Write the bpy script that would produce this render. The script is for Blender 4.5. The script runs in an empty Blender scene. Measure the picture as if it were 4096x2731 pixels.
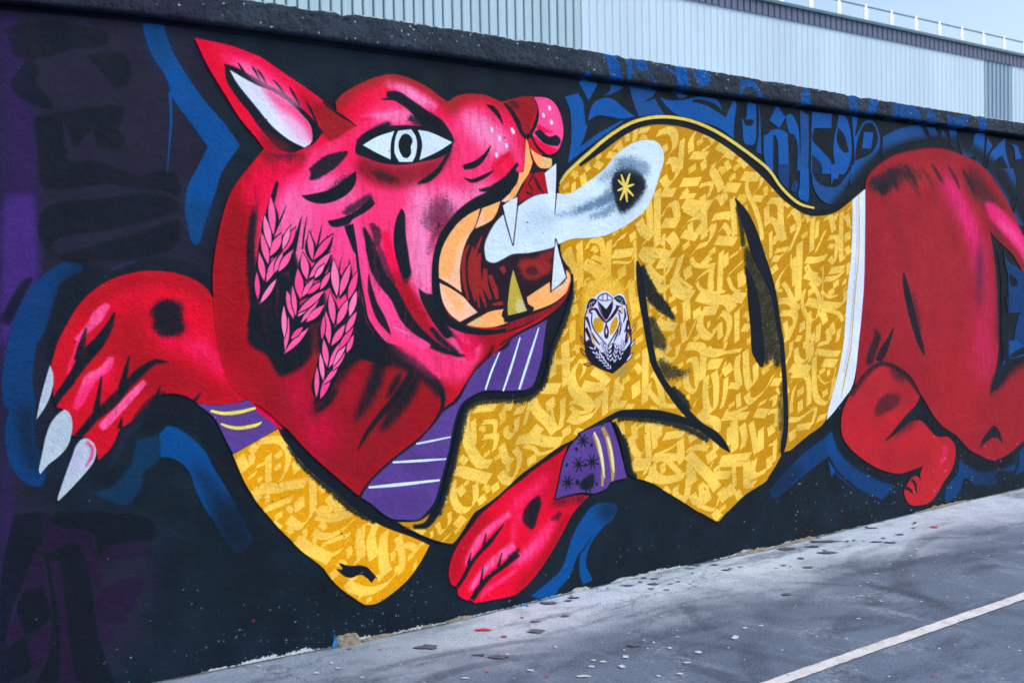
# A painted boundary wall (mural of a red beast in a gold shirt) beside an asphalt yard, a pale clad warehouse behind.
import bpy, math, random
import numpy as np
from mathutils import Matrix, Vector, noise as mnoise
from mathutils.geometry import tessellate_polygon

scene = bpy.context.scene
col = scene.collection

# ------------------------------------------------------------------ camera, sky, sun, exposure
cam = bpy.data.cameras.new('camera')
cam.sensor_width = 36.0
cam.lens = 36.0 * 2600.0 / 2352.0
cam.clip_end = 600.0
cam.dof.use_dof = True
cam.dof.focus_distance = 6.4
cam.dof.aperture_fstop = 3.6
cam_o = bpy.data.objects.new('camera', cam)
cam_o.matrix_world = Matrix(((0.795762, 0.040439, -0.604258, 0.0),
                             (-0.60528, 0.020185, -0.795757, -4.46614),
                             (-0.019982, 0.998978, 0.04054, 1.55), (0, 0, 0, 1)))
col.objects.link(cam_o)
scene.camera = cam_o

SUN_EL = math.radians(48.0)
SUN_AZ = math.radians(-42.0)          # measured from +x (along the wall) towards +y
world = bpy.data.worlds.new('World'); scene.world = world; world.use_nodes = True
wn = world.node_tree
bg = wn.nodes['Background']
sky_n = wn.nodes.new('ShaderNodeTexSky'); sky_n.sky_type = 'NISHITA'; sky_n.sun_disc = False
sky_n.sun_elevation = SUN_EL; sky_n.sun_rotation = math.pi / 2 - SUN_AZ
sky_n.altitude = 0.0; sky_n.air_density = 1.0; sky_n.dust_density = 2.4; sky_n.ozone_density = 1.0
wn.links.new(sky_n.outputs[0], bg.inputs[0]); bg.inputs[1].default_value = 0.13

sun = bpy.data.lights.new('sun', 'SUN'); sun.energy = 1.5; sun.angle = math.radians(30.0); sun.color = (1.0, 0.985, 0.96)
sun_o = bpy.data.objects.new('sun', sun)
sun_o.rotation_euler = (math.pi / 2 - SUN_EL, 0, math.pi / 2 + SUN_AZ)      # light comes from that side and above, much diffused by cloud
sun_o.location = (0, -20, 30)
col.objects.link(sun_o)

scene.view_settings.view_transform = 'Standard'; scene.view_settings.look = 'None'
scene.view_settings.exposure = 0.76; scene.view_settings.gamma = 1.0
scene.view_settings.use_curve_mapping = False
scene.cycles.max_bounces = 6

# ------------------------------------------------------------------ helpers
def srgb(r, g, b):
    f = lambda c: (c / 255 / 12.92) if c <= 10 else ((c / 255 + .055) / 1.055) ** 2.4
    return (f(r), f(g), f(b), 1.0)

def tag(o, label=None, cat=None, group=None, kind=None):
    if label: o['label'] = label
    if cat: o['category'] = cat
    if group: o['group'] = group
    if kind: o['kind'] = kind
    return o

def mesh(name, verts, faces, mat=None, parent=None, smooth=False):
    me = bpy.data.meshes.new(name); me.from_pydata(verts, [], faces); me.validate(); me.update()
    if mat: me.materials.append(mat)
    if smooth: me.polygons.foreach_set('use_smooth', [True] * len(me.polygons))
    o = bpy.data.objects.new(name, me); col.objects.link(o)
    if parent: o.parent = parent
    return o

def empty(name, loc):
    o = bpy.data.objects.new(name, None); o.location = loc; o.empty_display_size = .2; col.objects.link(o)
    return o

class MB:
    def __init__(s): s.v = []; s.f = []
    def box(s, a, b):
        n = len(s.v); (x0, y0, z0), (x1, y1, z1) = a, b
        s.v += [(x0, y0, z0), (x1, y0, z0), (x1, y1, z0), (x0, y1, z0), (x0, y0, z1), (x1, y0, z1), (x1, y1, z1), (x0, y1, z1)]
        s.f += [tuple(n + i for i in q) for q in ((0, 3, 2, 1), (4, 5, 6, 7), (0, 1, 5, 4), (1, 2, 6, 5), (2, 3, 7, 6), (3, 0, 4, 7))]
        return s
    def prism(s, poly, z0, z1):
        n = len(s.v); k = len(poly)
        s.v += [(x, y, z0) for x, y in poly] + [(x, y, z1) for x, y in poly]
        s.f += [tuple(n + k + i for i in range(k)), tuple(n + i for i in reversed(range(k)))]
        s.f += [(n + i, n + (i + 1) % k, n + k + (i + 1) % k, n + k + i) for i in range(k)]
        return s
    def build(s, name, mat, parent=None, smooth=False): return mesh(name, s.v, s.f, mat, parent, smooth)

class NT:
    """tiny node-tree helper"""
    def __init__(s, name, rough=.7, spec=.3):
        s.m = bpy.data.materials.new(name); s.m.use_nodes = True; s.t = s.m.node_tree
        s.b = s.t.nodes['Principled BSDF']; s.b.inputs['Roughness'].default_value = rough
        s.b.inputs['Specular IOR Level'].default_value = spec
        s.pos = s.n('ShaderNodeNewGeometry').outputs['Position']
    def n(s, t, **k):
        x = s.t.nodes.new(t)
        for a, v in k.items(): setattr(x, a, v)
        return x
    def set(s, sock, v):
        if hasattr(v, 'is_linked') or isinstance(v, bpy.types.NodeSocket): s.t.links.new(v, sock)
        else: sock.default_value = v
    def noise(s, scale, detail=4, rough=.55, vec=None, out=0):
        x = s.n('ShaderNodeTexNoise'); s.set(x.inputs['Vector'], vec if vec is not None else s.pos)
        x.inputs['Scale'].default_value = scale; x.inputs['Detail'].default_value = detail; x.inputs['Roughness'].default_value = rough
        return x.outputs[out]
    def math(s, op, a, b=0.0, c=0.0):
        x = s.n('ShaderNodeMath', operation=op); s.set(x.inputs[0], a); s.set(x.inputs[1], b); s.set(x.inputs[2], c)
        return x.outputs[0]
    def ramp(s, v, lo, hi, a=0.0, b=1.0):
        x = s.n('ShaderNodeMapRange', interpolation_type='SMOOTHSTEP'); s.set(x.inputs[0], v)
        for i, q in enumerate((lo, hi, a, b)): x.inputs[1 + i].default_value = q
        return x.outputs[0]
    def mix(s, fac, a, b, mode='MIX'):
        x = s.n('ShaderNodeMix', data_type='RGBA', blend_type=mode); s.set(x.inputs[0], fac); s.set(x.inputs[6], a); s.set(x.inputs[7], b)
        return x.outputs[2]
    def vmap(s, scale=(1, 1, 1), off=(0, 0, 0), vec=None, rot=(0, 0, 0)):
        x = s.n('ShaderNodeMapping'); s.set(x.inputs[0], vec if vec is not None else s.pos)
        x.inputs['Location'].default_value = off; x.inputs['Scale'].default_value = scale; x.inputs['Rotation'].default_value = rot
        return x.outputs[0]
    def sep(s, v=None):
        x = s.n('ShaderNodeSeparateXYZ'); s.set(x.inputs[0], v if v is not None else s.pos); return x.outputs
    def bump(s, h, strength, dist, prev=None):
        x = s.n('ShaderNodeBump'); s.set(x.inputs['Height'], h); x.inputs['Strength'].default_value = strength; x.inputs['Distance'].default_value = dist
        if prev is not None: s.set(x.inputs['Normal'], prev)
        return x.outputs[0]
    def done(s, color, normal=None, rough=None):
        s.set(s.b.inputs['Base Color'], color)
        if normal is not None: s.set(s.b.inputs['Normal'], normal)
        if rough is not None: s.set(s.b.inputs['Roughness'], rough)
        return s.m

def plain(name, rgb, var=.12, scale=8., rough=.6, spec=.3, bump=0.0):
    t = NT(name, rough, spec); c = srgb(*rgb)
    k = t.noise(scale, 5)
    dark = tuple(x * (1 - var) for x in c[:3]) + (1,); light = tuple(min(1, x * (1 + var)) for x in c[:3]) + (1,)
    nb = t.bump(t.noise(scale * 12, 3), bump, .003) if bump else None
    return t.done(t.mix(t.ramp(k, .3, .7), dark, light), nb)

# ------------------------------------------------------------------ the mural: paint laid on in wall coordinates (x along the wall, z up; millimetres)
X0, Z0, TW, TH, PX = 0.55, -0.06, 8.45, 2.94, 480
W, H = int(TW * PX), int(TH * PX)
PAL = dict(ink=(14, 25, 36), ink2=(9, 20, 30), pur0=(36, 32, 54), pur1=(46, 26, 82), pur2=(64, 38, 116), pur3=(50, 38, 78), pur4=(33, 19, 50),
  blue=(0, 72, 138), blue2=(6, 56, 108), blue3=(8, 58, 98), blue4=(8, 82, 156), blue5=(20, 74, 136),
  rump=(152, 26, 40), rumpl=(164, 36, 50), rumpd=(134, 24, 40), rumpb=(178, 44, 44), rumpr=(182, 28, 42), mag=(222, 32, 112), mag2=(164, 0, 92),
  red=(200, 12, 36), redd=(150, 10, 26), redb=(226, 0, 44), crim=(238, 0, 66), crim2=(205, 0, 62), dkred=(118, 18, 28), dkred2=(150, 22, 32), brick=(152, 40, 42),
  pink=(250, 52, 118), pinkc=(252, 68, 142), hot=(252, 92, 158), lpinkb=(252, 122, 178), lpink=(246, 138, 192), claw=(174, 192, 206), clawd=(168, 160, 198),
  gold=(194, 138, 8), goldb=(208, 152, 16), goldr=(226, 156, 8), goldl=(196, 164, 70), goldt=(184, 164, 58),
  let=(238, 197, 86), let2=(234, 188, 70), letr=(248, 198, 80), lets=(238, 192, 70), lemon=(224, 200, 88), lem2=(240, 226, 88), lemw=(228, 222, 170),
  white=(214, 226, 244), white2=(206, 232, 252), eyew=(204, 224, 236), purp=(88, 62, 140), purd=(62, 44, 108), purl=(108, 76, 160),
  badge=(206, 216, 244), plum=(46, 16, 52), teal=(70, 200, 210), bluegrey=(128, 146, 140), mouth=(34, 24, 36), palate=(168, 14, 30), tongue=(158, 36, 36),
  peach=(254, 176, 104), peachl=(250, 196, 164), sand=(206, 196, 140), bone=(204, 226, 242), boned=(160, 190, 212), slate=(76, 108, 138), starc=(234, 204, 92), tooth=(212, 228, 242))
OPS = """
f|pur0|128.6|0.2|0.75|||1065,2670! 1869,2783! 1835,1715 1740,1644 1342,1647 1258,1548 1181,723 1527,588 1535,323 1371,63! 975,153!
f|pur1|41.9|0.3|0.75|||1064,2638! 1109,2636 1148,2457 1178,2202 1168,1779 1169,1648 1112,1421 1041,1149 1040,906 1054,659 1020,142! 975,153!
f|pur2|23.9|0.3|0.9|||1045,1906! 1070,1958! 1159,1964! 1163,1779 1166,1648 1132,1551 1067,1455 1019,1393!
f|ink2|5.6|0.3|0.65|||1076,2565! 1146,2595 1255,2619 1375,2610 1457,2587 1435,2547 1299,2511 1243,2484 1187,2470 1168,2459 1194,2430 1180,2372 1225,2328 1236,2288 1166,2298 1113,2326 1090,2371! 1116,2414 1154,2466! 1107,2465! 1093,2515
f|ink2|5.9|0.3|0.6|||1363,2497! 1438,2522 1510,2522 1538,2466 1527,2414 1472,2392 1411,2461
f|ink2|5.8|0.3|0.65|||1168,2246! 1243,2272 1406,2310 1503,2310 1483,2224 1507,2187 1476,2147 1421,2148 1393,2167 1383,2233! 1315,2146 1296,2198 1270,2254! 1278,2127 1293,2095 1399,2097 1482,2072 1545,2049 1655,2076 1717,2048 1719,1979 1653,1993 1522,2005 1438,2014 1313,1993 1194,1988 1180,2040 1176,2141
f|ink2|8.6|0.3|0.65|||1179,1890! 1211,1923 1312,1947 1436,1960 1586,1983 1696,1965 1713,1922 1649,1894 1517,1856 1390,1828 1267,1810 1218,1776 1224,1727 1247,1706 1216,1727 1186,1767 1169,1824
f|ink2|8.9|0.3|0.65|||1355,1769! 1430,1795 1538,1827 1648,1863 1717,1891! 1709,1808 1681,1764 1600,1737 1513,1724 1386,1715 1279,1706 1217,1743 1248,1739
f|ink|24.2|0.3|0.6|||1246,1677 1304,1710 1427,1685 1491,1706 1644,1728 1778,1685 1851,1617 1822,1604 1642,1672 1468,1660 1340,1593 1256,1499 1205,1411 1144,1359 1209,1521
r|ink2|12.8|0.3|0.8|||1052,1476,1023,1494 1088,1534,1052,1555 1124,1612,1099,1630 1146,1650,1140,1656
r|pur3|5.1|0.3|0.7|||1428,1673,1425,1681 1480,1690,1475,1706 1535,1712,1533,1718
r|pur3|13.3|0.3|0.35|||1529,1084,1539,1069 1460,1038,1476,1023 1427,981,1453,965 1393,913,1407,903
f|ink2|5.6|0.3|0.75|||1046,773! 1159,766 1189,712 1160,699 1154,630 1131,646 1106,600 1076,522 1030,423 1003,305 1010,288 1068,309! 1079,282 1087,181 997,148! 975,153! 988,504 1016,663
f|ink2|5.8|0.3|0.75|||1126,630! 1165,611 1210,629 1242,641 1282,619 1305,564 1318,472 1327,368 1336,272 1358,182 1392,58! 1252,90! 1228,230 1217,380 1209,500 1196,569 1165,595! 1174,514 1190,406 1198,300 1187,105! 1101,124! 1143,206 1162,307 1165,432 1152,559
f|ink2|5.9|0.3|0.8|||1190,762! 1394,735 1556,687 1562,603 1475,611 1390,598 1350,561 1343,588 1325,667 1196,707
f|ink2|4.0|0.3|0.8|||1063,475! 1133,492! 1155,434 1165,369 1136,337 1068,309! 1041,413
f|pur4|4.0|0.3|0.8|||1076,303! 1160,345! 1162,286 1139,215 1110,175 1087,181 1080,240
f|pur4|4.0|0.3|0.8|||1041,413! 1059,360 1065,314 1010,296! 1016,352
f|pur4|3.2|0.3|0.8|||1119,631! 1144,561 1159,433 1162,420 1133,492! 1063,475! 1088,545
f|pur4|4.1|0.3|0.8|||1161,591! 1192,578 1209,500 1218,401 1225,273 1235,187 1256,89! 1183,106! 1195,216 1196,342 1188,470
f|pur4|4.1|0.3|0.8|||1151,767! 1174,739 1196,707! 1268,688 1323,668! 1339,580 1356,483 1334,444 1322,472 1305,564 1282,619 1242,641 1193,624 1161,612! 1139,665
f|pur4|6.0|0.3|0.6|||1359,568! 1411,603 1497,608 1540,597 1556,551 1473,542 1387,534 1358,539
f|pur4|5.1|0.3|0.7|||1333,406! 1384,448 1470,464 1526,437 1493,373 1465,321 1413,283! 1338,323
f|pur4|5.1|0.3|0.6|||1338,311! 1371,291 1395,256 1377,221 1359,212 1344,249
f|blue|3.6|0.3|1||painted_letter|1592,2652! 1675,2668! 1687,2614 1715,2545 1767,2463 1846,2360 1928,2274 1985,2195! 1907,2090 1872,1998 1832,1899 1805,1813 1791,1786 1771,1786 1758,1809 1740,1905 1742,1971 1762,2038 1791,2087 1843,2182! 1774,2276 1726,2334 1696,2378! 1685,2429 1660,2478 1626,2526 1597,2603
f|blue3|41.3|0.3|0.55|||1742,1979 1824,1947 1882,2002 1805,1813 1781,1776 1758,1809
f|blue3|46.4|0.3|0.5|||1592,2652! 1675,2668! 1687,2614 1715,2545 1660,2478 1626,2526 1597,2603
r|blue|2.6|0.3|1|||1686,2391,1699,2393 1689,2291,1700,2292 1680,2186,1688,2186 1670,2072,1673,2072
f|blue2|8.3|0.3|0.95||painted_letter|1263,1711 1327,1684 1245,1631 1218,1566 1196,1500 1175,1443 1150,1403 1139,1351 1130,1290 1130,1232 1137,1183 1131,1085 1135,1018 1158,958 1163,900 1142,864 1088,885 1059,920 1034,971 1025,1037 1026,1102 1040,1162! 1024,1183 1021,1215 1022,1296 1033,1357 1047,1417 1078,1513 1124,1603 1179,1661
f|ink|42.3|0.3|0.6|||1069,1171 1095,1178 1133,1158 1129,1044 1149,943 1110,931 1075,1032
f|ink|56.1|0.3|0.5|||1245,1648 1295,1697 1370,1731 1366,1613 1239,1466 1208,1483
f|blue|3.7|0.3|0.95||painted_letter|1603,1022! 1639,1052 1684,1037 1737,997 1791,938 1826,866 1862,803 1894,745 1935,662 1995,533! 1929,492 1873,542 1819,645 1792,681 1749,776 1724,855 1680,905 1635,927 1604,934
f|ink|52.9|0.3|0.55|||1730,899 1798,847 1879,724 1956,552 1953,479 1882,517 1815,664 1772,782
f|ink|80.7|0.3|0.75|||1841,729 1960,700 2053,491 1928,441 1836,570
f|blue3|10.1|0.3|0.7|||1604,934 1590,910 1563,895 1536,880 1530,833 1494,777 1458,751 1387,786 1339,821 1397,827 1441,861 1485,908 1514,1000 1545,1010 1607,1018
f|blue|5.2|0.3|1||painted_letter|3994,443 4072,415 4047,348 3976,317 3898,253 3858,190 3849,134 3893,45! 3824,31! 3803,95 3806,186 3825,218 3791,189 3767,147 3729,85 3662,39 3625,-11 3560,-5 3476,33! 3591,85 3679,138 3725,227 3764,307 3825,378 3902,437
f|ink|76.7|0.3|0.7|||3948,449 4088,425 4054,347 3946,362
r|ink2|3.9|0.3|0.7|||3896,283,3900,281 3856,243,3862,239 3816,211,3826,203
f|blue2|7.0|0.3|1||painted_letter|5301,347! 5484,458 5641,543 5846,619 5923,653! 5934,597 5999,521 6134,430 6272,358 6366,312 6534,249 6570,223 6460,156 6388,172 6212,244 6109,305 5975,391 5888,497! 5661,412 5503,342 5360,293
f|ink|93.9|0.3|0.6|||5302,393 5505,469 5640,421 5503,342 5300,287
f|blue|28.6|0.3|0.6|||5846,605 5923,646 5977,537 6111,439 6043,425 5888,504
f|blue|4.4|0.3|1||painted_letter|5877,474! 5931,416 5947,394 5908,360!
r|blue2|4.4|0.3|1|||5936,392,5947,397 6026,326,6035,331 6130,260,6133,261
f|blue2|8.5|0.3|1||painted_letter|7370,369! 7467,305 7639,239 7859,207 8010,207 8049,293! 8134,243 8103,156! 7859,175 7844,88 7566,120 7495,160 7424,184! 7368,97 7271,47 7202,32 7175,74 7217,154 7341,232
f|ink|124.5|0.3|0.55|||7495,176 7889,188 8165,141 7858,62 7566,97
f|blue2|6.8|0.3|1||painted_letter|8181,296! 8260,322 8323,149! 8102,127! 8165,191
f|blue4|3.2|0.3|1||painted_letter|3758,2558! 3850,2583! 3882,2547 3892,2486 3895,2441 3909,2417! 3881,2345 3855,2313 3885,2329 4007,2399 4148,2466 4156,2458 4030,2383 3869,2283 3772,2221! 3796,2334 3799,2445 3786,2511
f|blue4|3.3|0.3|1||painted_letter|3910,2443! 3934,2512 3973,2555 4042,2578 4111,2567 4165,2537 4252,2495! 4156,2476 4070,2480 3994,2482 3948,2465
f|blue4|3.2|0.3|1||painted_letter|3855,2639! 3923,2676! 3986,2643! 3920,2550! 3891,2592
f|blue5|3.3|0.3|1||painted_letter|4019,2581! 4073,2620 4067,2660! 4168,2664! 4163,2640 4104,2609
f|blue5|3.5|0.3|1||painted_letter|4207,2667! 4418,2676! 4392,2621 4326,2582 4400,2604! 4473,2524! 4276,2497! 4234,2583
f|blue5|3.6|0.3|1||painted_letter|4565,2684! 4655,2674! 4646,2637 4577,2625
f|blue4|3.7|0.3|1||painted_letter|4438,2619! 4500,2606 4611,2616 4733,2645 4849,2655 4911,2630 4938,2583! 4875,2615 4768,2630 4689,2617 4821,2598 4965,2548! 5031,2653! 5059,2630 5038,2522 5032,2428! 4909,2481 4730,2511 4575,2529 4516,2554 4474,2581
f|blue4|3.9|0.3|1||painted_letter|5078,2651! 5104,2552 5142,2562 5153,2645 5230,2664! 5226,2441 5187,2400! 5121,2415 5104,2533
f|ink|3.9|0.3|1|||5118,2547! 5204,2551 5189,2518 5132,2517
f|blue5|3.9|0.3|1||painted_letter|5254,2660! 5267,2559 5273,2354! 5225,2364! 5249,2493
f|blue4|4.0|0.3|1||painted_letter|5295,2465! 5354,2488! 5380,2265! 5311,2279! 5293,2368
f|blue4|4.0|0.3|1||painted_letter|5418,2661! 5497,2590! 5436,2520! 5347,2558!
f|blue4|4.0|0.3|1||painted_letter|5336,2484! 5376,2506 5446,2514 5516,2496! 5523,2272! 5427,2267! 5420,2441 5385,2474 5379,2373 5377,2264! 5313,2261! 5326,2435
f|blue4|4.1|0.3|1||painted_letter|5497,2593! 5523,2611 5559,2611 5599,2565 5624,2487 5626,2277! 5600,2276! 5605,2420 5572,2490 5531,2497 5507,2545
f|blue5|4.2|0.3|1||painted_letter|5631,2646! 5714,2620! 5713,2393 5699,2266! 5620,2262! 5634,2455
f|blue4|4.3|0.3|1||painted_letter|5746,2642! 5945,2652! 5938,2556! 5766,2544! 5749,2469 5849,2408 5930,2345 5934,2271! 5730,2261! 5734,2395
f|ink|4.3|0.3|1|||5771,2538! 5936,2548! 5930,2373 5807,2443
f|ink|4.2|0.3|0.8|||5742,2382! 5827,2333 5847,2267! 5741,2261!
f|blue4|4.4|0.3|1||painted_letter|6017,2658! 6094,2630 6138,2523 6136,2384 6078,2285 6000,2281 5958,2374 5959,2476 5993,2581
f|ink|4.4|0.3|1|||6004,2568! 6070,2518 6114,2418! 6058,2414 5992,2478
f|blue4|4.5|0.3|1||painted_letter|6145,2654! 6207,2652 6183,2526 6276,2623 6369,2633 6427,2578 6444,2487 6390,2399 6296,2337 6203,2291 6129,2287 6170,2386
f|ink|4.5|0.3|1|||6287,2610 6369,2616 6415,2563 6415,2492 6332,2417 6175,2366! 6194,2471 6241,2564
f|blue4|4.5|0.3|1||painted_letter|6275,2560! 6374,2560! 6350,2453! 6251,2450!
f|blue5|4.7|0.3|1||painted_letter|6475,2539! 6608,2591 6781,2632 6908,2638 6997,2545! 6843,2535 6656,2493 6534,2450 6467,2403!
f|blue5|4.9|0.3|1||painted_letter|6972,2639! 7077,2647! 7109,2589 7037,2558!
f|blue5|5.0|0.3|1||painted_letter|7169,2638! 7236,2575! 7129,2568!
f|blue4|5.1|0.3|1||painted_letter|7250,2644! 7345,2636! 7344,2514! 7262,2532!
f|blue4|5.2|0.3|1||painted_letter|7358,2599! 7427,2550 7538,2549 7581,2637 7710,2646! 7680,2434 7622,2361 7552,2396! 7580,2471 7468,2460 7399,2502
f|blue4|5.3|0.3|1||painted_letter|7739,2625! 7812,2567! 7724,2475 7665,2363! 7709,2474
f|blue4|5.4|0.3|1||painted_letter|7983,2633! 7990,2538 8065,2382! 7723,2365! 7767,2493 7871,2571
f|ink|5.4|0.3|1|||7945,2504! 8020,2398 7811,2405 7855,2467
f|blue4|5.6|0.3|1||painted_letter|7975,2601! 8158,2589! 8220,2495! 8127,2482! 8096,2577
f|blue2|4.1|0.3|1||painted_letter|5423,2305! 5524,2311! 5522,2245 5511,2153! 5441,2202 5417,2266
f|blue4|4.2|0.3|1||painted_letter|5626,2303! 5709,2294! 5712,2127 5696,2085! 5623,2104 5605,2136 5619,2177
f|blue5|4.3|0.3|1||painted_letter|5736,2289! 5762,2243 5814,2205 5911,2189 5999,2199 6067,2251 6129,2309! 6117,2246 6054,2161 5976,2089 5888,2083 5802,2124 5750,2189
f|blue4|4.3|0.3|1||painted_letter|5924,2332! 6023,2338! 6000,2247 5956,2239 5931,2197!
f|blue4|4.5|0.3|1||painted_letter|6135,2337! 6366,2335 6249,2266 6117,2204!
f|blue2|4.1|0.3|1||painted_letter|5573,2214 5609,2200 5588,2149 5546,2147 5540,2173
f|blue4|5.4|0.3|1||painted_letter|7723,2321! 7869,2286 8019,2197 8056,2114! 7913,2185 7781,2259
f|blue5|5.5|0.3|1||painted_letter|7651,2394! 8096,2417! 8134,2322 8110,2200! 8004,2176! 7840,2301
f|ink|10.9|0.3|0.7|||7855,2389 7989,2396 8019,2349 7944,2306
f|blue5|5.6|0.3|1||painted_letter|8252,2327! 8188,2260 8169,2162 8156,2104 8251,2001! 8202,1988! 8094,2042! 8125,2136 8180,2251
f|blue2|5.5|0.3|1||painted_letter|7860,1834! 7919,1738 7941,1594 7955,1393 7969,1119! 7924,1121! 7925,1434 7911,1634
f|blue2|5.6|0.3|1||painted_letter|7964,1823! 8017,1731 8155,1682 8280,1616! 8279,1345! 8015,1343! 7978,1473 8023,1456! 8016,1626 7964,1730
f|ink2|6.7|0.3|1|||8032,1642! 8139,1593 8146,1552 8062,1545
f|blue2|5.5|0.3|1||painted_letter|7940,1345! 7992,1336! 8015,1246 8052,1115! 7939,1120!
f|blue2|5.7|0.3|1||painted_letter|8169,1323! 8279,1394! 8278,1106! 8091,1114! 8122,1227
f|blue|5.6|0.3|1||painted_letter|7939,1137! 8122,1138 8278,1090! 8075,1042 7938,948!
r|blue|5.6|0.3|1|||8030,1001,8028,1006 8155,1009,8150,1019 8281,1018,8275,1031
f|blue4|2.6|0.3|1||coping_letter|3988,2803! 4087,2802! 4105,2748 4139,2674! 4042,2673! 4024,2739
f|blue4|2.6|0.3|1||coping_letter|3873,2698! 3918,2689! 3925,2670! 3873,2670!
f|blue4|2.7|3|1||coping_letter|4145,2792! 4196,2780 4198,2677! 4166,2674! 4164,2731
f|blue4|2.7|3|1||coping_letter|4212,2794! 4308,2781 4315,2747 4347,2715 4387,2684! 4363,2682! 4315,2735 4259,2735 4219,2760
f|blue4|2.8|3|1||coping_letter|4406,2780! 4497,2766 4555,2724 4521,2739
f|blue4|2.8|0.3|1||coping_letter|4522,2795! 4603,2792! 4627,2686! 4529,2686! 4530,2734
f|blue4|2.9|0.3|1||coping_letter|4654,2758! 4737,2797 4798,2761 4780,2716 4705,2684! 4692,2726
f|blue4|3.1|3|1||coping_letter|5053,2761! 5147,2770 5194,2743 5251,2682! 5212,2679! 5175,2716 5090,2727 5066,2672! 5047,2670!
f|blue4|3.3|2|1||coping_letter|5624,2774! 5676,2756! 5690,2678! 5602,2664! 5592,2709
f|blue5|3.5|0.3|1||coping_letter|6041,2773! 6137,2775! 6180,2665! 6073,2667!
f|blue4|3.6|0.3|1||coping_letter|6291,2768! 6384,2776! 6342,2671! 6249,2664!
f|blue5|3.8|0.3|1||coping_letter|6527,2760! 6810,2763! 6878,2656! 6809,2665 6734,2674 6550,2660!
f|blue5|3.9|2|1||coping_letter|6911,2753! 7001,2754! 7053,2654! 6936,2653!
f|blue5|4.1|0.3|1||coping_letter|7159,2737! 7293,2725 7361,2746 7472,2754! 7388,2653! 7171,2652!
f|blue4|4.2|0.3|1||coping_letter|7556,2750! 7656,2746! 7663,2657! 7584,2652!
r|ink|59.6|0.3|1|||5937,1969,5846,2025 6229,2137,6093,2205 6445,2330,6344,2398 6757,2447,6713,2521 7145,2515,7150,2594 7492,2482,7568,2555 7870,2305,8001,2367 8286,1966,8447,2023
r|ink|28.4|0.3|1|||7861,1855,7957,1860 7884,1600,8004,1602 7894,1281,8027,1278 7869,995,8026,985
r|ink|23.7|0.3|1|||6036,909,6162,868 5918,738,6051,721 5994,514,6104,542 6246,349,6308,406 6607,230,6619,305 6883,247,6848,320
r|ink|27.0|0.3|1|||6803,820,6939,853 6991,568,7166,622 7282,365,7413,437 7674,194,7702,286 8133,214,8086,307
f|rump|10.2|0.3|1|>rump|painted_rump|6280,2192! 6299,2260 6394,2336 6587,2423 6835,2476 7094,2506 7363,2486 7643,2422 7875,2286 8098,2086 8252,1910 8559,1597! 8559,1396! 8251,1625 8183,1691 8090,1772 7969,1839 7867,1882 7779,1944! 7808,1834 7849,1675 7877,1436 7888,1140 7875,1022 7833,903 7773,762! 7904,818 8013,905 8168,959 8558,1009! 8557,435! 8247,372 8072,310 7920,273 7782,271 7625,323 7482,384 7370,464 7288,512 7152,576 7046,655 6953,753 6891,817! 6851,864 6765,950 6640,1016 6518,1054 6432,1064 6351,1046 6280,1015 6210,969 6149,916! 6164,980 6188,1105 6203,1209 6224,1363 6264,1607 6282,1959
f|rumpl|369.2|0.3|0.5|rump||6410,2103 6902,1972 7298,1828 7433,1443 7025,1226 6644,1313 6405,1677
f|rumpd|155.9|0.3|0.5|rump||6290,1889 6404,1606 6341,1251 6397,962 6233,972 6241,1677
f|ink|80.0|1.2|0.75|rump||6306,2241 6472,2305 6654,2357 6842,2338 7008,2302 6778,2269 6629,2233 6506,2171 6411,2181 6329,2185
f|ink|24.0|1|0.8|rump||6412,2224 6507,2235 6519,2179 6458,2162
f|rumpb|73.6|1|0.5|rump||6592,2268 7035,2392 7113,2321 6904,2194 6752,2239
r|rumpd|89.5|0.3|0.6|rump||6496,2098,6564,2117 6579,1956,6673,1976 6656,1777,6765,1795 6735,1634,6808,1645
r|ink|24.9|1|0.4|rump||6645,2323,6663,2334 6763,2254,6793,2269 6893,2152,6914,2161
r|ink|20.4|1|0.4|rump||6895,2358,6916,2368 6995,2282,7022,2292 7054,2213,7066,2216
f|mag|138.1|0.3|0.95|rump||7140,2293 7274,2314 7438,2176 7549,2048 7663,1910 7720,1754 7690,1596 7575,1675 7492,1869 7354,2043 7219,2168
f|mag|78.4|0.3|0.6|rump||7220,2266 7328,2271 7410,2152 7521,1985 7576,1831 7464,1907 7354,2074
f|ink|81.7|0.8|0.55|rump||7439,2337 7580,2375 7723,2288 7869,2183 8018,2076 8171,1951 8018,2060 7839,2127 7664,2153 7550,2203
f|mag|31.5|0.3|1|rump||7693,2154! 7810,2150 7928,2106 8094,2022 8328,1838 8327,1674 8140,1820 7942,1946 7780,2038
f|hot|55.1|0.3|0.6|rump||7883,2025 8018,1996 8328,1789 8327,1707 8109,1885 7942,1962
f|rumpd|28.7|0.3|0.8|rump||7692,2036 7809,1992 7987,1899 8171,1772 8327,1624 8327,1550 8140,1755 7942,1843 7779,1928
r|ink|80.4|1|0.55|rump||7619,1878,7634,1879 7597,1753,7683,1754 7582,1598,7683,1595 7581,1440,7667,1440 7631,1360,7659,1362
r|ink|82.7|0.3|0.8|rump||7831,1943,7875,1946 7852,1753,7911,1755 7866,1514,7940,1514 7864,1141,7954,1137
f|mag|183.4|0.3|0.4|rump||7661,1675 7777,1595 7835,1356 7833,1036 7715,883 7572,1128 7545,1441
r|ink|8.7|0.8|0.95|rump||6687,1646,6706,1648 6693,1541,6761,1548 6743,1392,6821,1401 6795,1273,6868,1282 6866,1152,6923,1160 6923,1086,6942,1089
r|ink|55.2|1.2|0.5|rump||6777,1527,6814,1531 6820,1379,6870,1383 6857,1230,6908,1232
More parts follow.
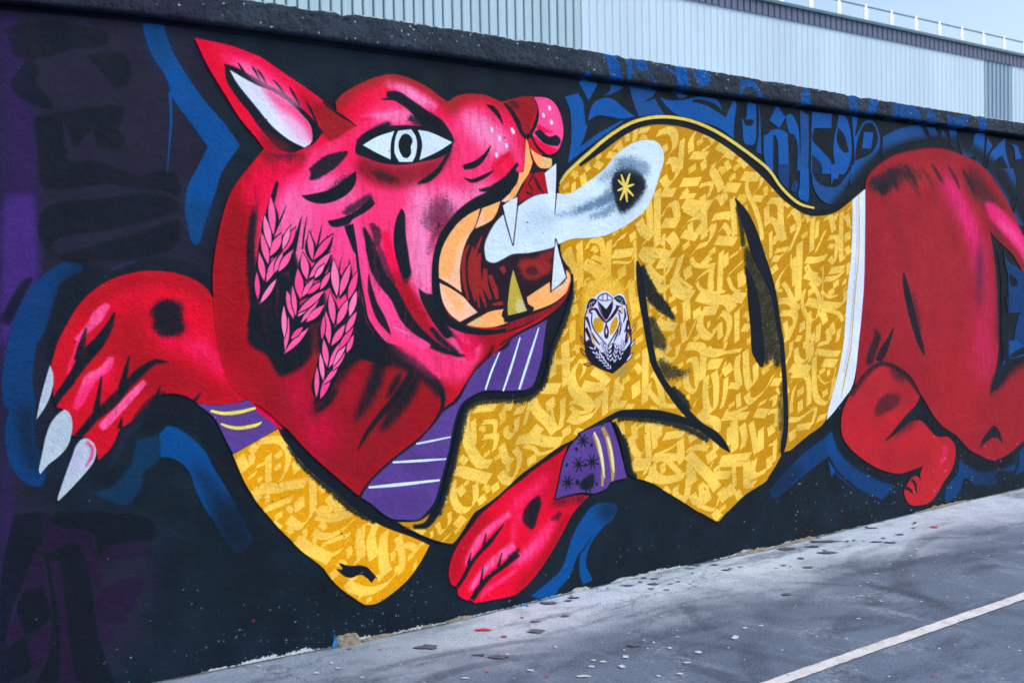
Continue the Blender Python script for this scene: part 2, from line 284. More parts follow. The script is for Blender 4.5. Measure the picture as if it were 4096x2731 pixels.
r|ink|21.4|0.8|0.75|rump||6354,1283,6376,1288 6365,1237,6436,1232 6313,1160,6391,1142 6270,1061,6337,1046
r|ink|9.3|0.6|0.9|rump||6577,1287,6586,1284 6498,1208,6542,1194 6421,1144,6497,1119 6378,1080,6443,1059
r|ink|15.2|0.3|0.9|rump||7818,904,7847,899 7774,828,7832,818 7766,763,7780,760
r|ink|54.7|0.6|0.8|rump||8223,999,8272,954 8008,945,8080,898 7877,847,7937,818 7793,772,7812,763
f|ink|7.6|0.6|0.95|rump||7625,376! 7669,443 7742,492 7816,526 7890,479 7943,377! 7875,424 7801,439 7712,415
f|rumpr|276.0|0.3|0.5|rump||7024,1099 7293,1163 7643,1070 7570,759 7497,451 7712,311 7288,548 7021,798
f|mag|162.5|0.3|0.35|rump||7501,1155 7716,1146 7804,983 7715,813 7571,917
r|ink|21.4|1.6|0.6|rump||6343,2267,6363,2275 6391,2209,6432,2225 6465,2153,6476,2157
r|ink|21.9|1.6|0.6|rump||6521,2333,6543,2340 6567,2253,6618,2269 6647,2182,6658,2185
r|ink|22.4|1.6|0.6|rump||6706,2371,6727,2379 6781,2284,6825,2300 6873,2213,6884,2217
r|ink|23.3|1.6|0.6|rump||7024,2388,7046,2396 7093,2314,7134,2329 7188,2248,7197,2252
r|ink|23.8|1.6|0.6|rump||7222,2383,7246,2392 7310,2295,7347,2307 7378,2226,7388,2229
r|ink|24.3|1.6|0.6|rump||7400,2370,7424,2379 7486,2279,7531,2293 7573,2187,7584,2190
f|rumpr|6.7|0.3|1|>leg|painted_leg|6434,1065 6543,1049 6690,990 6802,902 6891,814! 6814,738 6699,673 6599,615 6525,563 6464,540! 6550,561 6674,609 6787,643 6890,639 6967,591 7045,531 7125,505 7206,501 7274,464 7315,406 7300,314 7245,243 7163,183 7095,122 7002,65 6884,57 6769,72 6706,125 6688,179 6732,226 6771,258 6822,267 6873,247! 6886,290 6913,325! 6784,309 6633,303 6486,334 6343,386 6203,458 6090,533 6023,609 6007,687 6025,770 6082,849 6151,915 6221,967 6315,1032
r|ink|19.5|0.6|0.85|leg||6131,854,6102,867 6249,946,6193,974 6364,1017,6314,1059 6470,1038,6470,1081 6594,1002,6637,1044 6720,934,6785,965 6838,838,6894,853 6905,773,6929,777
f|ink|46.9|1|0.6|leg||6530,1013 6640,1014 6727,958 6689,916 6615,928 6554,976
f|rumpl|104.6|0.3|0.8|leg||6256,958 6457,960 6578,887 6492,849 6278,864 6161,759 6116,791
f|ink|46.3|1.2|0.55|leg||6371,778 6455,837 6577,850 6663,815 6613,760 6490,726 6376,710
f|rumpd|109.2|0.3|0.5|leg||6517,891 6714,907 6840,825 6737,714 6612,665 6687,747
r|ink|11.5|0.5|0.9|leg||6876,770,6906,754 6734,699,6791,666 6618,624,6654,600 6541,574,6558,562 6474,541,6479,537
r|ink|54.9|0.8|0.6|leg||6585,564,6564,583 6720,594,6678,634 6830,632,6795,666
f|rumpd|109.7|0.3|0.5|leg||6488,472 6759,401 7018,420 6913,333 6633,326 6391,410
f|mag|14.2|1|0.55|leg||7138,438 7205,432 7218,377 7150,322 7097,328 7151,376
r|ink|3.9|0.3|1|leg||6843,279,6852,280 6864,245,6882,249 6884,237,6888,239
r|ink|4.9|0.3|1|leg||6761,238,6781,249 6800,214,6830,218 6828,147,6839,146
r|ink|4.8|0.3|1|leg||6698,190,6716,208 6746,172,6768,184 6792,143,6798,145
f|red|3.8|0.3|1|>paw|painted_paw|1224,1410 1255,1467 1298,1536 1352,1593 1425,1640 1511,1668 1598,1677 1687,1668 1768,1641 1822,1601 1856,1545 1902,1462 1976,1350 2051,1236 2068,1133 2001,1134 1973,1132 1901,1121 1807,1126 1761,1139 1716,1169 1647,1182 1602,1173 1572,1149 1536,1120 1491,1081 1447,1055 1429,1017 1402,977 1359,941! 1349,989 1313,1035 1292,1042 1265,1048 1257,1074 1244,1142 1209,1161! 1201,1200 1200,1253 1195,1302 1197,1327 1212,1376
f|redd|53.1|0.3|0.7|paw||1305,1514 1425,1630 1580,1663 1740,1636 1830,1572 1866,1500 1811,1555 1685,1627 1561,1611 1440,1579 1354,1513
f|redb|59.5|0.3|0.8|paw||1509,1603 1649,1610 1774,1555 1827,1465 1842,1356 1786,1359 1715,1433 1593,1541 1471,1510 1335,1446 1284,1381 1303,1464 1388,1546
f|redd|99.2|0.3|0.6|paw||1385,1444 1505,1509 1572,1438 1586,1315 1672,1223 1762,1173 1636,1208 1547,1196 1479,1235 1431,1323
f|crim|43.4|0.3|0.9|paw||1569,1461 1678,1418 1792,1404 1842,1357 1883,1301 1934,1244 1990,1181 1927,1190 1857,1235 1789,1288 1721,1341 1632,1380
f|pink|52.2|0.3|0.6|paw||1723,1380 1792,1387 1841,1330 1905,1255 1858,1266 1790,1328
f|redd|59.6|0.3|0.6|paw||1498,1291 1631,1327 1764,1254 1903,1187 1950,1142 1807,1130 1716,1172 1626,1192 1572,1169 1516,1182
f|ink|38.7|1.3|0.95|paw||1593,1538 1638,1561 1692,1557 1720,1526 1708,1491 1725,1455 1715,1424 1660,1409 1611,1419 1591,1455 1596,1490 1584,1516
r|hot|8.6|0.3|0.85|paw||1410,1555,1425,1541 1362,1519,1396,1489 1336,1479,1360,1456 1286,1418,1300,1403
r|crim|8.9|0.3|0.6|paw||1493,1590,1506,1592 1501,1556,1505,1557
r|hot|5.8|0.3|0.9|paw||1414,1346,1433,1338 1395,1320,1424,1297 1370,1299,1389,1271 1325,1278,1358,1245 1297,1227,1333,1206 1279,1181,1307,1163 1269,1160,1284,1145
r|crim|26.9|0.3|0.5|paw||1429,1331,1451,1317 1387,1278,1421,1246 1333,1247,1364,1207 1276,1191,1310,1154 1251,1151,1268,1132
r|hot|4.3|0.3|0.95|paw||1545,1246,1560,1230 1497,1206,1518,1184 1434,1147,1457,1123 1373,1089,1396,1063 1368,1076,1376,1061
r|pink|8.5|0.3|0.7|paw||1294,1425,1310,1421 1284,1376,1300,1371 1263,1328,1278,1321 1251,1285,1262,1281
r|ink|4.9|0.5|1|paw||1439,1517,1444,1515 1412,1476,1434,1463 1367,1421,1400,1394 1313,1371,1351,1338 1274,1305,1304,1283 1243,1257,1268,1235 1211,1215,1233,1198 1186,1169,1207,1157 1170,1127,1188,1118
r|ink|4.1|0.5|1|paw||1329,1460,1334,1459 1302,1402,1325,1393 1281,1340,1300,1332
r|ink|6.0|0.6|1|paw||1648,1312,1648,1306 1587,1322,1594,1302 1512,1281,1534,1254 1458,1228,1482,1203 1399,1176,1427,1143 1341,1126,1364,1100 1296,1073,1316,1051 1255,1033,1272,1014
r|ink|3.8|0.5|1|paw||1491,1343,1495,1342 1467,1282,1485,1276 1445,1220,1469,1212
r|ink|3.8|0.5|1|paw||1381,1272,1385,1271 1363,1202,1378,1199 1345,1137,1370,1131
r|ink|4.4|0.5|1|paw||1612,1220,1615,1218 1586,1172,1602,1163 1561,1147,1582,1130
r|ink|4.3|0.5|1|paw||1456,1105,1459,1104 1435,1061,1456,1055
r|ink|5.4|0.6|1|paw||1779,1178,1782,1176 1748,1154,1756,1141 1712,1154,1718,1128
r|ink|9.1|0.6|0.7|paw||1630,1195,1639,1170 1583,1180,1597,1156 1540,1146,1558,1126 1496,1095,1512,1080
r|ink|4.8|0.4|0.8|||1203,1439,1225,1430 1185,1389,1208,1383 1179,1334,1194,1331
f|claw|2.0|0.3|1||painted_claw:painted_paw|1192,1322! 1201,1299 1203,1258 1190,1205 1165,1157 1136,1118! 1150,1183 1168,1247
f|claw|2.0|0.3|1||painted_claw:painted_paw|1240,1150 1263,1124 1266,1074 1249,1013 1214,974 1173,945 1144,913! 1138,928 1151,985 1169,1057 1195,1113
f|claw|2.1|0.3|1|>claw|painted_claw:painted_paw|1309,1035 1341,1016 1353,977 1340,936 1300,890 1249,841 1208,805! 1202,813 1231,893 1257,957 1279,1010
r|mag|5.8|1|0.75|claw||1312,1015,1321,1023 1330,994,1343,997 1327,960,1339,955 1307,924,1311,921
f|clawd|31.3|0.3|0.5|claw||1254,991 1287,1005 1310,960 1276,905 1242,867 1235,889
r|clawd|10.5|0.8|0.35|||1212,1080,1223,1076 1197,1041,1211,1034 1173,981,1183,975
r|clawd|4.0|0.8|0.5|||1186,1288,1192,1287 1175,1235,1183,1233 1159,1183,1164,1181
f|ink|6.4|0.3|0.92|||1617,1175 1671,1180 1742,1139 1796,1081 1845,1010 1886,947 1918,898 1949,807 1986,734 1962,746 1901,817 1837,906 1779,984 1711,1039 1649,1058 1595,1045 1533,1033 1557,1118
r|ink|7.2|0.6|1|||3737,844,3779,797 3562,760,3603,714 3367,658,3403,616 3202,568,3242,529 3069,454,3109,423 2967,337,3003,317 2933,234,2957,224
f|redb|5.4|0.3|1|>paw2|painted_paw|3736,773! 3692,746 3605,710 3513,671 3429,628 3343,588 3269,542 3200,504 3163,479 3101,420 3036,359 2996,292 2980,231 2993,177 3018,162! 3030,147 3030,118 3075,86 3100,84! 3131,59! 3223,57 3360,55 3415,73 3485,114 3557,176 3631,254 3691,324 3757,410 3812,453 3879,495! 3769,516 3640,509! 3668,596 3699,682
f|redd|83.4|0.3|0.55|paw2||3738,768 3714,691 3682,582 3644,508 3510,547 3442,610 3372,563 3443,637 3585,716
f|crim|70.9|0.3|0.6|paw2||3477,606 3605,674 3624,589 3580,538 3438,463 3370,472
r|pink|46.8|0.3|0.7|paw2||3572,635,3593,619 3511,592,3539,564 3409,548,3444,511 3336,493,3364,466
f|ink|36.7|1|0.8|paw2||3873,502 3798,494 3687,502 3637,503 3629,476 3687,469 3768,475 3812,464
f|ink|12.9|0.8|0.95|paw2||3541,537! 3552,497 3532,444 3510,386 3485,373 3431,425 3446,478 3495,521
f|redd|47.8|0.3|0.8|paw2||3766,421 3705,327 3631,242 3557,169 3429,80 3360,59 3402,117 3501,190 3596,286 3678,398
r|pink|42.4|0.3|0.9|paw2||3630,411,3653,395 3540,356,3597,314 3469,298,3524,249 3400,253,3438,208 3340,216,3359,190
r|hot|35.2|0.3|0.6|paw2||3515,317,3536,299 3440,266,3468,238 3383,234,3399,214
r|ink|13.2|1|0.6|paw2||3667,441,3690,424 3639,421,3659,395 3612,413,3614,402
r|ink|12.7|0.8|0.8|paw2||3401,291,3412,283 3370,274,3387,255 3326,264,3348,233
r|pink|34.7|0.3|0.6|paw2||3381,478,3441,457 3362,395,3402,384 3359,323,3387,317
f|redd|44.2|0.3|0.6|paw2||3169,494 3103,418 3037,359 2998,292 2980,231 2995,176 3032,170 3068,302 3134,366 3214,429 3267,454
r|hot|18.4|0.3|0.85|paw2||3345,482,3365,457 3241,438,3266,410 3155,385,3190,357 3102,320,3136,299 3074,263,3097,250
r|hot|18.5|0.3|0.9|paw2||3364,325,3393,291 3257,280,3294,237 3181,231,3209,204 3120,174,3149,152 3091,134,3112,119
r|pink|14.0|0.3|0.8|paw2||3388,195,3403,174 3272,149,3287,128 3190,119,3207,100 3153,77,3164,69
r|ink|4.7|0.5|1|paw2||3311,423,3315,419 3222,360,3241,343 3156,310,3173,295 3102,264,3121,251 3055,203,3075,190 3018,161,3033,149
r|ink|3.6|0.3|1|paw2||3204,396,3208,395 3179,334,3198,328
r|ink|3.5|0.3|1|paw2||3111,314,3115,313 3086,258,3105,252
r|ink|4.8|0.5|1|paw2||3385,276,3411,247 3293,221,3309,201 3218,189,3236,170 3147,142,3173,122 3101,90,3125,73
r|ink|3.6|0.3|1|paw2||3298,285,3302,284 3265,219,3284,212
r|ink|3.5|0.3|1|paw2||3182,238,3186,237 3159,155,3175,150
r|ink|15.1|0.3|1|||4185,512,4212,552 4328,445,4361,489 4527,340,4564,383 4736,233,4774,276 4868,175,4895,208
f|gold|4.4|0.3|1|>shirt|painted_shirt|3706,2096! 3763,2165 3850,2237 4002,2325 4159,2399 4320,2450 4472,2469 4656,2461 4868,2417 5050,2349 5239,2245 5434,2121 5595,2048 5763,2021 5914,2041 6047,2084 6146,2126! 6140,1956 6123,1748 6089,1575 6065,1401 6040,1215 6002,1078 5947,943 5879,796 5856,729! 5804,692 5683,648 5590,608 5507,571 5437,559 5367,489 5302,430! 5270,403 5102,352 4961,280 4923,262 4867,224! 4831,231 4723,289 4688,303 4556,382 4431,452 4348,500 4267,531 4199,551! 4145,597 4092,790 4038,888! 3881,842 3820,822 3775,799 3687,773 3605,737 3514,695 3429,656 3366,617 3270,560 3169,515 3137,500 3089,447 3037,391 3006,370! 2944,384 2883,409 2764,468 2706,516! 2818,505 2879,530 2932,566 2985,716 3018,817 3046,917 3084,1008 3136,1055 3217,1073 3385,1054 3492,1054 3563,1093 3608,1190 3630,1277 3692,1377 3744,1485 3775,1563 3782,1619 3738,1700 3710,1771!
f|goldb|297.6|0.3|0.7|shirt||3080,1050 3562,1060 3652,1276 3774,1496 4364,1436 4699,1082 4836,723 5248,476 4864,265 4183,569 3441,674 3012,386 2888,425 2971,726
f|goldr|3.3|0.3|1|>arm|painted_sleeve|1910,910! 2019,957 2120,1000! 2143,951 2183,900 2243,821 2321,751 2401,683 2480,609 2591,536 2675,490 2763,447 2877,383! 2837,327 2787,270 2726,222 2638,177 2580,159 2535,161 2512,170 2468,203 2393,266 2341,328 2310,372 2217,454 2167,509 2117,564 2049,648 2011,698 1962,783 1937,842
r|let|2.2|0.5|1|shirt||4633,2075,4583,2013 4744,2065,4698,2004 4850,2073,4807,2014
r|let|2.2|0.5|1|shirt||4790,2107,4734,2077 4797,2002,4742,1973 4799,1867,4744,1838
r|let|2.2|0.5|1|shirt||4634,2034,4599,2000 4764,1986,4729,1952
r|let|2.1|0.5|1|shirt||4458,2121,4421,2069 4560,2128,4522,2076
r|let|2.1|0.5|1|shirt||4434,2123,4380,2093 4431,1993,4377,1963 4427,1820,4373,1791
r|let|2.1|0.5|1|shirt||4363,2049,4315,2022 4371,1960,4323,1934 4366,1881,4325,1859 4302,1815,4269,1793
r|let|2.1|0.5|1|shirt||4293,1957,4235,1920 4323,1908,4267,1866 4386,1876,4334,1829
r|let|2.1|0.5|1|shirt||4466,1960,4423,1902 4585,1963,4541,1905
r|let|2.1|0.5|1|shirt||4450,1972,4415,1949 4493,2036,4467,2008 4565,2055,4514,2016 4585,1972,4533,1943
r|let|2.1|0.5|1|shirt||4242,1839,4217,1826 4248,1746,4223,1733 4249,1628,4225,1616
r|let|2.1|0.5|1|shirt||4238,1887,4190,1860 4246,1846,4197,1819
r|let|2.0|0.5|1|shirt||4096,1807,4061,1785 4115,1844,4090,1818 4178,1876,4155,1846
r|let|2.0|0.5|1|shirt||4088,1785,4052,1733 4150,1786,4115,1735 4238,1797,4203,1746
r|let|2.0|0.5|1|shirt||4228,1767,4212,1758 4200,1723,4190,1709 4075,1724,4063,1707
r|let2|2.0|0.5|1|shirt||4070,1842,4027,1819 4060,1750,4017,1727 4054,1646,4010,1623
r|let2|2.0|0.5|1|shirt||3903,1792,3871,1774 3913,1832,3893,1808 3988,1847,3955,1812 4021,1795,3981,1773 4026,1691,3987,1671
r|let2|1.9|0.5|1|shirt||3859,1829,3813,1803 3864,1722,3818,1697 3861,1592,3815,1568
r|let2|1.9|0.5|1|shirt||3780,1798,3728,1766 3808,1725,3756,1693 3843,1641,3790,1609
r|let2|2.0|0.5|1|shirt||3888,1736,3838,1683 3966,1707,3909,1655 4028,1660,3967,1610
r|let2|2.0|0.5|1|shirt||3934,1755,3914,1732 4025,1733,4005,1710
r|let2|2.0|0.5|1|shirt||4159,1702,4102,1671 4166,1650,4109,1619
r|let|2.1|0.5|1|shirt||4289,1799,4248,1744 4396,1794,4354,1739 4517,1785,4483,1738 4573,1831,4506,1795 4529,1890,4458,1842
r|let|2.1|0.5|1|shirt||4285,1774,4252,1746 4331,1742,4301,1713 4387,1731,4361,1701
r|let|2.1|0.5|1|shirt||4459,1875,4445,1868 4459,1684,4445,1677 4460,1504,4445,1497 4491,1383,4476,1375
r|let|2.1|0.5|1|shirt||4468,1877,4435,1860 4458,1820,4426,1803
r|let|2.1|0.5|1|shirt||4417,1731,4379,1677 4544,1744,4505,1689
r|let|2.1|0.5|1|shirt||4339,1715,4276,1669 4393,1664,4335,1613 4454,1641,4423,1599 4513,1694,4467,1666 4541,1737,4491,1708
r|let|2.1|0.5|1|shirt||4374,1605,4334,1554 4486,1592,4455,1552 4565,1664,4515,1636 4612,1767,4558,1738
r|let|2.2|0.5|1|shirt||4569,1657,4494,1618 4579,1596,4499,1546 4639,1572,4575,1509 4696,1559,4639,1495
r|let|2.2|0.5|1|shirt||4540,1651,4523,1636 4677,1577,4659,1562
r|let|2.2|0.5|1|shirt||4657,1702,4597,1670 4674,1647,4613,1615
r|let|2.2|0.5|1|shirt||4682,1767,4644,1740 4732,1820,4702,1785 4822,1844,4790,1812 4869,1904,4818,1877 4874,1943,4815,1913
r|let|2.2|0.5|1|shirt||4679,1751,4647,1731 4703,1717,4674,1692 4777,1704,4758,1680 4867,1716,4850,1693
r|let|2.2|0.5|1|shirt||4802,1761,4735,1710 4838,1736,4770,1685
r|let|2.2|0.5|1|shirt||4716,1631,4693,1606 4778,1668,4756,1642 4851,1698,4828,1673 4882,1721,4852,1700
r|let|2.2|0.5|1|shirt||4717,1614,4692,1598 4749,1572,4728,1553 4854,1552,4838,1533 4944,1557,4930,1538
r|let|2.3|0.5|1|shirt||4855,1692,4806,1667 4846,1630,4795,1605 4845,1562,4793,1537
r|let|2.3|0.5|1|shirt||4938,1791,4891,1768 4927,1691,4879,1668 4915,1541,4868,1518
r|let|2.3|0.5|1|shirt||4737,1555,4686,1497 4870,1528,4821,1470 4987,1526,4923,1468 5040,1462,4961,1416
r|let|2.3|0.5|1|shirt||4989,1756,4966,1729 5075,1793,5050,1768 5109,1829,5074,1809
r|let|2.3|0.5|1|shirt||4973,1778,4928,1756 4972,1703,4927,1681
r|let|2.3|0.5|1|shirt||4981,1656,4952,1628 5057,1706,5028,1677 5114,1739,5085,1709
r|let|2.3|0.5|1|shirt||4980,1636,4953,1622 5015,1575,4990,1557 5074,1559,5062,1545 5129,1621,5104,1610 5093,1662,5066,1645
r|let|2.3|0.5|1|shirt||5098,1674,5042,1647 5106,1591,5050,1564
r|let|2.3|0.5|1|shirt||5017,1546,4967,1485 5131,1538,5080,1476
r|let|2.3|0.5|1|shirt||4891,1869,4848,1814 5058,1865,5013,1809
r|let|2.3|0.5|1|shirt||4861,1994,4829,1949 4972,2011,4937,1963 5023,2007,4979,1956
r|let|2.3|0.5|1|shirt||5035,2101,4989,2076 5043,2007,4996,1982 5050,1881,5003,1857
r|let|2.3|0.5|1|shirt||4911,1900,4885,1883 4950,1946,4921,1914 5010,1888,4969,1861
r|let|2.2|0.5|1|shirt||4593,2094,4573,2065 4715,2104,4694,2075
r|let|2.2|0.5|1|shirt||4641,2132,4595,2102 4658,2108,4612,2078
r|let|2.2|0.5|1|shirt||4751,2160,4731,2132 4859,2177,4820,2148 4827,2096,4795,2079
r|let|2.3|0.5|1|shirt||4966,2132,4911,2102 4974,2082,4920,2053
r|let|2.3|0.5|1|shirt||4846,2066,4829,2049 4894,2103,4873,2078 4944,2059,4912,2037
r|let|2.3|0.5|1|shirt||4971,2177,4926,2121 5092,2176,5046,2119
r|let|2.3|0.5|1|shirt||4869,2256,4813,2218 4914,2208,4857,2171 4949,2146,4892,2112
r|let|2.2|0.5|1|shirt||4612,2184,4574,2132 4761,2198,4722,2144
r|let|2.1|0.5|1|shirt||4479,2203,4420,2160 4508,2165,4474,2118 4571,2200,4531,2173 4602,2262,4554,2234
r|let|2.3|0.5|1|shirt||5121,2247,5076,2190 5275,2248,5229,2190
r|let|2.4|0.5|1|shirt||5153,2197,5119,2179 5162,2135,5127,2115 5228,2042,5192,2021 5274,1933,5239,1914 5282,1855,5248,1838
r|let|2.4|0.5|1|shirt||5198,2119,5167,2096 5279,2186,5243,2164 5293,2232,5249,2208
r|let|2.4|0.5|1|shirt||5198,2114,5166,2075 5295,2111,5263,2072
r|let|2.4|0.5|1|shirt||5332,2060,5283,2035 5340,1950,5291,1926
r|let|2.2|0.5|1|shirt||4606,1905,4588,1892 4656,1956,4643,1940 4745,1979,4731,1958
r|let|2.2|0.5|1|shirt||4617,1899,4576,1850 4739,1883,4697,1833
r|let|2.2|0.5|1|shirt||4680,1948,4636,1924 4687,1875,4643,1851
r|let|2.2|0.5|1|shirt||4743,1934,4695,1892 4796,1911,4748,1868
r|let|2.2|0.5|1|shirt||4822,1898,4793,1882 4850,1942,4821,1925
r|let|2.2|0.5|1|shirt||4646,1519,4584,1488 4653,1451,4592,1421 4651,1402,4591,1373
r|let|2.2|0.5|1|shirt||4733,1468,4669,1437 4742,1425,4677,1393
r|let|2.2|0.5|1|shirt||4717,1414,4701,1405 4627,1281,4611,1273
r|let|2.2|0.5|1|shirt||4766,1466,4725,1412 4892,1470,4851,1415
r|let|2.2|0.5|1|shirt||4762,1427,4710,1402 4755,1368,4697,1339 4796,1324,4743,1281 4847,1309,4818,1278 4876,1355,4827,1331
r|let|2.2|0.5|1|shirt||4813,1389,4783,1375 4812,1352,4783,1338
r|let|2.3|0.5|1|shirt||4887,1397,4854,1376 4921,1440,4894,1405 4989,1411,4936,1381 4994,1343,4948,1322 4953,1270,4912,1250
r|let|2.3|0.5|1|shirt||4911,1378,4865,1356 4919,1289,4873,1268
r|let|2.3|0.5|1|shirt||5061,1443,5015,1421 5058,1266,5012,1245
r|let|2.3|0.5|1|shirt||5043,1438,5032,1426 5110,1475,5099,1463
r|let|2.3|0.5|1|shirt||5102,1359,5064,1311 5169,1357,5130,1309
r|let|2.1|0.5|1|shirt||4411,1418,4357,1370 4456,1394,4410,1344 4555,1378,4514,1329
r|let|2.2|0.5|1|shirt||4538,1477,4484,1449 4546,1434,4491,1407
r|let|2.2|0.5|1|shirt||4608,1387,4564,1365 4624,1284,4580,1262
r|let2|2.1|0.5|1|shirt||4224,1623,4177,1598 4231,1547,4183,1522 4253,1429,4204,1404
r|let2|2.1|0.5|1|shirt||4294,1428,4244,1403 4285,1369,4234,1344
r|let2|1.9|0.5|1|shirt||3798,1581,3759,1558 3817,1528,3781,1497 3835,1549,3809,1532
r|let2|1.9|0.5|1|shirt||3814,1503,3769,1478 3828,1458,3782,1432
r|let2|1.9|0.5|1|shirt||3796,1472,3785,1464 3714,1390,3703,1382
r|let2|1.9|0.5|1|shirt||3803,1423,3761,1401 3801,1317,3759,1296
r|let2|1.9|0.5|1|shirt||3707,1369,3679,1327 3758,1378,3730,1336
r|let2|2.0|0.5|1|shirt||3876,1595,3859,1586 3882,1629,3870,1620 3911,1637,3901,1623
r|let2|2.1|0.5|1|shirt||4268,1544,4227,1523 4274,1455,4233,1435
r|let2|1.9|0.5|1|shirt||3753,1771,3710,1747 3759,1693,3716,1670
r|let2|2.1|0.5|1|shirt||4340,1808,4312,1789 4307,1773,4279,1753
r|let2|2.0|0.5|1|shirt||4181,1583,4155,1568 4206,1630,4180,1615
r|let|2.1|0.5|1|shirt||4269,2439,4231,2417 4260,2374,4222,2352
r|let|2.1|0.5|1|shirt||4286,2438,4262,2404 4342,2444,4320,2412 4366,2455,4346,2428
r|let|2.1|0.5|1|shirt||4426,2435,4400,2396 4504,2461,4472,2417 4567,2444,4510,2405 4568,2367,4523,2340 4503,2309,4468,2282
r|let|2.1|0.5|1|shirt||4488,2371,4452,2350 4496,2336,4460,2314
r|let|2.2|0.5|1|shirt||4629,2412,4585,2387 4619,2339,4574,2314 4608,2237,4564,2212
r|let|2.2|0.5|1|shirt||4731,2462,4693,2436 4698,2411,4653,2385 4699,2345,4650,2317
r|let|2.2|0.5|1|shirt||4767,2353,4740,2319 4872,2405,4834,2377 4874,2445,4815,2411
r|let|2.2|0.5|1|shirt||4692,2337,4656,2289 4825,2345,4788,2296
r|let|2.2|0.5|1|shirt||4784,2449,4762,2421 4856,2448,4833,2419
r|let|2.3|0.5|1|shirt||4911,2404,4867,2358 5011,2379,4967,2333
r|let|2.3|0.5|1|shirt||4920,2310,4891,2281 4975,2355,4947,2316 5055,2351,5015,2305
r|let|2.1|0.5|1|shirt||4500,2293,4470,2251 4561,2295,4511,2255 4578,2238,4526,2207
r|let|2.0|0.5|1|shirt||4143,2363,4101,2336 4165,2313,4123,2286
r|let|2.0|0.5|1|shirt||4090,2324,4074,2301 4153,2351,4137,2328
r|let|2.0|0.5|1|shirt||4057,2300,4029,2264 4126,2292,4098,2256
r|let|2.0|0.5|1|shirt||4203,2410,4169,2390 4210,2370,4176,2350
r|let|2.0|0.5|1|shirt||3975,2249,3940,2214 4020,2229,3985,2194
r|let|2.0|0.5|1|shirt||3914,2228,3880,2205 3928,2202,3895,2179
r|let|2.2|0.5|1|shirt||4882,2293,4838,2268 4863,2250,4819,2225
r|let|2.3|0.5|1|shirt||5096,2342,5048,2305 5162,2295,5113,2258
r|let|2.2|0.5|1|shirt||4793,2301,4748,2275 4801,2252,4756,2226
r|let|2.3|0.5|1|shirt||4981,2311,4940,2286 5008,2262,4966,2237
r|let|1.9|0.5|1|shirt||3886,2182,3847,2158 3899,2127,3860,2103
r|let|1.9|0.5|1|shirt||3821,2132,3791,2114 3820,2087,3790,2069
r|let|1.9|0.5|1|shirt||3664,1296,3619,1272 3669,1228,3624,1205 3667,1145,3623,1123
r|let|1.9|0.5|1|shirt||3756,1322,3701,1294 3760,1209,3706,1182 3757,1097,3704,1070
r|let|1.9|0.5|1|shirt||3635,1222,3615,1192 3743,1221,3723,1192 3802,1234,3783,1207
r|let|2.0|0.5|1|shirt||3836,1210,3792,1184 3798,1150,3746,1124 3813,1082,3750,1045 3870,1031,3809,986 3944,969,3883,923
r|let|2.0|0.5|1|shirt||3825,1216,3803,1189 3875,1205,3842,1185 3863,1145,3837,1132 3822,1108,3801,1094
r|let|2.0|0.5|1|shirt||3862,1102,3821,1051 3950,1084,3913,1034 4024,1089,3992,1042
r|let|2.0|0.5|1|shirt||3930,1165,3891,1128 3984,1139,3942,1102 4046,1094,4002,1059
r|let|2.0|0.5|1|shirt||4029,1064,3986,1044 4020,990,3977,970 4019,921,3975,900
r|let|2.0|0.5|1|shirt||3769,943,3728,895 3837,918,3807,874 3943,943,3913,912 3978,989,3927,965 3981,1025,3925,999
r|let|1.9|0.5|1|shirt||3758,997,3742,976 3797,1008,3778,982 3851,993,3827,967
r|let|2.0|0.5|1|shirt||3768,979,3746,959 3817,947,3799,926 3890,947,3876,927
r|let|1.9|0.5|1|shirt||3591,1104,3553,1051 3706,1096,3667,1043
r|let|1.9|0.5|1|shirt||3529,1050,3473,1015 3569,982,3514,944 3638,922,3583,883 3681,867,3624,830
r|let|1.9|0.5|1|shirt||3509,1019,3478,1003 3471,912,3441,897
r|let|1.9|0.5|1|shirt||3650,1034,3591,1003 3663,983,3604,952
r|let|1.9|0.5|1|shirt||3642,972,3625,963 3655,904,3638,895
r|let|1.9|0.5|1|shirt||3726,1027,3688,1008 3724,954,3687,936 3707,871,3671,854
r|let|1.8|0.5|1|shirt||3408,993,3384,956 3470,999,3446,962
r|let|1.8|0.5|1|shirt||3428,950,3390,932 3418,885,3383,868 3400,870,3373,852
r|let|1.9|0.5|1|shirt||3423,856,3390,808 3536,853,3498,802 3621,829,3581,778 3713,819,3676,769
r|let|1.9|0.5|1|shirt||3532,903,3477,854 3580,871,3525,822
r|let|1.9|0.5|1|shirt||3754,878,3697,851 3760,838,3703,811
r|let|2.0|0.5|1|shirt||3796,858,3771,827 3848,848,3823,816
r|let|1.8|0.5|1|shirt||3410,802,3373,779 3436,759,3400,740 3432,713,3402,699 3395,651,3368,637
r|let|1.9|0.5|1|shirt||3522,755,3465,728 3528,716,3471,689
r|let|1.9|0.5|1|shirt||3454,805,3439,786 3525,788,3506,768 3551,757,3535,738 3613,760,3601,744 3678,781,3666,766
r|let|2.0|0.5|1|shirt||4051,974,4022,934 4161,977,4132,937
r|let|2.0|0.5|1|shirt||4059,1024,4032,987 4130,1019,4102,982
r|let|2.0|0.5|1|shirt||4104,1076,4067,1045 4137,1051,4096,1031 4117,998,4083,982
r|let|2.0|0.5|1|shirt||4105,1110,4068,1093 4095,1023,4059,1006 4077,943,4042,926
r|let|2.1|0.5|1|shirt||4253,1079,4189,1049 4260,1008,4195,978
r|let|2.1|0.5|1|shirt||4323,1261,4273,1237 4321,1148,4271,1125 4313,964,4263,942
r|let|2.1|0.5|1|shirt||4204,1134,4177,1116 4235,1174,4211,1142 4284,1135,4242,1106
